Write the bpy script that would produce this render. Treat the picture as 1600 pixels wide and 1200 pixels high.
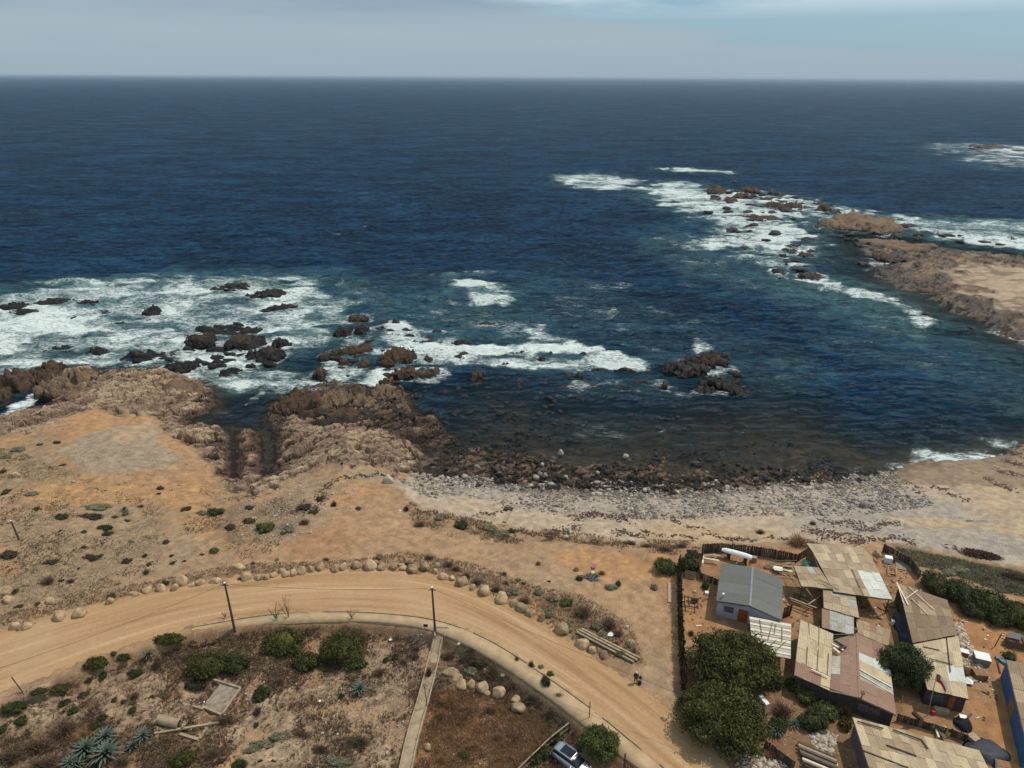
import bpy, bmesh, math, random
import numpy as np
from mathutils import Vector, Matrix
R = math.radians
random.seed(7); rng = np.random.default_rng(7)
for o in list(bpy.data.objects): bpy.data.objects.remove(o)
scene = bpy.context.scene
COL = scene.collection

# ------------------------------------------------------------------ camera
CAM_Z = 70.0; F = 1090.0; PITCH = math.atan(480/F); ROLL = R(0.21)
fw = np.array([0, math.cos(PITCH), -math.sin(PITCH)])
rt0 = np.array([1.0, 0, 0]); up0 = np.cross(rt0, fw)
rt = math.cos(ROLL)*rt0 + math.sin(ROLL)*up0
up = -math.sin(ROLL)*rt0 + math.cos(ROLL)*up0
cd = bpy.data.cameras.new('camera'); cam = bpy.data.objects.new('camera', cd); COL.objects.link(cam)
cd.lens = 36*F/1600; cd.sensor_width = 36; cd.clip_start = 0.5; cd.clip_end = 90000
m = Matrix(((rt[0], up[0], -fw[0], 0), (rt[1], up[1], -fw[1], 0), (rt[2], up[2], -fw[2], CAM_Z), (0, 0, 0, 1)))
cam.matrix_world = m
scene.camera = cam

# ------------------------------------------------------------------ light
SUN_EL = R(58); SUN_AZ = math.atan2(0.46, 0.89)      # direction towards the sun, from +X counter-clockwise
sd = bpy.data.lights.new('sun', 'SUN'); sun = bpy.data.objects.new('sun', sd); COL.objects.link(sun)
sd.energy = 3.1; sd.angle = R(0.6); sd.color = (1.0, 0.94, 0.84)
sv = Vector((math.cos(SUN_EL)*math.cos(SUN_AZ), math.cos(SUN_EL)*math.sin(SUN_AZ), math.sin(SUN_EL)))
sun.rotation_euler = sv.to_track_quat('Z', 'Y').to_euler()
sun.location = (0, 0, 120)
world = bpy.data.worlds.new('World'); scene.world = world; world.use_nodes = True
wn = world.node_tree.nodes; wl = world.node_tree.links; wn.clear()
def N(t, nodes=None, **kw):
    n = nodes.new(t)
    for k, v in kw.items(): setattr(n, k, v)
    return n
wo = N('ShaderNodeOutputWorld', wn); bg = N('ShaderNodeBackground', wn)
sky = N('ShaderNodeTexSky', wn, sky_type='NISHITA', sun_disc=False)
sky.sun_elevation = SUN_EL; sky.sun_rotation = math.pi/2 - SUN_AZ
sky.air_density = 1.0; sky.dust_density = 1.5; sky.ozone_density = 1.5; sky.altitude = 60
bg.inputs[1].default_value = 0.075
geo = N('ShaderNodeTexCoord', wn); sep = N('ShaderNodeSeparateXYZ', wn); wl.new(geo.outputs['Generated'], sep.inputs[0])
# cloud deck: streaky noise on the direction, coverage falls away to the upper right
mp = N('ShaderNodeMapping', wn); mp.inputs['Scale'].default_value = (1.3, 1.3, 13.0); mp.inputs['Rotation'].default_value = (0, R(0.6), 0)
wl.new(geo.outputs['Generated'], mp.inputs[0])
cn = N('ShaderNodeTexNoise', wn); cn.inputs['Scale'].default_value = 2.6; cn.inputs['Detail'].default_value = 7; cn.inputs['Roughness'].default_value = 0.52; cn.inputs['Distortion'].default_value = 0.25
wl.new(mp.outputs[0], cn.inputs[0])
def wmath(op, a, b=None, c=None, clamp=False):
    n = N('ShaderNodeMath', wn, operation=op); n.use_clamp = clamp
    for i, v in enumerate((a, b, c)):
        if v is None: continue
        if isinstance(v, (int, float)): n.inputs[i].default_value = v
        else: wl.new(v, n.inputs[i])
    return n.outputs[0]
def wramp(sock, pts, interp='EASE'):
    r = N('ShaderNodeValToRGB', wn); r.color_ramp.interpolation = interp
    e = r.color_ramp.elements
    while len(e) < len(pts): e.new(0.5)
    for i, (p, c) in enumerate(pts):
        e[i].position = p; e[i].color = (*c, 1) if len(c) == 3 else c
    wl.new(sock, r.inputs[0]); return r.outputs[0]
z = sep.outputs[2]; x = sep.outputs[0]
# deck coverage: 1 near the horizon; its upper edge slopes down to the right
edge = wmath('MULTIPLY_ADD', x, -0.125, 0.082)
edge = wmath('ADD', edge, wmath('MULTIPLY_ADD', cn.outputs[0], 0.09, -0.045))
cov = wmath('MULTIPLY_ADD', wmath('SUBTRACT', edge, z), 60.0, 0.5, clamp=True)
# higher broken cloud
mp2 = N('ShaderNodeMapping', wn); mp2.inputs['Scale'].default_value = (1.6, 1.6, 9.0); mp2.inputs['Location'].default_value = (3.1, 0.4, 0.2)
wl.new(geo.outputs['Generated'], mp2.inputs[0])
cn2 = N('ShaderNodeTexNoise', wn); cn2.inputs['Scale'].default_value = 2.0; cn2.inputs['Detail'].default_value = 8; cn2.inputs['Roughness'].default_value = 0.55
wl.new(mp2.outputs[0], cn2.inputs[0])
cov2 = wmath('MULTIPLY', wmath('MULTIPLY_ADD', cn2.outputs[0], 7.0, -3.2, clamp=True), wmath('MULTIPLY_ADD', z, 24.0, -1.55, clamp=True))
deck = wramp(wmath('MULTIPLY_ADD', z, 8.0, wmath('MULTIPLY_ADD', cn.outputs[0], 0.5, -0.25)), [(0.0, (4.48, 5.78, 6.73)), (0.4, (5.07, 6.31, 7.08)), (1.0, (3.07, 4.60, 6.25))])
def wmix(f, a, b):
    n = N('ShaderNodeMix', wn, data_type='RGBA'); 
    wl.new(f, n.inputs['Factor']) if not isinstance(f, float) else setattr(n.inputs['Factor'], 'default_value', f)
    for s, v in (('A', a), ('B', b)):
        sk = [i for i in n.inputs if i.name == s and i.type == 'RGBA'][0]
        if isinstance(v, tuple): sk.default_value = (*v, 1)
        else: wl.new(v, sk)
    return [o_ for o_ in n.outputs if o_.type == 'RGBA'][0]
skyb = wmix(0.6, sky.outputs[0], (3.78, 6.96, 9.44))
c1 = wmix(cov2, skyb, (10.15, 11.09, 11.56))
c2 = wmix(cov, c1, deck)
wl.new(c2, bg.inputs[0]); wl.new(bg.outputs[0], wo.inputs[0])
vs = scene.view_settings; vs.view_transform = 'Standard'; vs.look = 'None'; vs.exposure = 0.0; vs.gamma = 1.0; vs.use_curve_mapping = False
scene.cycles.max_bounces = 5; scene.cycles.diffuse_bounces = 2; scene.cycles.glossy_bounces = 2; scene.cycles.transparent_max_bounces = 10

# ------------------------------------------------------------------ projection helpers (turn a sight line into a place on the ground)
def ray(px, py):
    d = fw*F + (px-800)*rt - (py-600)*up
    return d/np.linalg.norm(d)
def P(px, py, z=0.0):
    d = ray(px, py); t = (z-CAM_Z)/d[2]
    return np.array([d[0]*t, d[1]*t, z])
def ppm(p):      # photo pixels per metre at a point
    return F/float(np.dot(np.asarray(p, float)-np.array([0, 0, CAM_Z]), fw))

# ------------------------------------------------------------------ numpy noise
def _hash(i, j, s):
    h = (i.astype(np.int64)*374761393 + j.astype(np.int64)*668265263 + s*974634777) & 0x7fffffff
    h = ((h ^ (h >> 13))*1274126177) & 0x7fffffff
    h = (h ^ (h >> 16)) & 0xffff
    return h/65535.0
def vnoise(x, y, s=0):
    i = np.floor(x); j = np.floor(y); fx = x-i; fy = y-j
    fx = fx*fx*(3-2*fx); fy = fy*fy*(3-2*fy)
    a = _hash(i, j, s); b = _hash(i+1, j, s); c = _hash(i, j+1, s); d = _hash(i+1, j+1, s)
    return a+(b-a)*fx+(c-a)*fy+(a-b-c+d)*fx*fy
def fbm(x, y, s=0, oct=4, lac=2.1, g=0.5):
    v = 0; a = 1; t = 0
    for k in range(oct):
        v = v+a*vnoise(x, y, s+k*17); t += a; a *= g; x = x*lac+3.7; y = y*lac-1.3
    return v/t
def ridged(x, y, s=0, oct=4):
    v = 0; a = 1; t = 0
    for k in range(oct):
        v = v+a*(1-np.abs(2*vnoise(x, y, s+k*13)-1)); t += a; a *= 0.5; x = x*2.15+1.7; y = y*2.15+9.2
    return v/t
def worley(x, y, s=0):
    ix = np.floor(x); iy = np.floor(y); f1 = np.full(x.shape, 9.0); f2 = np.full(x.shape, 9.0); idv = np.zeros(x.shape)
    for dx in (-1, 0, 1):
        for dy in (-1, 0, 1):
            cx, cy = ix+dx, iy+dy; px_ = cx+_hash(cx, cy, s); py_ = cy+_hash(cx, cy, s+1); d_ = np.hypot(px_-x, py_-y); h_ = _hash(cx, cy, s+2)
            m_ = d_ < f1; f2 = np.where(m_, f1, np.minimum(f2, d_)); idv = np.where(m_, h_, idv); f1 = np.where(m_, d_, f1)
    return idv, f2-f1
def sstep(a, b, x):
    t = np.clip((x-a)/(b-a), 0, 1); return t*t*(3-2*t)

def sdf_poly(X, Y, poly):      # >0 inside
    poly = np.asarray(poly, float)[:, :2]; n = len(poly)
    d2 = np.full(X.shape, 1e18); ins = np.zeros(X.shape, bool)
    for i in range(n):
        a = poly[i]; b = poly[(i+1) % n]; e = b-a
        wx = X-a[0]; wy = Y-a[1]; L = e[0]**2+e[1]**2
        if L < 1e-12: continue
        t = np.clip((wx*e[0]+wy*e[1])/L, 0, 1)
        d2 = np.minimum(d2, (wx-t*e[0])**2+(wy-t*e[1])**2)
        c = ((a[1] <= Y) & (b[1] > Y)) | ((b[1] <= Y) & (a[1] > Y))
        if a[1] != b[1]:
            xi = a[0]+(Y-a[1])/(b[1]-a[1])*e[0]
            ins ^= (c & (X < xi))
    return np.where(ins, 1, -1)*np.sqrt(d2)
def dist_line(X, Y, pts):
    d2 = np.full(X.shape, 1e18)
    for a, b in zip(pts[:-1], pts[1:]):
        a = np.asarray(a[:2], float); b = np.asarray(b[:2], float); e = b-a; L = (e**2).sum()
        wx = X-a[0]; wy = Y-a[1]; t = np.clip((wx*e[0]+wy*e[1])/max(L, 1e-9), 0, 1)
        d2 = np.minimum(d2, (wx-t*e[0])**2+(wy-t*e[1])**2)
    return np.sqrt(d2)
def axis(lo, hi, step, far_lo, far_hi, g=1.25):
    a = list(np.arange(lo, hi+1e-6, step)); s = step
    while a[-1] < far_hi: s *= g; a.append(a[-1]+s)
    s = step; b = []
    c = lo
    while c > far_lo: s *= g; c -= s; b.append(c)
    return np.array(b[::-1]+a)
class Field:       # a height field on a rectilinear grid
    def __init__(s, xs, ys): s.xs, s.ys = xs, ys; s.X, s.Y = np.meshgrid(xs, ys)
    def at(s, x, y, A=None):
        A = s.Z if A is None else A
        x = np.asarray(x, float); y = np.asarray(y, float)
        i = np.clip(np.searchsorted(s.xs, x)-1, 0, len(s.xs)-2); j = np.clip(np.searchsorted(s.ys, y)-1, 0, len(s.ys)-2)
        u = np.clip((x-s.xs[i])/(s.xs[i+1]-s.xs[i]), 0, 1); v = np.clip((y-s.ys[j])/(s.ys[j+1]-s.ys[j]), 0, 1)
        return A[j, i]*(1-u)*(1-v)+A[j, i+1]*u*(1-v)+A[j+1, i]*(1-u)*v+A[j+1, i+1]*u*v
def coarse_sdf(fl, poly, step=3):
    xs = fl.xs[::step]; ys = fl.ys[::step]
    if xs[-1] != fl.xs[-1]: xs = np.append(xs, fl.xs[-1])
    if ys[-1] != fl.ys[-1]: ys = np.append(ys, fl.ys[-1])
    c = Field(xs, ys); c.Z = sdf_poly(c.X, c.Y, poly); return c.at(fl.X, fl.Y)

# ------------------------------------------------------------------ materials
def new_mat(name):
    mt = bpy.data.materials.new(name); mt.use_nodes = True
    return mt, mt.node_tree.nodes, mt.node_tree.links, mt.node_tree.nodes['Principled BSDF']
class G_:      # little node helper
    def __init__(s, nodes, links): s.n, s.l = nodes, links
    def put(s, sock, v):
        if isinstance(v, (int, float)): sock.default_value = v
        elif isinstance(v, (tuple, list)): sock.default_value = tuple(v)+((1,) if sock.type == 'RGBA' and len(v) == 3 else ())
        else: s.l.new(v, sock)
    def math(s, op, a, b=None, c=None, clamp=False):
        n = s.n.new('ShaderNodeMath'); n.operation = op; n.use_clamp = clamp
        for i, v in enumerate((a, b, c)):
            if v is not None: s.put(n.inputs[i], v)
        return n.outputs[0]
    def noise(s, vec, scale, detail=4, rough=0.55, dist=0.0, out=0):
        n = s.n.new('ShaderNodeTexNoise'); s.l.new(vec, n.inputs['Vector'])
        n.inputs['Scale'].default_value = scale; n.inputs['Detail'].default_value = detail; n.inputs['Roughness'].default_value = rough; n.inputs['Distortion'].default_value = dist
        return n.outputs[out]
    def vor(s, vec, scale, feature='F1', out='Distance', rand=1.0):
        n = s.n.new('ShaderNodeTexVoronoi'); n.feature = feature; s.l.new(vec, n.inputs['Vector']); n.inputs['Scale'].default_value = scale; n.inputs['Randomness'].default_value = rand
        return n.outputs[out]
    def map(s, vec, scale=(1, 1, 1), rot=(0, 0, 0), loc=(0, 0, 0)):
        n = s.n.new('ShaderNodeMapping'); s.l.new(vec, n.inputs[0]); n.inputs['Scale'].default_value = scale; n.inputs['Rotation'].default_value = rot; n.inputs['Location'].default_value = loc
        return n.outputs[0]
    def mix(s, f, a, b, mode='MIX'):
        n = s.n.new('ShaderNodeMix'); n.data_type = 'RGBA'; n.blend_type = mode
        s.put(n.inputs[0], f)
        ci = [i for i in n.inputs if i.type == 'RGBA']; s.put(ci[0], a); s.put(ci[1], b)
        return [o_ for o_ in n.outputs if o_.type == 'RGBA'][0]
    def ramp(s, f, pts, interp='LINEAR'):
        r = s.n.new('ShaderNodeValToRGB'); r.color_ramp.interpolation = interp; e = r.color_ramp.elements
        while len(e) < len(pts): e.new(0.5)
        for i, (p, c) in enumerate(pts): e[i].position = p; e[i].color = (*c, 1) if isinstance(c, tuple) else (c, c, c, 1)
        s.l.new(f, r.inputs[0]); return r.outputs[0]
    def bump(s, h, strength=0.5, dist=0.1, normal=None):
        b = s.n.new('ShaderNodeBump'); b.inputs['Strength'].default_value = strength; b.inputs['Distance'].default_value = dist
        s.l.new(h, b.inputs['Height'])
        if normal is not None: s.l.new(normal, b.inputs['Normal'])
        return b.outputs[0]
    def coord(s, w='Object'): return s.n.new('ShaderNodeTexCoord').outputs[w]
    def pos(s): return s.n.new('ShaderNodeNewGeometry').outputs['Position']
    def attr(s, name, out='Fac'):
        n = s.n.new('ShaderNodeAttribute'); n.attribute_name = name; return n.outputs[out]
    def orand(s): return s.n.new('ShaderNodeObjectInfo').outputs['Random']
    def island(s): return s.n.new('ShaderNodeNewGeometry').outputs['Random Per Island']
def simple(name, col, rough=0.8, var=0.25, scale=3.0, bump=0.3, bdist=0.02, metal=0.0, island=0.0, obj=0.0, col2=None, spec=0.3):
    mt, n, l, b = new_mat(name); g = G_(n, l); v = g.pos()
    a = g.noise(v, scale, 5, 0.6)
    c2 = col2 if col2 else tuple(c*(1-var*1.4) for c in col)
    f = g.math('MULTIPLY_ADD', a, 2.4, -0.7, clamp=True)
    c = g.mix(f, c2, tuple(min(1, c*(1+var*0.4)) for c in col))
    if island: c = g.mix(1.0, c, g.ramp(g.island(), [(0, 1-island), (1, 1+island*0.6)]), 'MULTIPLY')
    if obj: c = g.mix(1.0, c, g.ramp(g.orand(), [(0, 1-obj), (1, 1.0+obj*0.5)]), 'MULTIPLY')
    l.new(c, b.inputs['Base Color']); b.inputs['Roughness'].default_value = rough; b.inputs['Metallic'].default_value = metal
    b.inputs['Specular IOR Level'].default_value = spec
    if bump: l.new(g.bump(g.noise(v, scale*4, 4, 0.6), bump, bdist), b.inputs['Normal'])
    return mt
MAT = {}

# terrain: colour comes from the ground cover of each place (attribute), grain and relief from noise
def terrain_mat():
    mt, n, l, b = new_mat('ground_soil_and_rock'); g = G_(n, l); v = g.pos()
    col = g.attr('cover', 'Color'); rock = g.attr('rocky'); peb = g.attr('pebbly'); wet = g.attr('wet'); veg = g.attr('scrubby')
    n1 = g.noise(v, 0.55, 6, 0.65); n2 = g.noise(v, 3.2, 5, 0.7); n3 = g.noise(v, 14.0, 3, 0.6)
    k = g.math('ADD', g.math('MULTIPLY', n1, 0.55), g.math('MULTIPLY', n2, 0.75))
    k = g.math('ADD', k, g.math('MULTIPLY', n3, 0.5))            # about 0.9 mean
    k = g.math('MULTIPLY_ADD', g.math('SUBTRACT', k, 0.9), 1.25, 1.0)
    cmb = n.new('ShaderNodeCombineColor'); l.new(k, cmb.inputs[0]); l.new(k, cmb.inputs[1]); l.new(k, cmb.inputs[2])
    c = g.mix(1.0, col, cmb.outputs[0], 'MULTIPLY')
    c = g.mix(g.math('MULTIPLY_ADD', g.noise(v, 0.85, 6, 0.75), 3.0, -1.6, clamp=True), c, g.mix(1.0, c, (0.62, 0.60, 0.60), 'MULTIPLY'))
    # warm and pale mottles
    c = g.mix(g.math('MULTIPLY', g.math('MULTIPLY_ADD', g.noise(v, 0.16, 5, 0.6), 3.0, -1.55, clamp=True), 0.25), c, g.mix(1.0, c, (1.12, 0.88, 0.68), 'MULTIPLY'))
    # rock strata: veins along the dip direction
    sv_ = g.map(v, (0.35, 1.7, 1.0), (0, 0, R(-32)))
    st = g.noise(sv_, 1.3, 7, 0.68, 0.8)
    strat = g.ramp(st, [(0.30, 0.42), (0.47, 0.95), (0.62, 1.05), (0.78, 1.4)])
    c = g.mix(g.math('MULTIPLY', rock, 0.8), c, g.mix(1.0, c, strat, 'MULTIPLY'))
    crack = g.math('MULTIPLY_ADD', g.vor(g.map(v, (0.5, 1.1, 1.0), (0, 0, R(-30))), 0.9, 'DISTANCE_TO_EDGE'), 9.0, 0.25, clamp=True)
    # grit: single pale and dark stones
    pv = g.vor(v, 3.4, 'F1'); pc = g.vor(v, 3.4, 'F1', 'Color')
    stone = g.math('MULTIPLY', g.math('SUBTRACT', 1.0, g.math('MULTIPLY_ADD', pv, 9.0, -2.2, clamp=True)), peb)
    sc = n.new('ShaderNodeSeparateColor'); l.new(pc, sc.inputs[0])
    sel = g.math('GREATER_THAN', sc.outputs[0], 0.45)
    stc = g.ramp(sc.outputs[1], [(0, (0.10, 0.085, 0.075)), (0.35, (0.26, 0.22, 0.19)), (1, (0.50, 0.44, 0.37))])
    c = g.mix(g.math('MULTIPLY', g.math('MULTIPLY', stone, sel), 0.75), c, stc)
    # litter and low dead growth
    tv = g.noise(v, 5.5, 5, 0.75)
    c = g.mix(g.math('MULTIPLY', g.math('MULTIPLY_ADD', tv, 7.0, -3.7, clamp=True), g.math('MULTIPLY', veg, 0.7)), c, (0.07, 0.045, 0.028))
    # wet band
    c = g.mix(wet, c, g.mix(1.0, c, (0.27, 0.22, 0.20), 'MULTIPLY'))
    l.new(c, b.inputs['Base Color'])
    l.new(g.math('MULTIPLY_ADD', wet, -0.45, 0.93), b.inputs['Roughness'])
    b.inputs['Specular IOR Level'].default_value = 0.25
    h = g.math('ADD', g.math('MULTIPLY', n2, 0.5), g.math('MULTIPLY', n3, 0.25))
    h = g.math('ADD', h, g.math('MULTIPLY', stone, 0.5))
    b1 = g.bump(h, 0.55, 0.12)
    hr = g.math('MULTIPLY', g.math('ADD', g.math('MULTIPLY', st, 2.2), g.math('MULTIPLY', crack, 0.35)), rock)
    l.new(g.bump(hr, 0.7, 0.22, b1), b.inputs['Normal'])
    return mt
MAT['terrain'] = terrain_mat()

def rock_mat(name, dry, dark, wet_top, pale=(0.36, 0.27, 0.18)):
    mt, n, l, b = new_mat(name); g = G_(n, l); v = g.pos()
    st = g.noise(g.map(v, (0.5, 1.6, 1.2), (0, 0, R(-32))), 1.1, 7, 0.68, 0.6)
    c = g.ramp(st, [(0.28, tuple(q*0.45 for q in dry)), (0.48, dry), (0.62, tuple(q*1.15 for q in dry)), (0.8, pale)])
    sepp = n.new('ShaderNodeSeparateXYZ'); l.new(v, sepp.inputs[0])
    zz = g.math('ADD', sepp.outputs[2], g.math('MULTIPLY', g.math('SUBTRACT', g.noise(v, 1.4, 4), 0.5), 1.4))
    w = g.math('MULTIPLY_ADD', zz, -2.2, 1+wet_top*2.2, clamp=True)
    dk = g.ramp(g.noise(v, 2.6, 5, 0.7), [(0.3, tuple(q*0.5 for q in dark)), (0.7, tuple(q*1.7 for q in dark))])
    c = g.mix(w, c, dk)
    l.new(c, b.inputs['Base Color']); l.new(g.math('MULTIPLY_ADD', w, -0.4, 0.92), b.inputs['Roughness'])
    b.inputs['Specular IOR Level'].default_value = 0.3
    hh = g.math('ADD', g.math('MULTIPLY', st, 3.0), g.math('MULTIPLY', g.noise(v, 7.0, 4, 0.65), 0.35))
    l.new(g.bump(hh, 0.9, 0.3), b.inputs['Normal'])
    return mt
MAT['sea_rock_dark'] = rock_mat('wet_black_rock', (0.075, 0.045, 0.030), (0.013, 0.010, 0.009), 1.9, (0.15, 0.095, 0.065))
MAT['sea_rock_tan'] = rock_mat('tan_shore_rock', (0.21, 0.137, 0.085), (0.038, 0.022, 0.014), 0.9, (0.42, 0.31, 0.21))
MAT['shelf_rock'] = rock_mat('brown_algae_rock', (0.10, 0.060, 0.037), (0.026, 0.016, 0.011), 1.0, (0.24, 0.17, 0.11))
MAT['boulder'] = simple('boulder_granite', (0.50, 0.34, 0.19), 0.9, 0.4, 1.6, 0.8, 0.10, obj=0.3)
MAT['stone_pale'] = simple('pale_stone', (0.50, 0.42, 0.32), 0.9, 0.3, 3.0, 0.5, 0.04, obj=0.3)
MAT['stone_beach'] = simple('beach_stone', (0.35, 0.30, 0.245), 0.85, 0.4, 2.0, 0.5, 0.04, obj=0.45, island=0.5)
MAT['stone_white'] = simple('white_stone', (0.48, 0.42, 0.33), 0.85, 0.2, 3.0, 0.4, 0.03)

def road_mat():
    mt, n, l, b = new_mat('packed_dirt'); g = G_(n, l); v = g.pos(); uv = g.coord('UV')
    tr = g.noise(g.map(uv, (0.018, 0.55, 1)), 1.6, 5, 0.6); 
    c = g.ramp(tr, [(0.36, (0.30, 0.170, 0.080)), (0.46, (0.375, 0.222, 0.108)), (0.54, (0.395, 0.238, 0.12)), (0.64, (0.46, 0.30, 0.17))])
    c = g.mix(1.0, c, g.ramp(g.noise(v, 2.2, 6, 0.7), [(0.25, 0.86), (0.75, 1.12)]), 'MULTIPLY')
    c = g.mix(1.0, c, g.ramp(g.noise(v, 12, 4, 0.7), [(0.2, 0.86), (0.8, 1.12)]), 'MULTIPLY')
    c = g.mix(g.math('MULTIPLY', g.math('MULTIPLY_ADD', g.noise(v, 0.1, 4, 0.6), 3.5, -1.7, clamp=True), 0.35), c, (0.50, 0.37, 0.22))
    al = g.attr('edge')
    l.new(c, b.inputs['Base Color']); b.inputs['Roughness'].default_value = 0.95; b.inputs['Specular IOR Level'].default_value = 0.15
    l.new(g.bump(g.math('MULTIPLY', g.noise(v, 5, 5, 0.7), 0.4), 0.3, 0.06), b.inputs['Normal'])
    return mt
MAT['road'] = road_mat()
MAT['concrete'] = simple('old_concrete', (0.37, 0.275, 0.175), 0.9, 0.3, 1.6, 0.4, 0.02)
MAT['concrete_grey'] = simple('grey_concrete', (0.30, 0.24, 0.165), 0.9, 0.35, 2.2, 0.5, 0.03)
MAT['sidewalk'] = simple('dusty_concrete', (0.43, 0.295, 0.17), 0.92, 0.2, 0.9, 0.3, 0.02)
MAT['wood_dark'] = simple('weathered_dark_wood', (0.085, 0.055, 0.038), 0.9, 0.4, 6, 0.4, 0.01, obj=0.35)
MAT['wood_grey'] = simple('weathered_grey_wood', (0.20, 0.155, 0.115), 0.9, 0.35, 6, 0.4, 0.01, obj=0.35)
MAT['wood_tan'] = simple('bleached_wood', (0.42, 0.31, 0.19), 0.85, 0.3, 5, 0.3, 0.01, obj=0.2)
MAT['wood_white'] = simple('pale_new_timber', (0.70, 0.60, 0.44), 0.8, 0.15, 5, 0.2, 0.01)
MAT['pole'] = simple('pole_wood', (0.12, 0.095, 0.07), 0.9, 0.3, 3, 0.4, 0.02)
MAT['white'] = simple('white_paint', (0.78, 0.76, 0.70), 0.6, 0.12, 2, 0.1)
MAT['rust'] = simple('rusted_steel', (0.16, 0.07, 0.04), 0.8, 0.4, 5, 0.4, 0.01)
MAT['black'] = simple('black_cloth', (0.018, 0.017, 0.019), 0.85, 0.3, 3, 0.3)
MAT['tarp'] = simple('black_tarpaulin', (0.045, 0.045, 0.055), 0.6, 0.4, 1.5, 0.7, 0.08)
MAT['navy'] = simple('navy_sheet', (0.035, 0.045, 0.09), 0.6, 0.4, 1.5, 0.7, 0.08)
MAT['green_net'] = simple('green_sheet', (0.05, 0.16, 0.09), 0.7, 0.3, 2, 0.5, 0.04)
MAT['red'] = simple('red_paint', (0.42, 0.03, 0.03), 0.6, 0.2, 3, 0.1)
MAT['yellow'] = simple('yellow_plastic', (0.62, 0.48, 0.05), 0.5, 0.2, 3, 0.1)
MAT['pink'] = simple('pink_cloth', (0.42, 0.13, 0.16), 0.8, 0.3, 3, 0.2)
MAT['cyan'] = simple('turquoise_sheet', (0.05, 0.25, 0.30), 0.6, 0.3, 3, 0.1)
MAT['blue'] = simple('blue_painted_boards', (0.035, 0.12, 0.27), 0.7, 0.3, 1.5, 0.4, 0.02)
MAT['cardboard'] = simple('brown_board', (0.28, 0.15, 0.07), 0.9, 0.25, 3, 0.2)
MAT['grey'] = simple('grey_metal', (0.22, 0.23, 0.24), 0.5, 0.2, 3, 0.1, metal=0.3)
MAT['wall_lilac'] = simple('bluish_white_boards', (0.40, 0.40, 0.48), 0.85, 0.2, 1.5, 0.3, 0.01)
MAT['wall_purple'] = simple('dark_mauve_boards', (0.13, 0.09, 0.11), 0.85, 0.3, 1.5, 0.3, 0.01)
MAT['wall_wood'] = simple('brown_plank_wall', (0.17, 0.10, 0.06), 0.9, 0.35, 4, 0.4, 0.02)
MAT['wall_dark'] = simple('dark_plank_wall', (0.07, 0.055, 0.05), 0.9, 0.35, 4, 0.4, 0.02)
MAT['door'] = simple('orange_brown_door', (0.30, 0.09, 0.025), 0.7, 0.25, 4, 0.2)
MAT['glass'] = simple('window_glass', (0.05, 0.07, 0.09), 0.12, 0.1, 2, 0.0, spec=0.6)
MAT['skin'] = simple('skin', (0.35, 0.20, 0.13), 0.6, 0.1, 5, 0.1)
MAT['denim'] = simple('pale_trousers', (0.38, 0.34, 0.30), 0.85, 0.2, 8, 0.2)
MAT['darkcloth'] = simple('dark_clothes', (0.03, 0.022, 0.024), 0.9, 0.3, 8, 0.2)
MAT['hair'] = simple('dark_hair', (0.012, 0.009, 0.008), 0.7, 0.2, 8, 0.2)
MAT['ash'] = simple('grey_ash', (0.20, 0.19, 0.20), 0.95, 0.3, 3, 0.5, 0.05)
def roof_mat(name, col, stain=(0.20, 0.12, 0.06), rough=0.75, metal=0.0, st=0.5):
    mt, n, l, b = new_mat(name); g = G_(n, l); v = g.pos()
    c = g.mix(1.0, col, g.ramp(g.orand(), [(0, 0.84), (1, 1.08)]), 'MULTIPLY')
    s = g.math('MULTIPLY', g.math('MULTIPLY_ADD', g.noise(v, 1.0, 7, 0.72, 0.6), 4.5, -2.2, clamp=True), st)
    c = g.mix(s, c, stain)
    c = g.mix(1.0, c, g.ramp(g.noise(g.map(v, (6, 1, 1), (0, 0, R(15))), 1.6, 4, 0.6), [(0.25, 0.80), (0.75, 1.14)]), 'MULTIPLY')
    l.new(c, b.inputs['Base Color']); b.inputs['Roughness'].default_value = rough; b.inputs['Metallic'].default_value = metal
    b.inputs['Specular IOR Level'].default_value = 0.25
    l.new(g.bump(g.noise(v, 4, 4), 0.3, 0.03), b.inputs['Normal'])
    return mt
MAT['r_tan'] = roof_mat('tan_fibre_cement_sheet', (0.43, 0.32, 0.20))
MAT['r_tan2'] = roof_mat('brown_fibre_cement_sheet', (0.36, 0.255, 0.155))
MAT['r_cream'] = roof_mat('cream_sheet', (0.52, 0.405, 0.25), st=0.35)
MAT['r_white'] = roof_mat('white_sheet', (0.62, 0.60, 0.52), (0.35, 0.28, 0.2), st=0.35)
MAT['r_greyw'] = roof_mat('weathered_zinc_sheet', (0.42, 0.40, 0.34), (0.28, 0.16, 0.08), st=0.8)
MAT['r_red'] = roof_mat('rusted_red_sheet', (0.30, 0.175, 0.12), (0.20, 0.11, 0.07))
MAT['r_brown'] = roof_mat('dull_brown_sheet', (0.25, 0.17, 0.105), (0.17, 0.10, 0.05))
MAT['r_grey'] = roof_mat('dark_grey_sheet', (0.150, 0.145, 0.128), (0.12, 0.115, 0.10), st=0.3)

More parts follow.
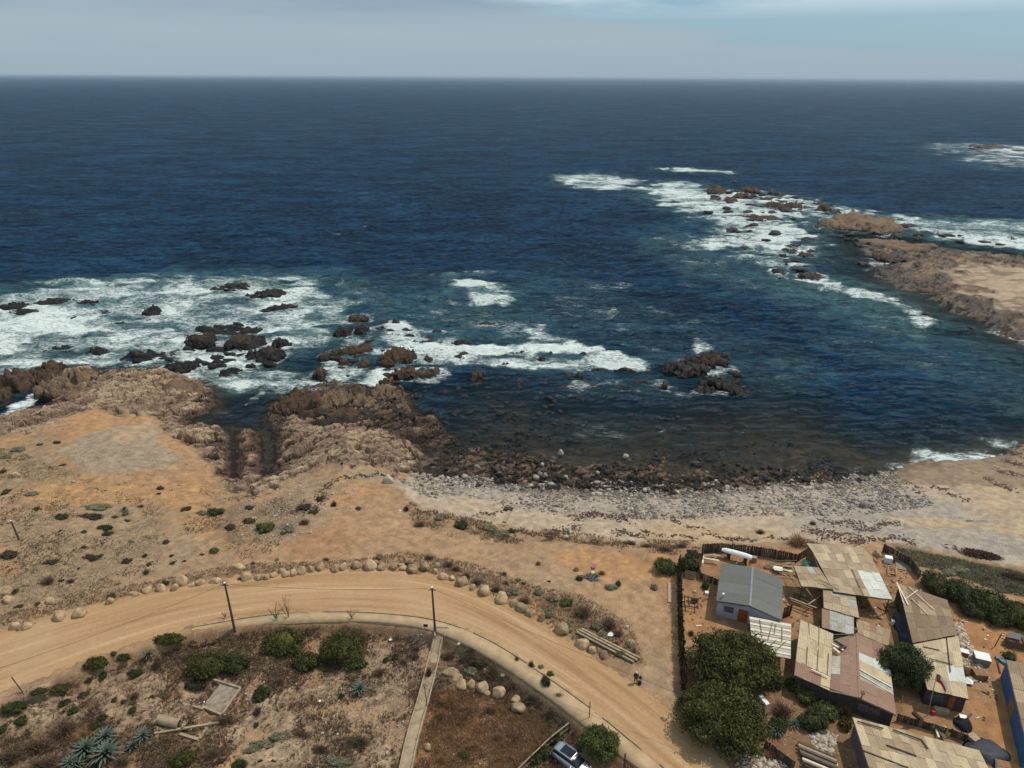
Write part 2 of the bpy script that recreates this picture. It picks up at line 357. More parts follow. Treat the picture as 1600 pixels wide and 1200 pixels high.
def leaf_mat(name, a, b_, c_=None, tr=0.25):
    mt, n, l, b = new_mat(name); g = G_(n, l); v = g.pos()
    c = g.ramp(g.island(), [(0, a), (0.6, b_), (1, c_ or b_)])
    c = g.mix(1.0, c, g.ramp(g.noise(v, 0.9, 3), [(0.3, 0.72), (0.7, 1.2)]), 'MULTIPLY')
    l.new(c, b.inputs['Base Color']); b.inputs['Roughness'].default_value = 0.7; b.inputs['Specular IOR Level'].default_value = 0.2
    return mt
MAT['leaf_green'] = leaf_mat('olive_green_leaves', (0.020, 0.024, 0.006), (0.058, 0.058, 0.012), (0.115, 0.100, 0.022))
MAT['leaf_dark'] = leaf_mat('dark_green_leaves', (0.014, 0.022, 0.006), (0.040, 0.050, 0.013), (0.078, 0.082, 0.022))
MAT['leaf_fresh'] = leaf_mat('fresh_green_leaves', (0.028, 0.038, 0.010), (0.07, 0.085, 0.02), (0.13, 0.13, 0.035))
MAT['leaf_sage'] = leaf_mat('sage_leaves', (0.10, 0.095, 0.052), (0.18, 0.165, 0.095), (0.26, 0.24, 0.15))
MAT['leaf_brown'] = leaf_mat('dead_brown_twigs', (0.055, 0.034, 0.022), (0.12, 0.075, 0.045), (0.22, 0.15, 0.09))
MAT['leaf_orange'] = leaf_mat('rust_orange_scrub', (0.14, 0.068, 0.03), (0.27, 0.14, 0.065), (0.40, 0.24, 0.12))
MAT['leaf_black'] = leaf_mat('dark_low_shrub', (0.022, 0.018, 0.010), (0.045, 0.036, 0.018), (0.09, 0.055, 0.03))
MAT['agave'] = leaf_mat('blue_green_agave', (0.05, 0.068, 0.050), (0.10, 0.125, 0.09), (0.20, 0.21, 0.13))
MAT['seaweed'] = leaf_mat('dried_seaweed', (0.03, 0.014, 0.010), (0.075, 0.035, 0.022), (0.13, 0.07, 0.045))
MAT['bark'] = simple('bark', (0.09, 0.065, 0.045), 0.9, 0.4, 6, 0.5, 0.02)

# ------------------------------------------------------------------ object helpers
def tag(o, label=None, cat=None, group=None, kind=None):
    if label: o['label'] = label
    if cat: o['category'] = cat
    if group: o['group'] = group
    if kind: o['kind'] = kind
    return o
def empty(name, loc, label=None, cat=None, group=None, rz=0):
    o = bpy.data.objects.new(name, None); COL.objects.link(o); o.location = Vector([float(c) for c in loc]); o.rotation_euler = (0, 0, rz)
    o.empty_display_size = 0.3
    return tag(o, label, cat, group)
def link(name, mesh, mat=None, parent=None, loc=(0, 0, 0), rot=(0, 0, 0), scale=(1, 1, 1)):
    o = bpy.data.objects.new(name, mesh); COL.objects.link(o)
    if mat and not mesh.materials: mesh.materials.append(MAT[mat] if isinstance(mat, str) else mat)
    if parent: o.parent = parent
    o.location = Vector([float(c) for c in loc]); o.rotation_euler = rot; o.scale = scale
    return o
def np_mesh(name, V, Fc, smooth=False):
    me = bpy.data.meshes.new(name); V = np.asarray(V, np.float32); Fc = np.asarray(Fc, np.int32); k = Fc.shape[1]
    me.vertices.add(len(V)); me.vertices.foreach_set('co', V.ravel())
    me.loops.add(Fc.size); me.loops.foreach_set('vertex_index', Fc.ravel())
    me.polygons.add(len(Fc)); me.polygons.foreach_set('loop_start', np.arange(0, Fc.size, k, dtype=np.int32))
    me.polygons.foreach_set('loop_total', np.full(len(Fc), k, np.int32))
    if smooth: me.polygons.foreach_set('use_smooth', np.ones(len(Fc), bool))
    me.update(calc_edges=True)
    return me
def grid_faces(nx, ny):
    i = np.arange(nx-1); j = np.arange(ny-1); I, J = np.meshgrid(i, j); a = (J*nx+I).ravel()
    return np.stack([a, a+1, a+nx+1, a+nx], 1)
def set_attr(me, name, arr):
    if arr.ndim == 1:
        a = me.attributes.new(name, 'FLOAT', 'POINT'); a.data.foreach_set('value', arr.astype(np.float32))
    else:
        a = me.attributes.new(name, 'FLOAT_COLOR', 'POINT')
        a.data.foreach_set('color', np.concatenate([arr, np.ones((len(arr), 1))], 1).astype(np.float32).ravel())
def ordn(k):
    return '%d%s' % (k, 'th' if 10 <= k % 100 <= 20 else {1: 'st', 2: 'nd', 3: 'rd'}.get(k % 10, 'th'))
class MB:
    def __init__(s): s.v = []; s.f = []
    def add(s, vs, fs):
        o = len(s.v); s.v += [tuple(float(c) for c in q) for q in vs]; s.f += [tuple(i+o for i in f) for f in fs]; return s
    def box(s, c, d, rz=0.0, tilt=None):
        x, y, zz = [q/2 for q in d]; cs, sn = math.cos(rz), math.sin(rz); vs = []
        for sx, sy, sz in ((-1, -1, -1), (1, -1, -1), (1, 1, -1), (-1, 1, -1), (-1, -1, 1), (1, -1, 1), (1, 1, 1), (-1, 1, 1)):
            q = Vector((sx*x, sy*y, sz*zz))
            if tilt: q = tilt @ q
            vs.append((c[0]+q.x*cs-q.y*sn, c[1]+q.x*sn+q.y*cs, c[2]+q.z))
        return s.add(vs, [(0, 3, 2, 1), (4, 5, 6, 7), (0, 1, 5, 4), (1, 2, 6, 5), (2, 3, 7, 6), (3, 0, 4, 7)])
    def beam(s, a, b, w, h):
        a = Vector([float(q) for q in a]); b = Vector([float(q) for q in b]); d = (b-a).normalized()
        side = d.cross(Vector((0, 0, 1)))
        if side.length < 1e-3: side = Vector((1, 0, 0))
        side.normalize(); u = side.cross(d).normalized(); vs = []
        for p in (a, b):
            for i, j in ((-1, -1), (1, -1), (1, 1), (-1, 1)): vs.append(p+side*i*w/2+u*j*h/2)
        return s.add(vs, [(0, 1, 2, 3), (7, 6, 5, 4), (0, 4, 5, 1), (1, 5, 6, 2), (2, 6, 7, 3), (3, 7, 4, 0)])
    def tube(s, pts, r, n=8, cap=True):
        pts = [Vector([float(q) for q in p]) for p in pts]; rr = r if isinstance(r, (list, tuple)) else [r]*len(pts); vs = []
        for i, p in enumerate(pts):
            d = (pts[min(i+1, len(pts)-1)]-pts[max(i-1, 0)]).normalized(); a = d.cross(Vector((0.13, 0.02, 1)))
            if a.length < 0.05: a = d.cross(Vector((1, 0, 0)))
            a.normalize(); b = d.cross(a)
            for k in range(n):
                t = 2*math.pi*k/n; vs.append(p+(a*math.cos(t)+b*math.sin(t))*rr[i])
        fs = [(i*n+k, i*n+(k+1) % n, (i+1)*n+(k+1) % n, (i+1)*n+k) for i in range(len(pts)-1) for k in range(n)]
        if cap: fs += [tuple(range(n))[::-1], tuple(range((len(pts)-1)*n, len(pts)*n))]
        return s.add(vs, fs)
    def slab(s, poly, th):       # polygon of 3-D points given a thickness downwards
        n = len(poly); vs = [tuple(p) for p in poly]+[(p[0], p[1], p[2]-th) for p in poly]
        return s.add(vs, [tuple(range(n)), tuple(range(2*n-1, n-1, -1))]+[(i, i+n, (i+1) % n+n, (i+1) % n) for i in range(n)])
    def wall(s, a, b, z0, za, zb, t=0.1):
        a = Vector((float(a[0]), float(a[1]), 0)); b = Vector((float(b[0]), float(b[1]), 0)); d = (b-a).normalized(); nn = Vector((-d.y, d.x, 0))*t/2
        vs = []
        for p, zt in ((a, za), (b, zb)):
            for q in (p-nn, p+nn): vs += [(q.x, q.y, z0), (q.x, q.y, zt)]
        return s.add(vs, [(0, 1, 3, 2), (4, 6, 7, 5), (0, 4, 5, 1), (2, 3, 7, 6), (1, 5, 7, 3), (0, 2, 6, 4)])
    def build(s, name, mat, parent=None, loc=None, smooth=False, bevel=0):
        o0 = Vector(parent.location) if parent is not None else (Vector([float(c) for c in loc]) if loc is not None else Vector((0, 0, 0)))
        me = bpy.data.meshes.new(name); me.from_pydata([(v[0]-o0.x, v[1]-o0.y, v[2]-o0.z) for v in s.v], [], s.f)
        bm = bmesh.new(); bm.from_mesh(me); bmesh.ops.recalc_face_normals(bm, faces=bm.faces); bm.to_mesh(me); bm.free()
        if smooth: me.polygons.foreach_set('use_smooth', [True]*len(me.polygons))
        o = link(name, me, mat, parent, (0, 0, 0) if parent is not None else tuple(o0))
        if bevel:
            md = o.modifiers.new('bevel', 'BEVEL'); md.width = bevel; md.segments = 2
        return o

# ================================================================== THE GROUND
near = Field(axis(-110, 132, 0.27, -900, 900), axis(42, 166, 0.27, -500, 300))
X, Y = near.X, near.Y
coast_px = [(-300,702),(-120,672),(0,655),(40,642),(85,628),(78,606),(88,588),(108,580),(150,578),(158,592),(178,584),(262,580),(305,594),(332,612),(334,640),(292,656),(300,664),(345,668),(356,674),(361,748),(368,750),(373,672),(402,678),(408,748),(428,742),(434,690),(428,662),(455,655),(500,668),(520,660),(585,665),(622,682),(652,697),(668,714),(660,736),(700,748),(760,756),(850,764),(940,768),(1040,772),(1130,764),(1200,757),(1290,753),(1360,749),(1388,738),(1430,725),(1480,719),(1530,718),(1570,709),(1600,702),(1800,668)]
coast = [P(a, b)[:2] for a, b in coast_px]
coast_poly = [np.array([-1200, 100.0]), np.array([-260, 118.0])]+coast+[np.array([420, 190.0]), np.array([1200, 260.0]), np.array([1200, -700]), np.array([-1200, -700])]
sd0 = coarse_sdf(near, coast_poly, 2)
wob = (fbm(X*0.55, Y*0.55, 5, 4)-0.5)*2.6
west = 1-sstep(-24, 0, X)          # the rocky western part; the east is a beach
sdw = sd0+wob*(0.35+0.65*west)
d = np.maximum(sdw, 0); off = np.maximum(-sdw, 0)
hw = np.interp(d, [0, 0.8, 3, 8, 16, 30, 60, 300], [0, 0.55, 1.35, 2.3, 3.8, 5.4, 6.0, 9.0])
he = np.interp(d, [0, 4, 19, 22, 34, 60, 300], [0, 0.35, 2.6, 4.0, 5.4, 5.9, 9.0])
sea_e = np.interp(off, [0, 2.5, 8, 20, 45], [0, -0.5, -1.4, -3.0, -6.0]); right = sstep(62, 84, X)
land = hw*west+he*(1-west)
sea = np.interp(off, [0, 2.5, 12, 28, 45, 90], [0, -0.35, -0.7, -1.1, -2.6, -6.0])
seaw = np.interp(off, [0, 1.5, 5, 20, 60], [0, -0.6, -1.6, -2.6, -6.0])
sea = (sea*(1-right)+sea_e*right)*(1-west)+seaw*west
H = np.where(sdw > 0, land, sea)
shal = (1-west)*np.exp(-((off-10)/16)**2)*(sdw < 0)
H = H+shal*(fbm(X*0.35, Y*0.35, 31, 4)-0.5)*1.1+shal*(ridged(X*0.9, Y*0.9, 37, 3)-0.5)*0.5
def pxpoly(pts, z): return [P(a, b, z)[:2] for a, b in pts]
# road, sidewalk, lots
road_up = [(-140,1030),(-50,1000),(0,985),(60,968),(130,950),(200,933),(260,917),(330,905),(400,899),(480,893),(560,891),(640,893),(680,900),(730,915),(780,938),(830,966),(880,996),(930,1026),(965,1052),(1005,1080),(1040,1108),(1080,1140),(1140,1192),(1210,1260),(1290,1350)]
road_lo = [(-140,1135),(-50,1105),(0,1085),(60,1062),(120,1038),(200,1010),(260,992),(320,977),(380,966),(430,960),(520,956),(600,959),(670,967),(720,982),(770,1005),(815,1034),(850,1058),(885,1082),(920,1108),(955,1136),(990,1165),(1020,1190),(1060,1222),(1110,1270),(1170,1350)]
walk_in = [(300,982),(340,975),(380,968),(430,961),(520,957),(600,960),(672,968),(722,983),(772,1006),(817,1035),(852,1059),(887,1083),(922,1109),(957,1137),(992,1166),(1022,1191),(1062,1223),(1112,1271)]
walk_out = [(300,990),(340,985),(380,979),(430,973),(520,970),(600,973),(660,981),(705,996),(748,1018),(792,1045),(828,1070),(862,1094),(897,1121),(932,1150),(965,1178),(997,1204),(1038,1238),(1090,1290)]
Zr = 6.0
def chaik(pts, k=2):
    pts = [np.asarray(p, float) for p in pts]
    for _ in range(k):
        q = [pts[0]]
        for a, b in zip(pts[:-1], pts[1:]): q += [a*0.75+b*0.25, a*0.25+b*0.75]
        pts = q+[pts[-1]]
    return np.array(pts)
def resample(pts, n):
    pts = np.asarray(pts); s = np.r_[0, np.cumsum(np.linalg.norm(np.diff(pts, axis=0), axis=1))]; t = np.linspace(0, s[-1], n)
    return np.stack([np.interp(t, s, pts[:, k]) for k in range(pts.shape[1])], 1), s[-1]
RU = chaik(pxpoly(road_up, Zr)); RL = chaik(pxpoly(road_lo, Zr)); WI = chaik(pxpoly(walk_in, Zr)); WO = chaik(pxpoly(walk_out, Zr))
road_poly = list(RU)+list(RL[::-1])
sroad = coarse_sdf(near, road_poly, 2)
H = H+(Zr-H)*sstep(-5, -0.3, sroad)
yard = pxpoly([(1010,860),(1240,845),(1400,860),(1600,960),(1750,1000),(1750,1300),(1230,1300),(1190,1200),(1050,1090),(1050,1000)], 5.3)
syard = coarse_sdf(near, yard, 3)
H = np.where(sroad > 0, H, H+(5.3-H)*sstep(-3, 3, syard)*(1-sstep(-4, 0, sroad)))
lotL = list(pxpoly([(-400,1230),(-140,1148),(-50,1118),(0,1098),(60,1075),(120,1051),(200,1023),(260,1003),(300,993)], Zr))+list(WO)+[np.array([60, 20.0]), np.array([-300, 10.0])]
slot = coarse_sdf(near, lotL, 2)
H = H-1.25*sstep(0.0, 1.1, slot)
inl = sstep(1, 5, slot)
H = H+inl*((fbm(X*0.12, Y*0.12, 51, 4)-0.5)*2.2+(fbm(X*0.6, Y*0.6, 52, 3)-0.5)*0.5)
# rocky relief
rocky_px = [(-120,665),(0,650),(45,640),(90,570),(270,570),(350,605),(340,650),(440,650),(600,655),(680,690),(670,730),(620,745),(560,742),(515,738),(470,752),(440,770),(400,790),(350,770),(335,730),(300,708),(262,690),(245,662),(150,660),(80,690),(0,705),(-120,720)]
srock = coarse_sdf(near, pxpoly(rocky_px, 1.2), 2)+(fbm(X*0.3, Y*0.3, 61, 3)-0.5)*5
rock = sstep(-1.0, 1.5, srock)*(sdw > -3)
ang = R(-32); U = X*math.cos(ang)-Y*math.sin(ang)*1.0; V_ = X*math.sin(ang)+Y*math.cos(ang)
strata = ridged(U*0.16, V_*0.62, 71, 4)
wq = (fbm(X*0.5, Y*0.5, 75, 3)-0.5)*1.2
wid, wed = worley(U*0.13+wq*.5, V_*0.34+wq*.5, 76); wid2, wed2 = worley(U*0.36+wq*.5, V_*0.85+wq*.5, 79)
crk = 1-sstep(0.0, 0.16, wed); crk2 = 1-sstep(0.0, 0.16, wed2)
blocks = (wid-0.5)*1.5+(wid2-0.5)*0.8-crk*1.0-crk2*0.45
sawp = V_*0.42+(fbm(X*0.22, Y*0.22, 78, 4)-0.5)*3.0+wid*1.7; saw = sawp-np.floor(sawp); sawq = V_*1.25+wq*2+wid2*2.3; saw2 = sawq-np.floor(sawq)
ledge = (saw-0.5)*1.0*(0.4+wid)+(saw2-0.5)*0.14
H = H+rock*sstep(-0.5, 2.0, sdw)*((strata-0.5)*0.7+blocks*0.8+ledge*0.8+(fbm(X*1.2, Y*1.2, 73, 2)-0.5)*0.10)
landm = sstep(0.5, 4, sdw)*(1-sstep(-1, 0, sroad))
H = H+landm*(west*0.7+0.12)*((fbm(X*0.18, Y*0.18, 81, 4)-0.5)*1.1+(fbm(X*0.9, Y*0.9, 82, 3)-0.5)*0.28)*(1-sstep(-2, 2, syard))
# lot outcrops
outc = [[(150,1035),(235,1035),(262,1075),(225,1120),(160,1115),(140,1075)], [(195,1095),(290,1085),(320,1120),(250,1150),(190,1135)], [(405,1090),(460,1078),(470,1100),(395,1130),(360,1160),(350,1150)],
        [(465,1088),(535,1055),(535,1088),(470,1098)], [(390,1125),(465,1122),(462,1140),(380,1140)], [(380,1180),(440,1160),(500,1175),(450,1215),(380,1215)], [(60,1085),(130,1085),(120,1120),(10,1150),(0,1120)], [(560,1165),(610,1160),(620,1215),(560,1200)], [(345,1045),(372,1045),(366,1078),(330,1072)], [(590,1080),(612,1072),(590,1110),(570,1105)]]
om = np.zeros_like(H)
for q in outc: om = np.maximum(om, sstep(-0.8, 0.6, sdf_poly(X, Y, pxpoly(q, 4.8))+(fbm(X*0.7, Y*0.7, 91, 3)-0.5)*2.2))
H = H+om*((strata-0.35)*0.9+blocks*0.45)
shelf = sdf_poly(X, Y, pxpoly([(432,664),(425,628),(470,606),(520,596),(575,604),(600,594),(630,606),(640,636),(665,650),(720,694),(660,700),(585,668),(455,660)], 0.4))+(fbm(X*0.4, Y*0.4, 94, 4)-0.5)*5
sh_ = sstep(-2.2, 1.2, shelf); H = np.where(sh_ > 0, np.maximum(H, -0.9+sh_*(1.25+ledge*0.9+blocks*0.6)), H); rock = np.maximum(rock, sh_)
reef = sdf_poly(X, Y, pxpoly([(640,700),(760,700),(830,712),(920,722),(1040,718),(1060,745),(1200,735),(1330,735),(1380,745),(1200,762),(1040,775),(850,766),(700,752)], 0))+(fbm(X*0.3, Y*0.3, 95, 4)-0.5)*7
rf_ = sstep(-3, 1.5, reef)*(sdw < 2); H = np.where(rf_ > 0, np.maximum(H, -1.0+rf_*(0.92+(ledge*0.6+(wid2-0.5)*0.5+(fbm(X*0.8, Y*0.8, 96, 4)-0.5)*0.9))), H); rock = np.maximum(rock, rf_*0.8*(H < 0.5))
near.Z = H
def G(px, py, n=40):
    z = 5.0; p = P(px, py, z)
    for _ in range(n):
        z = 0.5*z+0.5*max(float(near.at(p[0], p[1])), -0.0); p = P(px, py, z)
    return p
def gz(x, y): return float(near.at(x, y))

C = np.empty(H.shape+(3,)); C[:] = (0.37, 0.245, 0.145)
peb = np.full(H.shape, 0.25); scr = 0.35*sstep(0.45, 0.6, fbm(X*0.1, Y*0.1, 101, 4))
def cover(px_pts, col, feather=1.0, wobble=1.5, k=1.0, p=None, s=None, r=None, wf=0.4, world_pts=None):
    global peb, scr, rock
    pts = np.array(world_pts if world_pts is not None else [G(a, b)[:2] for a, b in px_pts])
    pad = feather+wobble+1
    i0, i1 = np.searchsorted(near.xs, (pts[:, 0].min()-pad, pts[:, 0].max()+pad)); j0, j1 = np.searchsorted(near.ys, (pts[:, 1].min()-pad, pts[:, 1].max()+pad))
    sl = (slice(j0, j1), slice(i0, i1)); x_, y_ = X[sl], Y[sl]
    if x_.size == 0: return
    s_ = sdf_poly(x_, y_, pts)+(fbm(x_*wf, y_*wf, len(pts)+int(abs(pts[0, 0]))%50, 5, 2.1, 0.62)-0.5)*4.5*wobble
    w = sstep(-feather, feather, s_)*k
    C[sl] = C[sl]*(1-w[..., None])+np.array(col)*w[..., None]
    if p is not None: peb[sl] = peb[sl]*(1-w)+p*w
    if s is not None: scr[sl] = scr[sl]*(1-w)+s*w
    if r is not None: rock[sl] = rock[sl]*(1-w)+r*w
# large soil tones
mo = sstep(0.42, 0.62, fbm(X*0.07, Y*0.07, 111, 5))[..., None]
C = C*(1-mo*0.6)+np.array((0.30, 0.205, 0.125))*mo*0.6
mo = sstep(0.5, 0.66, fbm(X*0.11+9, Y*0.11, 117, 5))[..., None]
C = C*(1-mo*0.6)+np.array((0.44, 0.25, 0.12))*mo*0.6
# open dirt between road and beach
cover([(330,880),(420,845),(520,800),(600,770),(640,790),(700,830),(860,850),(960,850),(1040,870),(1055,920),(1055,1090),(1080,1120),(1000,1070),(985,1000),(940,960),(860,935),(760,930),(700,890),(560,885),(400,893)], (0.385, 0.255, 0.155), 1.5, 2.0, 0.9, p=0.25, s=0.1)
cover([(430,860),(480,815),(560,800),(560,850),(500,880)], (0.36, 0.20, 0.105), 2, 2.5, 0.6)
cover([(770,860),(900,850),(900,930),(960,960),(880,935),(800,915)], (0.34, 0.25, 0.165), 2, 2, 0.5)
cover([(880,850),(1050,868),(1050,910),(930,900),(870,880)], (0.45, 0.25, 0.115), 1.5, 1.5, 0.7)
cover([(995,1010),(1055,1000),(1058,1090),(1020,1075)], (0.36, 0.27, 0.18), 1.5, 1.5, 0.8)
# sand hollow and gravel on the headland
cover([(95,700),(130,678),(190,665),(235,658),(248,672),(246,695),(290,712),(262,728),(190,738),(140,738),(110,722)], (0.33, 0.265, 0.195), 0.6, 0.7, 1.0, p=0.9, s=0, r=0.0)
cover([(180,672),(235,660),(246,675),(200,692),(178,688)], (0.42, 0.31, 0.20), 0.5, 0.5, 0.8, p=0.3)
cover([(520,735),(560,728),(600,735),(620,748),(560,752)], (0.34, 0.26, 0.175), 0.6, 0.7, 0.9, p=0.3, s=0, r=0)
cover([(440,750),(520,742),(520,800),(440,850),(380,850),(410,800)], (0.34, 0.245, 0.16), 1, 1.2, 0.7, p=0.9, s=0.2)
cover([(60,750),(200,745),(330,770),(330,800),(180,790),(60,790)], (0.45, 0.27, 0.13), 2, 2.5, 0.7)
cover([(0,700),(60,690),(100,712),(120,745),(60,760),(0,770)], (0.31, 0.23, 0.145), 1.5, 2, 0.7, s=0.6)
cover([(40,800),(130,790),(260,800),(320,850),(300,900),(150,920),(30,960),(0,960),(0,850)], (0.335, 0.245, 0.16), 2, 3, 0.85, s=0.6, p=0.5)
cover([(350,795),(470,765),(480,830),(400,850),(340,840)], (0.20, 0.15, 0.10), 1, 1.5, 0.6, s=0.8, p=0.6)
# beach
cover([(655,742),(700,745),(850,763),(1040,772),(1200,757),(1300,755),(1400,735),(1600,700),(1800,690),(1800,930),(1600,885),(1400,848),(1240,846),(1100,846),(1000,848),(880,836),(760,815),(680,800),(640,780),(620,755)], (0.44, 0.36, 0.275), 0.7, 1.0, 1.0, p=0.35, s=0.08)
cover([(600,752),(700,748),(900,772),(1040,776),(1200,762),(1300,758),(1400,775),(1450,790),(1350,800),(1200,800),(1000,806),(870,800),(740,775),(660,775)], (0.36, 0.325, 0.285), 0.8, 1.5, 0.75, p=1.0, s=0)
cover([(1240,800),(1400,760),(1500,790),(1560,830),(1620,850),(1650,890),(1500,868),(1380,838),(1280,828),(1240,820)], (0.36, 0.33, 0.295), 0.8, 1.2, 0.9, p=1.0, s=0)
cover([(1380,742),(1430,728),(1530,722),(1600,706),(1800,690),(1800,770),(1600,765),(1500,760),(1420,755),(1390,752)], (0.27, 0.20, 0.14), 0.6, 0.6, 0.9, p=0.1, s=0)
cover([(1500,755),(1600,765),(1800,790),(1800,860),(1600,828),(1560,806),(1520,780)], (0.46, 0.36, 0.25), 0.6, 0.8, 0.9, p=0.1, s=0)
cover([(1380,805),(1500,812),(1600,835),(1500,826),(1390,815)], (0.50, 0.37, 0.23), 0.6, 1.0, 0.7)
cover([(1010,820),(1200,825),(1250,843),(1100,848),(1010,845)], (0.47, 0.35, 0.22), 0.6, 1.0, 0.8, s=0.4)
# bank between beach and land
cover([(640,790),(700,806),(800,830),(900,836),(960,850),(1090,850),(1090,872),(960,866),(880,848),(800,850),(700,836),(640,812)], (0.33, 0.215, 0.13), 1.6, 1.6, 0.7, s=0.8, p=0.6)
cover([(1400,850),(1480,868),(1560,885),(1650,905),(1650,935),(1560,925),(1480,895),(1400,880)], (0.235, 0.165, 0.105), 0.8, 1.0, 0.9, s=1.0, p=0.3)
# scrub margins beside the road
cover([(680,872),(740,890),(840,925),(900,930),(980,980),(1005,1035),(985,1045),(900,1008),(860,965),(790,925),(720,900),(680,888)], (0.22, 0.145, 0.085), 1.0, 1.0, 0.9, s=1.0, p=0.4)
cover([(200,925),(330,898),(420,885),(500,880),(500,890),(400,898),(300,912),(160,945)], (0.27, 0.175, 0.10), 0.8, 0.8, 0.7, s=0.9, p=0.4)
# lots below the sidewalk
cover(None, (0.31, 0.195, 0.115), 0.5, 0.3, 1.0, p=0.7, s=1.0, world_pts=[q for q in lotL])
cover([(0,1120),(80,1095),(160,1100),(250,1120),(230,1160),(330,1180),(360,1215),(0,1215)], (0.21, 0.135, 0.085), 1.5, 2.0, 0.9, p=0.4, s=1.0)
cover([(300,1150),(420,1100),(640,1100),(640,1215),(400,1215)], (0.35, 0.24, 0.15), 1.5, 2.0, 0.8, p=0.9, s=0.7)
cover([(480,1105),(560,1095),(640,1100),(640,1112),(560,1112),(420,1140),(350,1215),(320,1215),(390,1150)], (0.38, 0.25, 0.14), 0.5, 0.4, 0.8, p=0.2, s=0.0)
cover([(580,1000),(660,985),(645,1080),(610,1120),(540,1090),(560,1030)], (0.31, 0.22, 0.15), 1.2, 1.5, 0.8, p=1.0, s=0.5)
cover([(700,1000),(760,1025),(860,1100),(890,1130),(860,1150),(800,1110),(700,1100),(670,1080),(685,1010)], (0.155, 0.115, 0.075), 1.0, 1.0, 0.85, p=0.3, s=1.0)
cover([(665,1085),(760,1080),(850,1120),(860,1150),(780,1215),(640,1215),(655,1120)], (0.29, 0.145, 0.07), 1.2, 1.2, 0.85, p=0.7, s=0.9)
for q in outc: cover(q, (0.56, 0.40, 0.235), 0.5, 1.0, 0.9, p=0.1, s=0.1, r=0.8, wf=0.7)
# yards and tracks on the right
cover([(1065,880),(1240,850),(1400,870),(1450,930),(1560,950),(1750,980),(1750,1300),(1520,1240),(1330,1130),(1240,1060),(1065,1000)], (0.33, 0.19, 0.10), 1.0, 1.2, 0.95, p=0.4, s=0.3)
cover([(1490,960),(1600,960),(1750,1000),(1750,1300),(1560,1215),(1510,1120),(1500,1030)], (0.40, 0.21, 0.095), 1.0, 1.0, 0.9, p=0.2, s=0.05)
cover([(1500,1040),(1545,1045),(1545,1100),(1520,1120),(1505,1090)], (0.30, 0.22, 0.15), 1.0, 1.0, 0.6, p=0.5)
cover([(1065,930),(1110,940),(1110,980),(1070,990)], (0.42, 0.235, 0.115), 0.8, 0.8, 0.8, p=0.1, s=0)
cover([(1160,1060),(1330,1050),(1330,1215),(1150,1215)], (0.22, 0.12, 0.065), 1.0, 1.0, 0.8, p=0.8, s=0.8)
# the sea bed and wet rock
C = C*np.array((0.835, 0.765, 0.68))*(0.62+0.76*fbm(X*1.3, Y*1.3, 129, 3)[..., None]); C = C*(1-(rock*(1-wid2)*0.35+rock*np.maximum(crk, crk2)*0.45)[..., None]); k = sstep(-0.15, 0.15, -H-0.05)[..., None]  # rock cracks darkened here too, their shade put into the colour
bed = np.array((0.175, 0.105, 0.055))*(0.55+1.0*fbm(X*0.5, Y*0.5, 131, 4))[..., None]+np.array((0.10, 0.055, 0.02))*sstep(0.55, 0.7, fbm(X*1.1, Y*1.1, 137, 3))[..., None]
C = C*(1-k)+bed*k
peb = np.where(H < 0.1, np.maximum(peb, 0.6*(1-west)), peb)
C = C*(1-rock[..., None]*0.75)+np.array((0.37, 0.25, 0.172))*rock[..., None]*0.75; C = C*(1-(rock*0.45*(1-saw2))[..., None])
pale = (rock*sstep(0.9, 1.8, H)*sstep(0.5, 0.62, fbm(X*0.25, Y*0.25, 141, 4)))[..., None]
C = C*(1-pale*0.6)+np.array((0.50, 0.37, 0.23))*pale*0.6
wet = rock*(1-sstep(0.45, 1.4, H+(fbm(X*0.6, Y*0.6, 151, 3)-0.5)*0.9))
wetS = (1-rock)*(1-sstep(0.03, 0.30, H+(fbm(X*0.5, Y*0.5, 153, 3)-0.5)*0.25))*0.75
wet = np.clip(np.maximum(wet, wetS), 0, 1)*(H > -0.4)
def land_object(name, fl, C, peb, scr, rock, wet):
    me = np_mesh(name, np.stack([fl.X.ravel(), fl.Y.ravel(), fl.Z.ravel()], 1), grid_faces(len(fl.xs), len(fl.ys)), True)
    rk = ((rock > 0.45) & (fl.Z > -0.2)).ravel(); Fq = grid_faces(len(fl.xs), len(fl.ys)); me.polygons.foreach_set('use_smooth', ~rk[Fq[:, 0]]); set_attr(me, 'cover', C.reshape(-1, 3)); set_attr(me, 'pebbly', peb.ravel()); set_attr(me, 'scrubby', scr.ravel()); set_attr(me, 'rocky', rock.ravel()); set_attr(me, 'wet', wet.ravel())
    o = link(name, me, 'terrain'); o['kind'] = 'structure'; return o
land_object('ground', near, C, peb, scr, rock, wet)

# far headland on the right
fl2 = Field(axis(118, 330, 0.8, 100, 700, 1.2), axis(178, 420, 0.8, 165, 520, 1.2)); X2, Y2 = fl2.X, fl2.Y
head_px = [(1352,377),(1400,375),(1440,384),(1500,392),(1560,398),(1620,406),(1800,425),(2100,470),(2300,760),(1900,625),(1700,565),(1610,535),(1560,517),(1500,487),(1450,464),(1412,452),(1388,436),(1378,420),(1392,408),(1368,398),(1352,388)]
s2 = coarse_sdf(fl2, [P(a, b)[:2] for a, b in head_px]+[], 2)+(fbm(X2*0.12, Y2*0.12, 201, 5)-0.5)*9
an = R(-38); U2 = X2*math.cos(an)-Y2*math.sin(an); V2 = X2*math.sin(an)+Y2*math.cos(an)
st2 = ridged(U2*0.05, V2*0.22, 205, 5)
H2 = np.where(s2 > 0, np.interp(s2, [0, 4, 12, 30, 60], [0, 0.5, 1.0, 1.9, 2.4]), np.interp(-s2, [0, 6, 20, 60], [0, -0.8, -2.5, -8]))
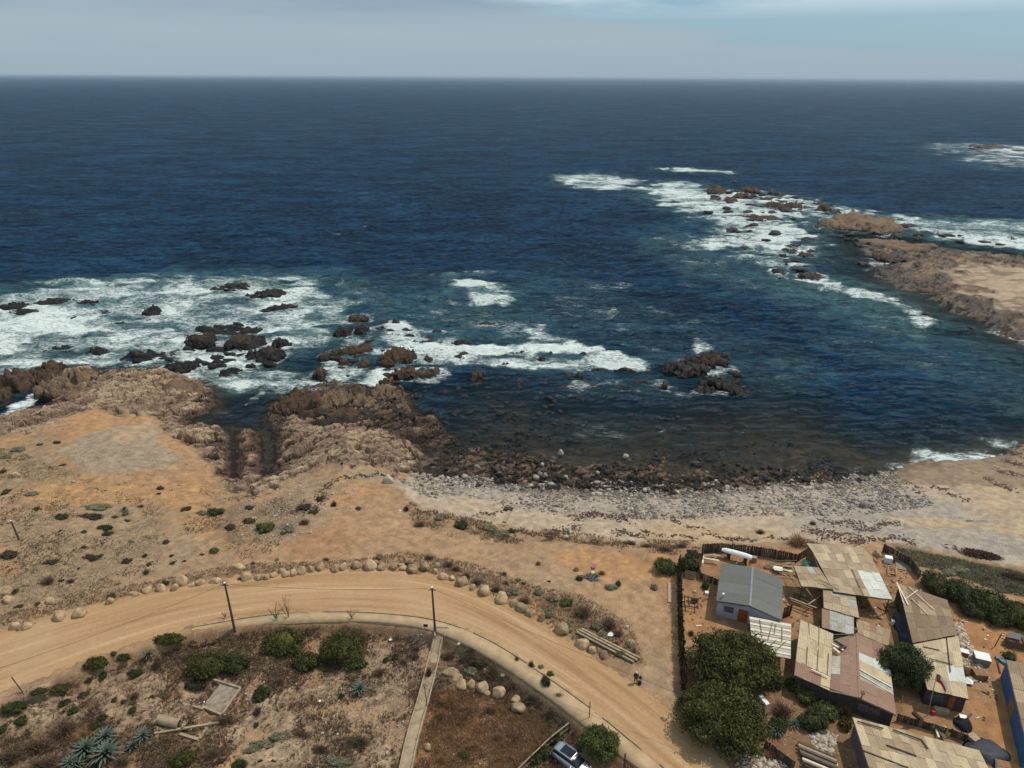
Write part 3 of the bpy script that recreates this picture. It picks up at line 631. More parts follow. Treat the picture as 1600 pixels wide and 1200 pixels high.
sand2 = sdf_poly(X2, Y2, pxpoly([(1475,418),(1530,402),(1620,410),(1800,440),(1900,560),(1620,492),(1560,476),(1520,452),(1480,432)], 3.2))+(fbm(X2*0.1, Y2*0.1, 211, 4)-0.5)*30-6+(fbm(X2*0.3, Y2*0.3, 212, 4)-0.5)*12
sm = sstep(-4, 5, sand2)
wq = (fbm(X2*0.2, Y2*0.2, 219, 3)-0.5)*1.5; wid, wed = worley(U2*0.07+wq, V2*0.22+wq, 220)
sp = V2*0.13+(fbm(X2*0.08, Y2*0.08, 221, 4)-0.5)*3+wid*1.6; sp = sp-np.floor(sp); sp2 = V2*0.42+wq*2+wid*2; sp2 = sp2-np.floor(sp2)
H2 = H2+(1-sm*0.85)*sstep(-8, 3, s2)*((st2-0.5)*1.6+(wid-0.5)*1.0+(sp-0.5)*1.3+(sp2-0.5)*0.8+(fbm(X2*0.35, Y2*0.35, 213, 3)-0.5)*0.8)
H2 = np.where(H2 > 0, H2*0.68, H2); fl2.Z = H2
C2 = np.empty(H2.shape+(3,)); C2[:] = (0.29, 0.20, 0.13)
t = sstep(0.5, 0.65, fbm(X2*0.06, Y2*0.06, 215, 4))[..., None]; C2 = C2*(1-t*0.7)+np.array((0.32, 0.20, 0.115))*t*0.7
C2 = C2*(1-sm[..., None]*0.85)+np.array((0.37, 0.265, 0.175))*sm[..., None]*0.85; C2 = C2*(0.55+0.9*fbm(X2*0.3, Y2*0.3, 223, 5))[..., None]*(1-(1-sm)*(1-sp2)*0.45)[..., None]*(1-0.45*sstep(0.56, 0.66, fbm(X2*0.16, Y2*0.3, 227, 5)))[..., None]
C2 = C2*(1-((1-sm)*(1-wid)*0.5)[..., None])
wet2 = (1-sm)*(1-sstep(0.3, 1.5, H2+(fbm(X2*0.2, Y2*0.2, 217, 3)-0.5)*2.2))
land_object('ground_headland', fl2, C2, np.full(H2.shape, 0.2), 0.3*(1-sm), (1-sm), wet2)
def land_z(x, y): return np.maximum(np.where((y > 164) & (x > 100), fl2.at(x, y), -30), np.where(y < 299, near.at(x, y), -30))
def S(px, py): return P(px, py, 0.0)

# ------------------------------------------------------------------ dirt road and sidewalk
def strip(name, A, B, n, m, dz, mat, zfun, jit=0.0, smooth=True):
    a, La = resample(A, n); b, Lb = resample(B, n); V = []; UV = []
    for i in range(n):
        ja, jb = [jit*(vnoise(np.array(i*0.35), np.array(q_), 5)-0.5)+jit*0.55*(vnoise(np.array(i*1.1), np.array(q_), 8)-0.5) for q_ in (0.3, 7.3)]
        e = (b[i]-a[i])/np.linalg.norm(b[i]-a[i])
        p0, p1 = a[i], b[i]
        for k in range(m):
            t = k/(m-1); q = p0*(1-t)+p1*t+e*(ja*max(0, 1-t*9)+jb*max(0, 1-(1-t)*9)); V.append((q[0], q[1], zfun(q[0], q[1])+dz)); UV.append((i/(n-1)*La, t*8.0))
    Fc = grid_faces(m, n); me = np_mesh(name, V, Fc, smooth)
    uvl = me.uv_layers.new(name='UVMap'); UV = np.array(UV, np.float32); uvl.data.foreach_set('uv', UV[Fc.ravel()].ravel())
    return me
o = link('dirt_road', strip('dirt_road', RU, RL, 420, 26, 0.03, None, gz, 1.1), 'road'); o['kind'] = 'structure'
def sidewalk():
    a, L = resample(WI, 160); b, _ = resample(WO, 160); V = []; Fc = []
    for i in range(160):
        p, q = a[i], b[i]
        V += [(p[0], p[1], 5.95), (p[0], p[1], 6.11), (q[0], q[1], 6.13), (q[0], q[1], 4.4)]
    for i in range(159):
        for k in range(3): Fc.append((i*4+k, i*4+k+1, i*4+k+5, i*4+k+4))
    return np_mesh('sidewalk', V, Fc)
o = link('sidewalk', sidewalk(), 'sidewalk'); o['kind'] = 'structure'
kerb = MB(); a, _ = resample(WI, 120)
e = np.gradient(a, axis=0); nrm = np.stack([-e[:, 1], e[:, 0]], 1); nrm /= np.linalg.norm(nrm, axis=1)[:, None]
for i in range(0, 119):
    if vnoise(np.array(i*0.3), np.array(2.2), 77) < 0.36: continue      # stretches buried by dirt
    p, q = a[i]+nrm[i]*0.22, a[i+1]+nrm[i+1]*0.22
    kerb.beam((p[0], p[1], 6.06), (q[0], q[1], 6.06), 0.16, 0.16)
o = kerb.build('kerb', 'concrete'); o['kind'] = 'structure'

# ================================================================== THE SEA
sx = axis(-190, 330, 0.9, -60000, 60000, 1.2); sy = axis(84, 430, 0.75, 40, 80000, 1.09)
XX, YY = np.meshgrid(sx, sy)
def swell(x, y):
    return 0.20*np.sin((y*0.96+x*0.20)*0.42+3*fbm(x*0.02, y*0.02, 301, 2)*6)+1.5*(fbm(x*0.06, y*0.15, 303, 4)-0.5)+0.95*(ridged(x*0.11, y*0.28, 307, 4)-0.5)+0.45*(vnoise(x*0.30+y*0.05, y*0.62, 309)-0.5)
dep = -land_z(XX, YY); dep = np.where((YY > 299) & ~((XX > 100) & (YY < 519)), 12, dep); dep = np.clip(dep, -5, 12)
damp = sstep(0.3, 2.5, dep)*0.95+0.05
ZZ = swell(XX, YY)*1.15*damp*(1-sstep(600, 1300, YY))*(1-sstep(400, 700, np.abs(XX)))
foam = np.zeros_like(XX); teal = np.zeros_like(XX)
def foamy(px_pts, k, f=1.0, te=0.0, wf=0.12):
    pts = np.array([S(a, b)[:2] for a, b in px_pts]); fe = max(f*np.hypot(*pts.mean(0))/60, 0.6)*1.3; pad = fe*4
    i0, i1 = np.searchsorted(sx, (pts[:, 0].min()-pad, pts[:, 0].max()+pad)); j0, j1 = np.searchsorted(sy, (pts[:, 1].min()-pad, pts[:, 1].max()+pad))
    sl = (slice(j0, j1), slice(i0, i1)); x_, y_ = XX[sl], YY[sl]
    s_ = sdf_poly(x_, y_, pts)+(fbm(x_*wf, y_*wf*1.4, 311, 5)-0.5)*fe*6
    k = k if k < 0.7 else 0.7+(k-0.7)*0.45
    if k: foam[sl] = np.maximum(foam[sl], k*sstep(-fe*2.2, fe*1.2, s_))
    if te: teal[sl] = np.maximum(teal[sl], te*sstep(-fe*3, fe, s_))
foamy([(-120,475),(0,458),(100,440),(200,438),(300,430),(400,432),(480,440),(530,460),(545,490),(520,520),(480,540),(430,530),(380,560),(420,590),(300,590),(200,575),(100,565),(0,600),(-120,620)], 0.55, 1.2, 1.0)
foamy([(-120,490),(0,480),(110,478),(160,500),(130,525),(60,545),(0,560),(-120,580)], 0.85, 1, 1)
foamy([(160,455),(300,440),(330,452),(300,475),(200,492),(160,480)], 0.66, 1, 1)
foamy([(330,440),(400,438),(480,450),(500,480),(430,500),(400,480),(350,470)], 0.66, 1, 1)
foamy([(430,505),(520,495),(500,530),(440,540)], 0.60, 1, 1)
foamy([(250,570),(340,555),(400,570),(460,590),(440,605),(360,590),(300,588)], 0.66, 0.8, 0.8)
foamy([(428,600),(470,590),(497,592),(500,604),(455,606)], 0.75, 0.4)
foamy([(375,640),(392,622),(412,606),(415,612),(398,632),(368,645)], 0.55, 0.4)
foamy([(0,648),(30,630),(78,606),(82,612),(40,640),(0,657)], 0.9, 0.25); foamy([(35,648),(80,632),(82,637),(40,652)], 0.8, 0.2); foamy([(150,588),(176,584),(174,592),(152,595)], 0.95, 0.2); foamy([(152,600),(165,594),(162,606),(150,608)], 0.8, 0.2)
foamy([(500,575),(520,560),(560,570),(590,560),(560,590),(520,592),(500,583)], 0.78, 0.5, 0.5)
foamy([(590,520),(610,500),(640,500),(655,525),(700,535),(760,548),(740,575),(690,570),(640,560),(615,580),(590,600),(575,590),(600,555)], 0.72, 0.6, 0.7)
foamy([(545,520),(600,505),(600,560),(560,575),(520,560)], 0.52, 0.6, 0.7)
foamy([(740,548),(800,538),(850,540),(945,540),(946,550),(880,552),(830,556),(790,552),(740,562)], 0.92, 0.35, 0.8)
foamy([(820,520),(850,515),(880,540),(840,545)], 0.60, 0.5, 0.6)
foamy([(700,560),(800,562),(860,570),(940,560),(1005,565),(1008,572),(940,580),(880,580),(800,575),(700,575)], 0.66, 0.5, 0.8)
foamy([(945,545),(1000,560),(1010,575),(930,578)], 0.72, 0.4, 0.6)
foamy([(880,590),(1000,590),(1060,590),(1050,620),(950,615),(890,605)], 0.40, 0.6, 0.2)
foamy([(706,430),(745,427),(762,442),(800,447),(812,466),(786,482),(752,475),(716,455)], 0.56, 0.6, 0.9); foamy([(715,433),(748,430),(755,442),(735,452),(715,447)], 0.9, 0.4, 0.9)
foamy([(1040,585),(1060,560),(1080,560),(1160,572),(1150,582),(1090,592)], 0.50, 0.5, 0.2)
foamy([(1080,528),(1095,525),(1098,545),(1085,552)], 0.68, 0.4, 0.3)
foamy([(1215,568),(1260,565),(1285,590),(1265,608),(1225,598)], 0.40, 0.8, 0.4)
foamy([(1010,290),(1060,284),(1110,298),(1200,302),(1285,318),(1290,340),(1255,335),(1245,355),(1262,378),(1225,420),(1190,415),(1150,390),(1100,382),(1125,360),(1110,340),(1050,325),(1012,305)], 0.62, 0.8, 0.9)
foamy([(1030,295),(1095,298),(1110,315),(1140,325),(1120,330),(1060,320)], 0.8, 0.5, 0.9); foamy([(1160,350),(1240,352),(1255,365),(1225,395),(1190,392),(1170,370)], 0.92, 0.5, 0.9); foamy([(1170,330),(1260,330),(1240,345),(1180,345)], 0.72, 0.5, 0.9)
foamy([(870,275),(930,270),(1000,283),(990,295),(930,297),(880,286)], 0.64, 0.5, 0.8); foamy([(1030,264),(1060,263),(1145,268),(1140,272),(1060,268)], 0.85, 0.25, 0.6)
foamy([(1280,318),(1400,340),(1500,344),(1620,348),(1800,350),(1800,408),(1620,392),(1500,380),(1410,360),(1290,335)], 0.55, 0.7, 1.0); foamy([(1480,366),(1540,372),(1620,378),(1800,385),(1800,405),(1600,390),(1500,380)], 0.92, 0.4, 1.0)
foamy([(1470,222),(1530,224),(1620,228),(1800,232),(1800,272),(1620,263),(1540,262),(1490,240)], 0.50, 0.8, 0.3); foamy([(1500,226),(1600,230),(1640,240),(1560,238)], 0.78, 0.4, 0.3)
foamy([(1190,420),(1290,430),(1400,460),(1452,505),(1430,530),(1340,500),(1230,460)], 0.25, 1.0, 0.75)
foamy([(1225,432),(1300,443),(1380,462),(1445,495),(1448,505),(1390,478),(1310,456),(1230,440)], 0.62, 0.35, 0.7); foamy([(1425,500),(1452,496),(1454,511),(1432,508)], 0.62, 0.3, 0.7)
foamy([(1560,510),(1600,528),(1640,545),(1600,538),(1555,518)], 0.62, 0.3, 0.4); foamy([(1360,405),(1395,398),(1400,410),(1350,425)], 0.55, 0.3)
foamy([(1400,732),(1440,712),(1520,706),(1570,690),(1650,672),(1650,688),(1580,704),(1530,715),(1470,716),(1410,736)], 0.62, 0.5, 0.6); foamy([(1435,722),(1530,713),(1600,697),(1660,682),(1660,690),(1600,704),(1540,719),(1440,726)], 0.80, 0.25)
foamy([(1300,720),(1400,716),(1400,740),(1330,745)], 0.36, 0.6); foamy([(1300,745),(1360,742),(1360,750),(1300,752)], 0.5, 0.4)
foamy([(540,430),(640,460),(760,470),(860,500),(900,560),(700,540),(560,500),(520,460)], 0.30, 1.2, 0.55); foamy([(640,640),(760,600),(1100,600),(1300,660),(1350,740),(900,760),(660,735)], 0.16, 1, 0.0); foamy([(500,440),(700,430),(900,440),(1000,480),(1150,520),(1200,600),(1000,560),(860,520),(700,500),(560,470)], 0.22, 1.2, 0.25); foamy([(1060,360),(1120,400),(1200,440),(1150,450),(1080,420),(1020,380)], 0.30, 1.0, 0.5); foamy([(1300,520),(1450,520),(1600,560),(1640,640),(1500,600),(1360,560)], 0.22, 1.2, 0.3)
foamy([(830,480),(900,470),(960,500),(900,530),(840,520)], 0.28, 1.0, 0.3); foamy([(850,420),(1000,450),(1050,500),(960,480)], 0.24, 1.0, 0.1)

# ------------------------------------------------------------------ sea rocks (each its own thing)
def ico(sub):
    bm = bmesh.new(); bmesh.ops.create_icosphere(bm, subdivisions=sub, radius=1.0)
    V = np.array([v.co[:] for v in bm.verts]); Fc = np.array([[v.index for v in f.verts] for f in bm.faces]); bm.free(); return V, Fc
ICO = {k: ico(k) for k in (1, 2, 3, 4)}
def rock_verts(sub, seed, rough=0.5, strat=0.0, ang=0.0):
    V, Fc = ICO[sub]; V = V.copy(); r = np.random.default_rng(seed)
    q = V*1.3+r.uniform(-50, 50, 3)
    n1 = vnoise(q[:, 0]*1.0+q[:, 2]*0.7, q[:, 1]*1.0-q[:, 2]*0.5, seed); n2 = ridged(q[:, 0]*2.2+q[:, 2], q[:, 1]*2.2+q[:, 2]*0.6, seed+5, 3)
    V = V*(1+rough*(n1-0.5)*1.1+rough*(n2-0.5)*0.8)[:, None]
    for _ in range(7):       # flat broken faces
        d_ = r.normal(size=3); d_[2] = abs(d_[2]); d_ /= np.linalg.norm(d_); lim = r.uniform(0.62, 0.95); s_ = V@d_; k_ = s_ > lim
        V[k_] -= np.outer(s_[k_]-lim, d_)*0.85
    return V, Fc
GRP = {}
def sea_rock(px, py, w, h, mat='sea_rock_dark', rot=0.0, rough=0.8, seed=None, z0=0.0, name='sea_rock', jag=True, tilt=0.0):
    p = S(px, py+h*0.25); s = ppm(p); dd = math.atan2(70, math.hypot(p[0], p[1]))
    wm = w/s; hm = max(0.62*h/(s*math.cos(dd)), 0.45); dm = min(max(0.75*h/(s*math.sin(dd)), 0.32*wm), 1.3*wm)
    sub = 4 if w > 45 else 3 if w > 13 else 2
    sd_ = seed or int(px*7+py*13)
    r_ = np.random.default_rng(sd_); k_ = 1 if w < 11 else int(3+min(w, 110)/7); VV = []; FF = []; o0 = 0
    for i_ in range(k_):
        sb_ = (4 if w > 22 else 3) if i_ == 0 and w > 12 else (3 if w > 40 else 2)
        V, Fc = rock_verts(sb_, sd_+i_*31, rough)
        if i_ == 0: V = V*np.array([wm*(0.46 if k_ > 1 else .55), dm*(0.46 if k_ > 1 else .55), hm*0.85])
        else:
            a_ = r_.uniform(0, 6.28); q_ = r_.uniform(0.35, 1.0); fx = r_.uniform(0.12, 0.26); V = V*np.array([wm*fx, max(dm*fx, wm*fx*0.5), hm*r_.uniform(0.4, 1.0)*(1.15-0.6*q_)])+np.array([math.cos(a_)*q_*wm*0.46, math.sin(a_)*q_*dm*0.46, 0])
        if jag and sb_ > 2:
            fq = max(1.0, wm/7); jn = ridged(V[:, 0]*1.0/fq+sd_, V[:, 1]*1.8/fq+sd_*0.7, sd_, 4); V[:, 2] += (jn-0.55)*hm*(1.3 if mat != 'sea_rock_tan' else 0.8)*(V[:, 2] > -hm*0.3); wi_, we_ = worley(V[:, 0]*0.9/fq+sd_, V[:, 1]*1.6/fq, sd_ % 91); V[:, 2] += ((wi_-0.5)*0.55-(we_ < 0.10)*0.25)*hm*(V[:, 2] > 0)
        VV.append(V); FF.append(Fc+o0); o0 += len(V)
    V = np.concatenate(VV); Fc = np.concatenate(FF); V[:, 2] = np.maximum(V[:, 2], -hm*0.6)
    c, s_ = math.cos(rot), math.sin(rot); V = np.stack([V[:, 0]*c-V[:, 1]*s_, V[:, 0]*s_+V[:, 1]*c, V[:, 2]+V[:, 0]*0.0], 1)
    me = np_mesh(name, V, Fc, False)
    o = link(name, me, mat, None, (p[0], p[1], z0))
    # white water round it
    if w > 8 and rr_foam:
        i0, i1 = np.searchsorted(sx, (p[0]-wm-4, p[0]+wm+4)); j0, j1 = np.searchsorted(sy, (p[1]-dm-4, p[1]+dm+4)); sl = (slice(j0, j1), slice(i0, i1))
        rr = np.hypot((XX[sl]-p[0])/(wm*0.55), (YY[sl]-p[1])/(dm*0.6)); foam[sl] = np.maximum(foam[sl], rr_foam*np.exp(-((rr-1.0)/0.45)**2))
    return o
def rock_set(lst, base, cat, group, mat, **kw):
    lst = sorted(lst, key=lambda q: q[0]); n = len(lst)
    for i, q in enumerate(lst):
        mt = q[4] if len(q) > 4 and isinstance(q[4], str) else mat; rt_ = q[5] if len(q) > 5 else kw.get('rot', 0)
        o = sea_rock(q[0], q[1], q[2], q[3], mt, rt_, **{k: v for k, v in kw.items() if k != 'rot'})
        col_ = {'sea_rock_dark': 'black', 'sea_rock_tan': 'tan', 'shelf_rock': 'brown'}[mt]
        sz = 'large' if q[2] >= 45 else 'medium' if q[2] >= 18 else 'small'
        tag(o, '%s %s %s, %s from left' % (sz, col_, base, ordn(i+1) if i < n-1 else 'last'), cat, group)
rr_foam = 0.6
T, B_ = 'sea_rock_tan', 'shelf_rock'
rock_set([(19,479,36,14),(37,487,50,9),(85,473,54,12),(135,473,38,9),(95,484,22,6),(122,497,26,6),(162,491,36,7),(241,485,30,14),(332,452,20,6),(365,448,52,12),(417,460,56,13),(437,482,50,9),(92,545,44,9),(153,550,36,14),(188,505,24,4),(145,520,30,4)],
         'rock awash in the left surf', 'rock', 'rocks in the left surf', 'sea_rock_dark', rot=R(10))
rock_set([(222,557,62,16),(270,553,50,9),(285,572,56,16),(357,582,42,12),(331,567,11,4),(350,517,88,14),(315,533,46,18),(378,534,64,24),(392,572,16,8),(415,553,56,20),(440,535,24,14),(303,528,30,12),(340,545,34,10)],
         'kelp rock behind the left ledge', 'rock', 'kelp rocks behind the left ledge', 'sea_rock_dark', rot=R(8))
rr_foam = 0.0
rock_set([(8,622,26,22),(33,594,62,34),(84,574,52,18),(80,590,42,20),(200,584,50,14),(243,580,34,12),(112,600,78,44,T),(212,606,90,26,T,R(20)),(285,612,80,38,T,R(22)),(232,644,100,26,T,R(20)),(75,618,26,16),(140,590,50,24,T)],
         'block of the rock ledge at the left shore', 'rock', 'blocks of the left shore ledge', B_, rough=0.55)
rock_set([(467,628,76,36,B_),(527,622,62,40,T),(572,630,56,22,T),(602,614,48,28,T,R(30)),(520,650,130,18,B_),(455,640,50,20,B_),(560,645,60,14,B_),(640,650,46,10,B_),(610,640,40,12,B_)],
         'cracked rock of the middle shelf', 'rock', 'rocks of the low middle shelf', B_, rough=0.6)
rr_foam = 0.55
rock_set([(559,497,38,12,B_),(536,519,28,18),(566,517,24,16),(617,505,18,12),(685,520,24,7),(560,547,58,18,B_,R(20)),(525,552,24,12,B_),(507,557,20,14,B_),(565,571,22,17,B_),(539,567,16,12,B_),(500,583,26,20,B_),(579,578,15,8),(628,556,50,26,B_,R(35)),(605,570,26,18,B_,R(30)),(670,562,18,13,B_),(657,550,18,8),(665,536,42,8),(720,539,28,11),(663,583,60,18,B_,R(30)),(637,583,46,18,B_,R(25)),(607,593,20,18,T),(585,535,24,8),(640,525,22,6),(612,542,18,6),(700,548,20,6)],
         'rock in foam off the middle point', 'rock', 'rocks off the middle point', 'sea_rock_dark')
rr_foam = 0.3
rock_set([(747,588,26,15,B_),(847,560,14,11),(717,558,20,6),(812,552,30,6),(905,586,14,8),(886,585,18,9,B_),(1037,605,13,17,B_),(1006,608,11,9),(970,602,11,7,B_),(987,605,11,7,B_),(997,597,13,7,B_),(977,577,32,6),(937,578,32,5),(790,570,20,6),(850,595,18,7,B_),(760,505,22,5,B_),(832,503,12,5),(857,552,14,5),(912,553,16,6)],
         'low rock in the foam line before the bay', 'rock', 'low rocks in the foam line', 'sea_rock_dark')
rock_set([(1062,578,56,18),(1110,565,62,24),(1085,572,50,20),(1125,598,60,18),(1155,612,36,12),(1050,572,24,12),(1100,608,34,12)],
         'jagged rock of the bay reef', 'rock', 'rocks of the dark reef in the bay', 'sea_rock_dark', rot=R(-18), rough=1.0)
rr_foam = 0.5
rock_set([(1120,296,34,12,B_),(1147,283,9,5),(1176,298,30,11,B_),(1158,307,28,13,B_),(1140,313,22,12,B_),(1118,312,20,9),(1101,315,15,3),(1212,303,28,6),(1195,311,22,8,B_),(1180,325,10,7,B_),(1208,321,30,13,B_),(1238,322,36,14,B_),(1139,331,22,7),(1158,338,17,5),(1191,341,50,10,B_),(1143,359,22,8),(1166,354,12,7),(1162,387,16,5),(1279,319,24,6),(1289,327,24,14,B_),(1277,354,14,8,B_),(1035,284,12,3),(1225,326,22,10),(1260,325,14,5),(1305,331,18,9)],
         'rock of the far reef chain', 'rock', 'rocks of the far reef chain', 'sea_rock_dark')
rock_set([(1266,375,30,8),(1232,392,32,9),(1259,398,28,9,B_),(1270,392,18,6),(1223,399,14,6),(1229,411,14,9),(1244,409,18,9),(1217,424,22,10),(1220,435,13,4),(1242,436,24,5),(1268,431,38,10),(1262,417,18,5),(1238,422,12,4),(1282,378,16,4),(1250,385,12,4)],
         'dark rock left of the right headland', 'rock', 'dark rocks left of the headland', 'sea_rock_dark')
rr_foam = 0.25
rock_set([(1410,355,13,9,B_),(1401,369,20,9),(1434,371,16,8),(1416,352,32,4),(1436,358,16,4),(1462,362,14,5),(1482,368,28,5),(1578,372,14,5),(1337,374,16,6),(1342,382,20,6),(1403,384,112,15,T,R(-18)),(1388,404,48,12,B_),(1460,499,16,6),(1346,411,18,6,B_),(1322,431,7,4),(1297,408,14,5,B_),(1372,352,20,5),(1500,372,22,4),(1448,490,14,6),(1520,512,12,4)],
         'rock round the tip of the right headland', 'rock', 'rocks round the right headland', 'sea_rock_dark')
rr_foam = 0.4
o = sea_rock(1345, 347, 98, 26, 'sea_rock_tan', 0, 0.5); tag(o, 'largest tan rock islet standing in the water off the right headland', 'rock', 'rocks round the right headland')
o = sea_rock(1334, 336, 20, 18, 'sea_rock_tan', 0, 0.6); tag(o, 'tan hump on top of the largest rock islet', 'rock', 'rocks round the right headland')
rock_set([(1548,229,52,5),(1522,232,20,3),(1592,235,22,4),(1575,231,14,3)], 'flat rock in the distant surf at the right edge', 'rock', 'rocks in the distant surf', 'sea_rock_dark')

# small rocks in the shallows
base = []
for k in range(8):
    V, Fc = rock_verts(2, 900+k, 0.6); me = np_mesh('shallow_rock', V, Fc); me.materials.append(MAT['shelf_rock']); base.append(me)
pal = []
for k in range(6):
    V, Fc = rock_verts(2, 950+k, 0.35); me = np_mesh('stone', V, Fc); pal.append(me)
shp = [(650,600),(760,585),(900,590),(1060,620),(1150,640),(1200,690),(1240,720),(1330,740),(1300,750),(1150,756),(1000,760),(850,755),(720,742),(670,725),(700,700),(640,670)]
shw = [S(a, b)[:2] for a, b in shp]; cnt = 0; pts_used = []
while cnt < 290:
    q = (random.uniform(640, 1340), random.uniform(580, 760))
    w_ = S(*q)
    if sdf_poly(np.array([w_[0]]), np.array([w_[1]]), shw)[0] < 0: continue
    if vnoise(np.array(w_[0]*0.09), np.array(w_[1]*0.13), 401) < random.uniform(0.25, 0.7): continue
    s_ = random.uniform(0.35, 0.95)*(1.25 if q[1] < 650 else 0.85)
    o = link('shallow_rock', base[cnt % 8], None, None, (w_[0], w_[1], random.uniform(-0.12, 0.06)), (0, 0, random.uniform(0, 6.28)), (s_*1.15, s_*0.7, s_*0.5))
    tag(o, 'small brown rock barely breaking the shallow water off the beach', 'rock', 'small brown rocks in the shallows'); cnt += 1

def fill_rocks(region, n, smin, smax, label, group, mk='sea_rock_dark', zlo=-0.1, zhi=0.25):
    rg = [S(a, b)[:2] for a, b in region]; forms = []
    for k in range(7):
        V, Fc = rock_verts(2, 1300+k, 0.9); V[:, 2] += (ridged(V[:, 0]*2+k, V[:, 1]*2, 9+k, 3)-0.5)*0.7; me = np_mesh('sea_rock', V, Fc); me.materials.append(MAT[mk]); forms.append(me)
    lo, hi = np.min(rg, 0), np.max(rg, 0); c_ = 0
    while c_ < n:
        q = (random.uniform(lo[0], hi[0]), random.uniform(lo[1], hi[1]))
        if sdf_poly(np.array([q[0]]), np.array([q[1]]), rg)[0] < 0 or vnoise(np.array(q[0]*0.10), np.array(q[1]*0.16), 407) < random.uniform(0.3, 0.75): continue
        s_ = random.uniform(smin, smax); o = link('sea_rock', forms[c_ % 7], None, None, (q[0], q[1], random.uniform(zlo, zhi)), (0, 0, random.uniform(-0.5, 0.5)), (s_*1.4, s_*0.8, s_*0.55)); tag(o, label, 'rock', group); c_ += 1
fill_rocks([(1110,292),(1200,298),(1300,320),(1310,345),(1280,370),(1290,430),(1220,430),(1220,390),(1150,360),(1100,330)], 60, 0.9, 2.6, 'small dark rock scattered between the larger ones of the far reef', 'small rocks of the far reef', 'sea_rock_dark', 0.2, 0.9)
fill_rocks([(1290,330),(1400,345),(1500,370),(1600,385),(1600,400),(1480,385),(1380,372),(1300,385)], 30, 0.8, 2.2, 'small dark rock along the seaward edge of the right headland', 'small rocks of the headland edge', 'sea_rock_dark', 0.1, 0.7)
fill_rocks([(200,548),(300,520),(380,505),(440,530),(440,560),(400,590),(320,575),(230,568)], 45, 0.5, 1.5, 'small black kelp rock in the dark water behind the left ledge', 'small kelp rocks behind the ledge', 'sea_rock_dark', 0.0, 0.5)
fill_rocks([(495,600),(510,550),(550,515),(620,500),(700,540),(760,560),(700,590),(640,600)], 55, 0.4, 1.3, 'small brown rock among the white water off the middle point', 'small rocks off the middle point', 'shelf_rock', 0.0, 0.5)
fill_rocks([(1030,580),(1060,560),(1120,548),(1150,575),(1175,615),(1110,612),(1040,595)], 22, 0.5, 1.3, 'small jagged rock at the edge of the bay reef', 'small rocks of the bay reef', 'sea_rock_dark', 0.0, 0.4)

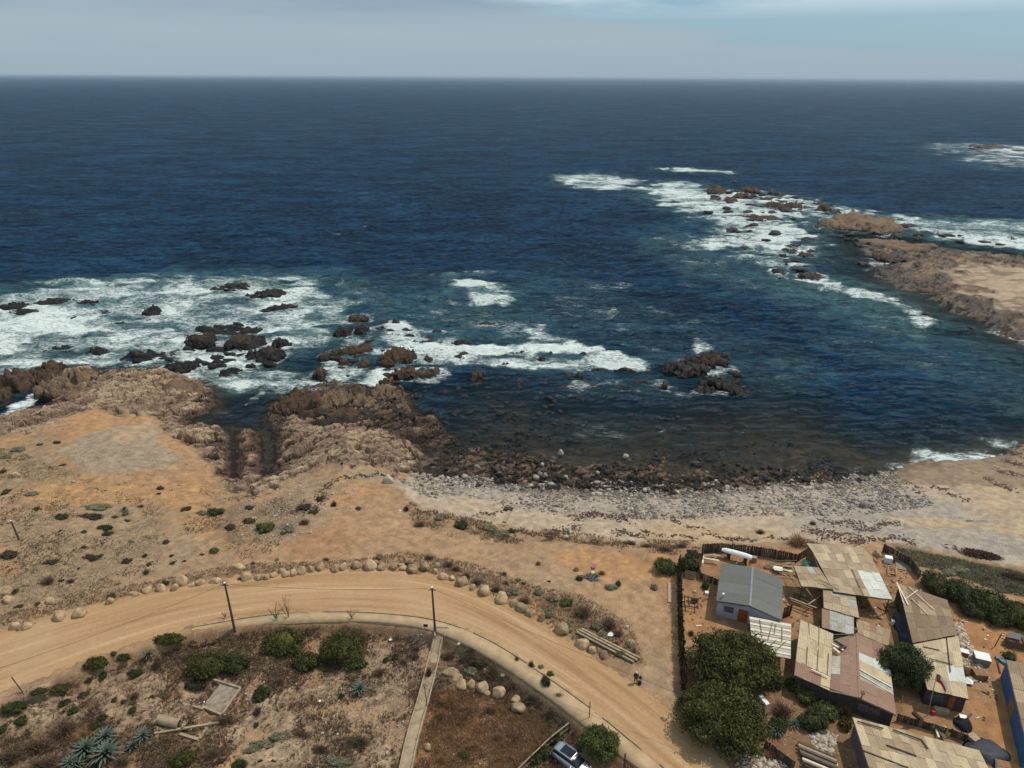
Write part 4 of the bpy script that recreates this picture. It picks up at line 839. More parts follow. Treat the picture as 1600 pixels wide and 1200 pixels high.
# ------------------------------------------------------------------ water surface
def ocean_mat():
    mt, n, l, b = new_mat('sea_water'); g = G_(n, l); v = g.pos(); n.remove(b); out = n['Material Output']
    fo = g.attr('foam'); te = g.attr('teal'); de = g.attr('depth')
    # relief: long streaky waves, then chop
    vs_ = g.map(v, (0.42, 1.0, 1.0), (0, 0, R(-7)))
    w0 = g.noise(vs_, 0.035, 3, 0.5, 0.3); w1 = g.noise(vs_, 0.16, 4, 0.55, 0.4); w2 = g.noise(vs_, 0.62, 4, 0.6, 0.3); w3 = g.noise(vs_, 2.4, 4, 0.65)
    hh = g.math('ADD', g.math('MULTIPLY_ADD', w0, 7.0, g.math('MULTIPLY', w1, 3.2)), g.math('ADD', g.math('MULTIPLY', w2, 1.5), g.math('MULTIPLY', w3, 0.45)))
    nb = g.bump(hh, 1.0, 4.2)
    # body colour; wave shading is put into it as dark troughs, light crests
    big = g.noise(v, 0.012, 4, 0.6)
    deep = g.ramp(big, [(0.3, (0.0034, 0.0310, 0.079)), (0.7, (0.0062, 0.045, 0.104))])
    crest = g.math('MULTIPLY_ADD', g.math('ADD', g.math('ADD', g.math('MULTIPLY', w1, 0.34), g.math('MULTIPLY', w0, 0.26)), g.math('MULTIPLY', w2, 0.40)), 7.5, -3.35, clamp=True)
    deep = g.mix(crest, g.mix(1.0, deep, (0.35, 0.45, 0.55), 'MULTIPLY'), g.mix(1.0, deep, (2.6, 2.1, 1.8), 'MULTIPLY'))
    shal_ = g.math('MULTIPLY_ADD', de, -0.22, 1.0, clamp=True)
    c = g.mix(shal_, deep, (0.012, 0.030, 0.030))
    tn = g.math('MULTIPLY', te, g.math('MULTIPLY_ADD', g.noise(v, 0.18, 6, 0.65, 1.0), 3.0, -0.85, clamp=True))
    c = g.mix(g.math('MULTIPLY', tn, 0.85), c, (0.14, 0.29, 0.27))
    # foam: lacy pattern whose cover grows with the attribute
    fv = g.map(v, (0.6, 1.0, 1.0), (0, 0, R(10)))
    fa = g.noise(fv, 0.55, 10, 0.78, 2.2); fb = g.noise(fv, 0.10, 5, 0.6, 0.8)
    lace = g.math('SUBTRACT', 1.0, g.math('MULTIPLY', g.math('ABSOLUTE', g.math('SUBTRACT', fa, 0.5)), 7.0), clamp=True)
    fc_ = g.noise(g.map(v, (0.45, 1.0, 1.0), (0, 0, R(16))), 1.6, 5, 0.7, 0.8)
    pat = g.math('ADD', g.math('MULTIPLY_ADD', fa, 1.9, -0.95), g.math('MULTIPLY_ADD', fb, 2.0, -1.0))
    pat = g.math('ADD', pat, g.math('ADD', g.math('MULTIPLY', lace, 0.14), g.math('MULTIPLY_ADD', fc_, 0.8, -0.4)))
    f = g.math('MULTIPLY_ADD', g.math('ADD', pat, g.math('MULTIPLY_ADD', fo, 1.35, -0.80)), 1.9, 0.35, clamp=True)
    f = g.math('POWER', f, 1.6)
    f = g.math('MULTIPLY', f, g.math('GREATER_THAN', fo, 0.03))
    # scattered whitecaps on the open sea
    wc = g.math('MULTIPLY_ADD', g.math('ADD', g.math('MULTIPLY', g.noise(g.map(v, (0.35, 1.0, 1.0)), 0.085, 8, 0.72, 0.4), 1.0), g.math('MULTIPLY', w2, 0.12)), 26.0, -20.0, clamp=True)
    wc = g.math('MULTIPLY', wc, g.math('GREATER_THAN', de, 2.5))
    f = g.math('MAXIMUM', f, wc)
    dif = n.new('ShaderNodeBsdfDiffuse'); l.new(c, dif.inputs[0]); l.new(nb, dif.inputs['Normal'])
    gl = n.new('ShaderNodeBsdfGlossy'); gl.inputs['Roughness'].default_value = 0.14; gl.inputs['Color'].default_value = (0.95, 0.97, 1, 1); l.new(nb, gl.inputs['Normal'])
    fr = n.new('ShaderNodeFresnel'); fr.inputs['IOR'].default_value = 1.33; l.new(nb, fr.inputs['Normal'])
    tr = n.new('ShaderNodeBsdfTransparent'); tr.inputs[0].default_value = (0.90, 0.93, 0.88, 1)
    alpha = g.math('MULTIPLY', g.math('POWER', 2.718, g.math('MULTIPLY', g.math('MAXIMUM', de, 0.0), -0.95)), 0.96)
    m1 = n.new('ShaderNodeMixShader'); l.new(alpha, m1.inputs[0]); l.new(dif.outputs[0], m1.inputs[1]); l.new(tr.outputs[0], m1.inputs[2])
    m2 = n.new('ShaderNodeMixShader'); l.new(g.math('MULTIPLY', fr.outputs[0], 0.60), m2.inputs[0]); l.new(m1.outputs[0], m2.inputs[1]); l.new(gl.outputs[0], m2.inputs[2])
    fd = n.new('ShaderNodeBsdfDiffuse'); l.new(g.ramp(fc_, [(0.32, (0.36, 0.44, 0.42)), (0.68, (0.74, 0.75, 0.70))]), fd.inputs[0]); l.new(g.bump(fa, 0.5, 0.4), fd.inputs['Normal'])
    m3 = n.new('ShaderNodeMixShader'); l.new(f, m3.inputs[0]); l.new(m2.outputs[0], m3.inputs[1]); l.new(fd.outputs[0], m3.inputs[2])
    l.new(m3.outputs[0], out.inputs['Surface'])
    return mt
ZZ = ZZ+foam*0.9*fbm(XX*0.25, YY*0.5, 330, 4)*(YY < 450)*sstep(0.8, 2.0, dep)
MAT['sea'] = ocean_mat()
me = np_mesh('sea', np.stack([XX.ravel(), YY.ravel(), ZZ.ravel()], 1), grid_faces(len(sx), len(sy)), True)
set_attr(me, 'foam', foam.ravel()); set_attr(me, 'teal', teal.ravel()); set_attr(me, 'depth', dep.ravel())
o = link('sea', me, 'sea'); o['kind'] = 'structure'
#PART3

# ================================================================== STONES, BOULDERS
def boulder_mesh(seed, sub=3, rough=0.35):
    V, Fc = rock_verts(sub, seed, rough*1.5); return np_mesh('boulder', V, Fc, sub >= 3)
bms = [boulder_mesh(1000+k) for k in range(9)]
for me in bms: me.materials.append(MAT['boulder'])
def boulder(px, py, w, h, meshes=bms, mat=None, name='boulder', sink=0.22, rz=None, on_sea=False):
    p = G(px, py+h*0.35); s = ppm(p); wm = w/s; dd = math.atan2(CAM_Z-p[2], math.hypot(p[0], p[1])); hm = max(h/(s*(math.cos(dd)*0.55+math.sin(dd)*0.6)), 0.2)
    me = meshes[int(px*3+py) % len(meshes)]
    o = link(name, me, mat, None, (p[0], p[1], p[2]+hm*0.5*(0.62-sink)), (0, 0, rz if rz is not None else random.uniform(-0.5, 0.5)), (wm*0.55, min(hm, wm)*0.55, hm*0.52))
    return o
row = [(22,977,16,10),(31,979,10,9),(42,976,14,10),(56,973,3,3),(93,961,18,15),(124,955,20,13),(172,937,11,10),(211,927,15,7),(231,920,14,10),(251,918,16,10),(274,916,13,10),(282,906,20,14),(301,914,10,5),(312,909,17,9),(338,906,17,9),(352,908,10,7),(384,899,15,13),(403,901,10,8),(409,901,8,7),(417,900,10,9),(427,897,12,8),(442,891,10,9),(447,895,13,9),(459,894,13,10),(472,890,13,11),(486,889,10,9),(501,883,14,12),(524,886,14,11),(537,884,12,10),(557,882,15,10),(578,882,19,14),(597,884,12,11),(615,885,12,9),(627,882,12,6),(630,887,11,7),(645,887,17,13),(664,884,14,14),(680,892,9,8),(692,900,18,9),(706,902,9,8),(721,906,18,15),(739,916,11,9),(757,920,17,17),(785,932,18,16),(802,941,11,12),(816,948,17,14),(828,957,12,10),(847,962,9,19),(878,980,19,19),(909,1003,19,14),(926,1014,11,13),(944,1021,14,12),(985,1004,12,12)]
def shade(w): return 'large' if w >= 17 else 'medium' if w >= 12 else 'small'
for i, q in enumerate(row):
    o = boulder(*q)
    tag(o, '%s tan boulder, %s from the left in the row along the seaward road edge' % (shade(q[2]), ordn(i+1)), 'boulder', 'boulders lining the seaward edge of the dirt road')
lot = [(707,1049,26,13,'flat topped reddish boulder at the top left of the lot cluster'),(716,1058,18,12,'low boulder under the flat topped one in the lot'),(722,1067,17,17,'rounded boulder second in the curve of the lot cluster'),(737,1067,13,16,'narrow upright boulder in the middle of the lot cluster'),(753,1071,21,18,'broad pale boulder beside the narrow upright one in the lot'),(762,1082,12,7,'small flat stone below the broad pale boulder in the lot'),(779,1078,20,17,'whitish angular boulder right of the lot cluster'),(807,1091,15,11,'pale rounded boulder above the brown one by the lot slope'),(810,1103,24,16,'smooth brown boulder lowest in the lot cluster'),(786,1054,9,5,'small stone alone above the whitish boulder in the lot'),(759,1047,9,8,'small grey stone above the lot cluster'),(668,1165,14,11,'tan stone beside the drain channel low in the lot')]
for x_, y_, w_, h_, lb in lot: tag(boulder(x_, y_, w_*.9, h_*.85), lb, 'boulder', 'boulders lying in the dry lot')
for x_, y_, w_, h_, lb, mt in [(607,748,15,14,'big pale boulder on the shingle where the beach begins','stone_white'),(717,1005,7,4,'white stone under the sidewalk beside the drain','stone_white'),(884,838,8,8,'round white stone at the head of the beach bank','stone_white'),(980,979,6,6,'small white stone beside the dirt track','stone_white'),(1351,788,15,11,'large grey boulder alone on the shingle','stone_beach'),(1515,812,10,5,'dark stone on the grey shingle at the right','stone_beach'),
     (1085,924,5,4,'pale stone beside the plank at the brushwood fence','stone_white'),(371,884,24,9,'flat tan outcrop beside the white sign','boulder'),(115,752,6,4,'dark stone on the left headland','stone_beach'),(26,741,15,6,'flat brown stone at the left edge of the headland','boulder'),(80,938,16,10,'flat tan slab above the left road edge','boulder'),(5,925,22,14,'large tan outcrop at the left picture edge','boulder'),(14,935,18,10,'tan outcrop stone at the left picture edge','boulder'),(78,936,10,6,'low stone above the left road edge','boulder'),(1038,1121,9,7,'tan stone on the verge','boulder'),(1340,858,14,9,'tan boulder behind the big shed','boulder'),(1370,864,12,10,'tan boulder right of the big shed','boulder')]:
    me_ = [boulder_mesh(int(x_+y_), 3)]; me_[0].materials.append(MAT[mt])
    tag(boulder(x_, y_, w_, h_, me_), lb, 'stone')
for x_, y_, w_, h_ in [(876,706,9,10),(977,712,9,6),(847,725,7,6),(844,740,8,7),(852,741,8,7),(838,745,9,6),(745,729,11,8),(1104,737,7,5),(884,745,8,6),(934,738,6,5)]:
    me_ = [pal[int(x_) % 6]]
    if not me_[0].materials: me_[0].materials.append(MAT['stone_beach'])
    o = boulder(x_, y_, w_, h_, me_); o.location.z = max(o.location.z, 0.12); tag(o, 'pale dry stone standing in the brown shallows', 'stone', 'pale stones in the shallows')
# beach stones: the largest one by one, the rest together
bst = []
for k in range(8):
    V, Fc = rock_verts(2 if k < 4 else 1, 1100+k, 0.5); me = np_mesh('beach_stone', V, Fc); me.materials.append(MAT['stone_beach'] if k % 4 else MAT['stone_pale']); bst.append(me)
belt = [(640,748),(760,756),(880,763),(1040,768),(1180,760),(1300,756),(1390,748),(1400,765),(1330,790),(1200,795),(1060,800),(900,792),(760,778),(660,765)]
bw = np.array([G(a, b)[:2] for a, b in belt]); cnt = 0
while cnt < 280:
    q = (random.uniform(625, 1420), random.uniform(742, 805)); w_ = G(*q, 12)
    if sdf_poly(np.array([w_[0]]), np.array([w_[1]]), bw)[0] < -0.3: continue
    if random.random() > 0.35+0.65*math.exp(-((q[0]-1180)/170)**2)+0.4*math.exp(-((q[0]-700)/60)**2): continue
    s_ = random.uniform(0.28, 0.62)*(1.3 if random.random() < 0.12 else 1)
    o = link('beach_stone', bst[cnt % 8], None, None, (w_[0], w_[1], gz(w_[0], w_[1])+s_*0.08), (random.uniform(-.2, .2), random.uniform(-.2, .2), random.uniform(0, 6.28)), (s_, s_*random.uniform(0.5, 0.9), s_*random.uniform(0.3, 0.55)))
    tag(o, 'flat grey stone of the stony belt above the waterline', 'stone', 'stones of the stony belt on the beach'); cnt += 1
def scatter(name, mat, n, region, size, flat=0.5, sub=1, mask=None, rough=0.5, kind='stuff', cat='stones', label=None, zoff=0.1, low=-0.15):
    pr = np.array([G(a, b, 15)[:2] for a, b in region]); lo, hi = pr.min(0), pr.max(0); VV = []; FF = []; o0 = 0; forms = [rock_verts(sub, 1200+k, rough) for k in range(6)]
    P_ = rng.uniform(lo, hi, (n*6, 2)); ok = sdf_poly(P_[:, 0], P_[:, 1], pr) > 0
    if mask is not None: ok &= mask(P_[:, 0], P_[:, 1]) > rng.random(len(P_))
    P_ = P_[ok][:n]; Z_ = near.at(P_[:, 0], P_[:, 1]); kk = Z_ > low; P_, Z_ = P_[kk], Z_[kk]
    for i in range(len(P_)):
        V, Fc = forms[i % 6]; s = rng.uniform(*size)*(1+1.2*(rng.random() > 0.93)); a = rng.uniform(0, 6.28); c, sn = math.cos(a)*s, math.sin(a)*s; fy = rng.uniform(0.5, 0.95)
        VV.append(np.stack([V[:, 0]*c-V[:, 1]*fy*sn+P_[i, 0], V[:, 0]*sn+V[:, 1]*fy*c+P_[i, 1], V[:, 2]*s*flat+Z_[i]+s*zoff], 1)); FF.append(Fc+o0); o0 += len(V)
    me = np_mesh(name, np.concatenate(VV), np.concatenate(FF)); o = link(name, me, mat)
    return tag(o, label, cat, None, kind)
scatter('beach_shingle', 'stone_beach', 5200, [(620,748),(760,754),(880,762),(1040,767),(1180,759),(1300,754),(1400,742),(1440,760),(1460,790),(1340,806),(1200,806),(1060,812),(900,808),(760,790),(660,775)], (0.08, 0.28), mask=lambda x, y: np.clip(fbm(x*0.25, y*0.25, 501, 3)*3-0.9, 0.05, 1), label='grey shingle scattered over the upper beach')
scatter('shore_rubble', 'shelf_rock', 1000, [(640,730),(700,738),(880,742),(1040,745),(1180,738),(1320,735),(1400,728),(1400,748),(1300,760),(1180,766),(1040,776),(880,770),(760,762),(650,752)], (0.12, 0.42), mask=lambda x, y: np.clip(fbm(x*0.3, y*0.3, 503, 3)*3-0.9, 0.05, 1), label='dark wet rubble along the waterline', low=-0.5)
scatter('headland_rubble', 'stone_pale', 900, [(370,800),(400,770),(440,755),(520,750),(560,760),(560,790),(500,830),(420,850),(360,840)], (0.06, 0.20), label='pale rubble strewn on the headland path')
scatter('headland_stones', 'boulder', 1500, [(0,690),(250,690),(330,730),(420,780),(380,860),(200,915),(0,965)], (0.04, 0.17), label='small stones strewn over the headland', mask=lambda x, y: np.clip(fbm(x*0.15, y*0.15, 505, 3)*4-1.7, 0.02, 1))
scatter('lot_rubble', 'stone_pale', 2600, [(300,1010),(560,990),(660,990),(650,1100),(620,1215),(330,1215),(200,1130),(150,1060)], (0.03, 0.13), label='pale rubble strewn in the lot below the sidewalk', mask=lambda x, y: np.clip(fbm(x*0.2, y*0.2, 507, 3)*4-1.6, 0.02, 1))
scatter('slope_rubble', 'stone_pale', 900, [(690,1090),(850,1120),(860,1150),(790,1215),(650,1215)], (0.03, 0.10), label='small stones on the rusty slope beside the drain')
scatter('yard_rubble', 'stone_pale', 420, [(1485,975),(1500,970),(1530,1030),(1545,1060),(1520,1065),(1500,1040)], (0.08, 0.28), label='heap of grey rubble beside the long brown roof')
scatter('verge_rubble', 'stone_white', 260, [(1150,1180),(1190,1170),(1230,1195),(1225,1215),(1150,1215)], (0.08, 0.22), label='pale stone heap at the foot of the lower tree')
scatter('garden_rubble', 'stone_pale', 200, [(1262,1150),(1285,1140),(1310,1150),(1300,1180),(1275,1175)], (0.08, 0.28), label='pale broken rock between the garden shrubs and log pile')

scatter('shore_cobble', 'stone_beach', 1500, [(640,738),(760,745),(880,750),(1040,752),(1180,746),(1320,742),(1400,735),(1400,752),(1300,762),(1180,768),(1040,778),(880,772),(760,764),(650,756)], (0.10, 0.38), mask=lambda x, y: np.clip(fbm(x*0.3, y*0.3, 513, 3)*3-0.9, 0.05, 1), label='grey brown cobbles along the waterline', low=-0.5)
scatter('reef_rubble', 'shelf_rock', 2600, [(650,600),(760,588),(900,592),(1060,622),(1150,642),(1240,690),(1340,735),(1300,755),(1000,770),(720,748),(650,700)], (0.15, 0.5), mask=lambda x, y: np.clip(fbm(x*0.12, y*0.12, 509, 4)*5-2.2, 0.02, 1), label='brown rock rubble of the reef flat in the shallow bay', low=-0.75, zoff=0.25)

def debris(name, mat, n, region, label):
    pr = np.array([G(a, b, 15)[:2] for a, b in region]); lo, hi = pr.min(0), pr.max(0); P_ = rng.uniform(lo, hi, (n*6, 2)); ok = (sdf_poly(P_[:, 0], P_[:, 1], pr) > 0) & (fbm(P_[:, 0]*0.4, P_[:, 1]*0.4, 520, 3) > 0.48); P_ = P_[ok][:n]; b = MB()
    for q_ in P_:
        l_ = random.uniform(0.15, 0.9) if random.random() < 0.5 else random.uniform(0.1, 0.3); b.box((q_[0], q_[1], gz(q_[0], q_[1])+0.05), (l_, random.uniform(0.08, 0.22), random.uniform(0.04, 0.2)), random.uniform(0, 3.14), Matrix.Rotation(random.uniform(-.25, .25), 3, 'X'))
    tag(b.build(name, mat), label, 'debris', None, 'stuff')
yr = [(1075,880),(1240,862),(1400,870),(1440,920),(1560,960),(1590,1010),(1560,1120),(1500,1160),(1420,1130),(1240,1060),(1160,990),(1075,980)]
debris('wood_debris', 'wood_grey', 210, yr, 'bits of wood littering the yards'); debris('pale_debris', 'wood_white', 90, yr, 'pale scraps littering the yards'); debris('dark_debris', 'rust', 130, yr, 'dark scraps littering the yards')

# ================================================================== PLANTS
def leaves(cen, nrm, size, seed, aspect=0.55):
    r = np.random.default_rng(seed); n = len(cen); t = r.normal(size=(n, 3)); t -= (t*nrm).sum(1)[:, None]*nrm*0.7; t /= np.linalg.norm(t, axis=1)[:, None]+1e-9
    b = np.cross(nrm, t); b /= np.linalg.norm(b, axis=1)[:, None]+1e-9; s = (size*r.uniform(0.6, 1.4, n))[:, None]
    V = np.stack([cen-t*s*0.5, cen+b*s*aspect*0.5, cen+t*s*0.5, cen-b*s*aspect*0.5], 1).reshape(-1, 3)
    Fc = np.arange(n*4).reshape(-1, 4); return V, Fc
def crown_mesh(name, lobes, n, size, seed, core=True, aspect=0.6):
    r = np.random.default_rng(seed); VV = []; FF = []; o0 = 0; vol = np.array([l[3]*l[4]+l[3]*l[5] for l in lobes]); vol = vol/vol.sum()
    for li, (cx, cy, cz, rx, ry, rz) in enumerate(lobes):
        k = max(int(n*vol[li]), 8); d = r.normal(size=(k, 3)); d[:, 2] = np.abs(d[:, 2])*np.where(r.random(k) < 0.84, 1, -0.5); d /= np.linalg.norm(d, axis=1)[:, None]
        bump = 0.68+0.60*vnoise(d[:, 0]*3.1+d[:, 2]*2+li*7, d[:, 1]*3.1-d[:, 2]*1.5+seed, seed % 97)
        rad = bump*(1-0.30*r.random(k)**2)
        c = np.array([cx, cy, cz])+d*rad[:, None]*np.array([rx, ry, rz]); nn = d+r.normal(size=(k, 3))*0.55; nn[:, 2] += 0.25; nn /= np.linalg.norm(nn, axis=1)[:, None]
        V, Fc = leaves(c, nn, size, seed+li, aspect); VV.append(V); FF.append(Fc+o0); o0 += len(V)
        if core:
            Vi, Fi = ICO[2]; bb = 0.56+0.42*vnoise(Vi[:, 0]*3.1+Vi[:, 2]*2+li*7, Vi[:, 1]*3.1-Vi[:, 2]*1.5+seed, seed % 97)
            Vc = Vi*bb[:, None]*np.array([rx, ry, rz])*0.84+np.array([cx, cy, cz]); Fq = np.concatenate([Fi, Fi[:, 2:3]], 1); VV.append(Vc); FF.append(np.array(Fi)+o0); FF[-1] = ('tri', FF[-1]); o0 += len(Vc)
    quads = np.concatenate([f for f in FF if not isinstance(f, tuple)]); tris = [f[1] for f in FF if isinstance(f, tuple)]
    V = np.concatenate(VV); me = bpy.data.meshes.new(name); me.vertices.add(len(V)); me.vertices.foreach_set('co', V.astype(np.float32).ravel())
    tr = np.concatenate(tris) if tris else np.zeros((0, 3), int)
    li_ = np.concatenate([quads.ravel(), tr.ravel()]).astype(np.int32); me.loops.add(len(li_)); me.loops.foreach_set('vertex_index', li_)
    me.polygons.add(len(quads)+len(tr)); ls = np.concatenate([np.arange(len(quads))*4, len(quads)*4+np.arange(len(tr))*3]).astype(np.int32)
    me.polygons.foreach_set('loop_start', ls); me.polygons.foreach_set('loop_total', np.concatenate([np.full(len(quads), 4), np.full(len(tr), 3)]).astype(np.int32)); me.update(calc_edges=True)
    return me
def twig_mesh(name, n, seed, w=0.022, h=1.0, spread=1.0, seg=2):
    r = np.random.default_rng(seed); VV = []; 
    for i in range(n):
        a = r.uniform(0, 6.28); e = r.uniform(0.15, 1.3); L = r.uniform(0.5, 1.0); p0 = np.array([r.normal()*0.22*spread, r.normal()*0.22*spread, 0]); d = np.array([math.cos(a)*math.cos(e)*spread, math.sin(a)*math.cos(e)*spread, math.sin(e)*h])*L
        s = np.array([-math.sin(a), math.cos(a), r.normal()*0.4])*w; p1 = p0+d*0.55+r.normal(size=3)*0.05; p2 = p0+d+r.normal(size=3)*0.1
        VV += [p0-s, p0+s, p1+s*.7, p1-s*.7, p1-s*.7, p1+s*.7, p2+s*.25, p2-s*.25]
    V = np.array(VV); V[:, 2] = np.maximum(V[:, 2], -0.05); return np_mesh(name, V, np.arange(len(V)).reshape(-1, 4))
def lobes_for(r, n=6, sp=0.5):
    L = [(0, 0, 0.32, 0.62, 0.62, 0.55)]
    for k in range(n):
        a = 6.283*k/n+r.uniform(-.4, .4); q = r.uniform(0.38, 0.62); L.append((math.cos(a)*q, math.sin(a)*q, r.uniform(0.15, 0.38), r.uniform(0.34, 0.5), r.uniform(0.34, 0.5), r.uniform(0.34, 0.5)))
    return L
SH = {}
def shrub_mesh(kind, k):
    key = (kind, k)
    if key not in SH:
        r = np.random.default_rng(hash(kind) % 1 + k*11+len(kind)*101)
        if kind in ('leaf_brown', 'leaf_orange'):
            me = twig_mesh('dry_shrub', 620, k+5, 0.016, 0.62, 0.75)
        elif kind == 'leaf_black': me = crown_mesh('shrub', lobes_for(r, 5), 420, 0.16, 31+k, True)
        else: me = crown_mesh('shrub', lobes_for(r), 900, 0.13, 17+k, True)
        me.materials.append(MAT[kind]); SH[key] = me
    return SH[key]
def shrub(px, py, w, h, kind, label=None, group=None, name='shrub', cat='shrub', i=0, big=False, z=None):
    p = G(px, py+h*0.38); s = ppm(p); wm = w/s; dd = math.atan2(CAM_Z-p[2], math.hypot(p[0], p[1])); hm = max(h/(s*(math.cos(dd)*0.9+math.sin(dd)*0.75)), 0.12)
    dm = min(max(h/(s*math.sin(dd))*0.8, wm*0.35), wm*1.3)
    hm *= 0.5 if kind == 'leaf_black' else 0.8
    if big:
        r = np.random.default_rng(int(px*3+py)); nl = 9; L = [(0, 0, hm*0.42, wm*0.34, dm*0.34, hm*0.5)]
        for k in range(nl):
            a = 6.283*k/nl+r.uniform(-.3, .3); q = r.uniform(0.5, 0.75); L.append((math.cos(a)*q*wm*0.42, math.sin(a)*q*dm*0.42, hm*r.uniform(0.2, 0.45), wm*r.uniform(0.13, 0.20), dm*r.uniform(0.15, 0.22), hm*r.uniform(0.3, 0.45)))
        me = crown_mesh(name, L, int(min(16000, 130*wm*dm+900)), 0.20, int(px+py), True); me.materials.append(MAT[kind])
        o = link(name, me, None, None, (p[0], p[1]+0.1, p[2]-0.05))
    else:
        o = link(name, shrub_mesh(kind, (int(px)+int(py)) % 4), None, None, (p[0], p[1], p[2]-0.03), (0, 0, random.uniform(0, 6.28)), (wm*0.5, dm*0.5 if kind not in ('leaf_brown', 'leaf_orange') else dm*0.55, hm*1.05))
        o.rotation_euler[2] = random.choice([0, math.pi])+random.uniform(-0.25, 0.25)
    return tag(o, label, cat, group)
def tree(px, py, w, h, height, kind, label, group, n=15000, leaf=0.26):
    """px, py = middle of the crown in the photograph, height = crown top above ground"""
    p = P(px, py, 5.3+height*0.55); g = gz(p[0], p[1]); s = ppm(p); wm = w/s; dd = math.atan2(CAM_Z-p[2], math.hypot(p[0], p[1]))
    dm = max((h/s-height*0.62*math.cos(dd))/math.sin(dd), wm*0.5)
    root = empty('tree', (p[0], p[1], g), label, 'tree', group); r = np.random.default_rng(int(px*3+py)); L = [(0, 0, height*0.55, wm*0.36, dm*0.36, height*0.42)]
    for k in range(26):
        a = 6.283*k/13*1.0+r.uniform(-.25, .25); q = 0.64 if k % 2 else r.uniform(0.12, 0.45)
        L.append((math.cos(a)*q*wm*0.5, math.sin(a)*q*dm*0.5, height*(r.uniform(0.34, 0.52) if k % 2 else r.uniform(0.62, 0.76)), wm*r.uniform(0.09, 0.16), dm*r.uniform(0.10, 0.16), height*r.uniform(0.18, 0.28)))
    me = crown_mesh('crown', L, n, leaf, int(px+py), True); link('crown', me, kind, root)
    t = MB(); t.tube([(p[0], p[1], g-0.2), (p[0]+0.1, p[1], g+height*0.25), (p[0]-0.05, p[1]+0.1, g+height*0.55)], [0.30, 0.22, 0.12], 8)
    for k in range(4):
        a = k*1.57+0.5; t.tube([(p[0], p[1], g+height*0.2), (p[0]+math.cos(a)*wm*0.16, p[1]+math.sin(a)*dm*0.16, g+height*0.45), (p[0]+math.cos(a)*wm*0.28, p[1]+math.sin(a)*dm*0.28, g+height*0.6)], [0.14, 0.09, 0.04], 6)
    t.build('trunk', 'bark', root); return root
tree(1147,1026,168,122,4.6,'leaf_green','broad round tree between the grey roofed house and the lower tree','trees of the yards', 17000)
tree(1133,1122,164,146,4.6,'leaf_green','broad round tree lowest beside the dirt road, casting shade on it','trees of the yards', 17000)
tree(1415,1037,92,88,4.6,'leaf_dark','round dark tree between the rusty red roof and the flag','trees of the yards', 11000, 0.22)
tree(937,1156,74,74,3.0,'leaf_fresh','dense round tree beside the silver car','trees of the yards', 8000, 0.2)
shrub(1205,1055,50,34,'leaf_dark','dark bush under the slatted carport roof','bushes of the yards', big=True)
shrub(1075,1092,48,44,'leaf_green','bush at the foot of the brushwood fence on the road edge','bushes of the yards', big=True)
hd = [(1462,905,60,42,'leaf_green','greenest bush at the left end of the hedge row'),(1502,918,62,50,'leaf_dark','second bush from the left in the hedge row'),(1545,935,66,50,'leaf_dark','third bush from the left in the hedge row'),(1590,950,66,50,'leaf_green','bush of the hedge row at the right picture edge'),(1560,958,50,34,'leaf_dark','low bush in front of the hedge row'),(1518,945,50,34,'leaf_dark','low dark bush behind the dirt yard'),(1640,968,70,50,'leaf_dark','bush of the hedge row beyond the right picture edge')]
for q in hd: shrub(*q[:5], q[5], 'bushes of the hedge row', big=True)
shrub(1040,880,42,30,'leaf_fresh','green bush left of the dark fence top','bushes of the yards', big=True)
shrub(1076,876,34,28,'leaf_dark','green bush behind the top of the brushwood fence','bushes of the yards', big=True)
shrub(1102,912,14,18,'leaf_dark','small bush in the yard left of the grey roof','bushes of the yards')
gd = [(1222,1100,50,44,'leaf_brown','grey brown bush in the middle of the garden'),(1258,1078,44,34,'leaf_fresh','fresh green bush under the rusty roof'),(1290,1104,52,36,'leaf_fresh','green bush at the lower middle of the garden'),(1270,1120,60,38,'leaf_dark','dark green bush lowest in the garden'),(1318,1098,32,44,'leaf_orange','orange flowering bush at the garden right'),(1262,1094,34,20,'leaf_orange','orange patch of bush in the garden middle'),(1215,1130,34,28,'leaf_dark','dark bush with spiky leaves beside it'),(1240,1066,30,22,'leaf_green','bush against the shaded red wall'),(1320,1128,22,24,'leaf_green','bush beside the wall of the patched roof house'),(1205,1172,44,26,'leaf_orange','rusty dry bush beside the log fence')]
for q in gd: shrub(*q[:5], q[5], 'bushes of the garden', big=q[4] not in ('leaf_brown', 'leaf_orange'))
for q in [(1247,838,50,36,'leaf_orange','tawny bush behind the board fence of the big shed'),(1272,846,40,20,'leaf_orange','low tawny bush right of the fence bush'),(1188,828,22,12,'leaf_brown','grey bush alone on the beach sand'),(1270,815,16,10,'leaf_brown','small brown clump on the gravel'),(1555,960,34,22,'leaf_orange','dead orange bush in front of the hedge row'),(1395,1140,16,14,'leaf_green','small plant beside the yellow sheet'),(1515,930,20,12,'leaf_sage','sage plant at the hedge row foot'),(1578,1022,26,16,'leaf_dark','plant beside the brown kennel')]: shrub(*q[:5], q[5])
big_l = [(323,1030,78,54,'leaf_green','long olive bush left of the pole in the lot'),(365,1032,60,36,'leaf_dark','dark green bush right of the long olive one'),(300,1018,50,30,'leaf_brown','grey twiggy bush above the long olive bush'),(445,993,86,52,'leaf_green','wide green bush in the middle below the sidewalk'),(478,1028,52,36,'leaf_green','greyish bush below the wide green one'),(535,1002,92,66,'leaf_green','widest green bush at the right below the sidewalk'),(552,1034,52,22,'leaf_fresh','olive tongue of bush below the widest one'),(410,1080,32,26,'leaf_dark','dark bush beside the concrete slab ruin'),(305,1066,44,20,'leaf_black','dark low bush above the concrete slab ruin'),(265,995,60,22,'leaf_green','olive mat at the sidewalk edge'),(150,1032,44,22,'leaf_green','olive mat on the slope under the road')]
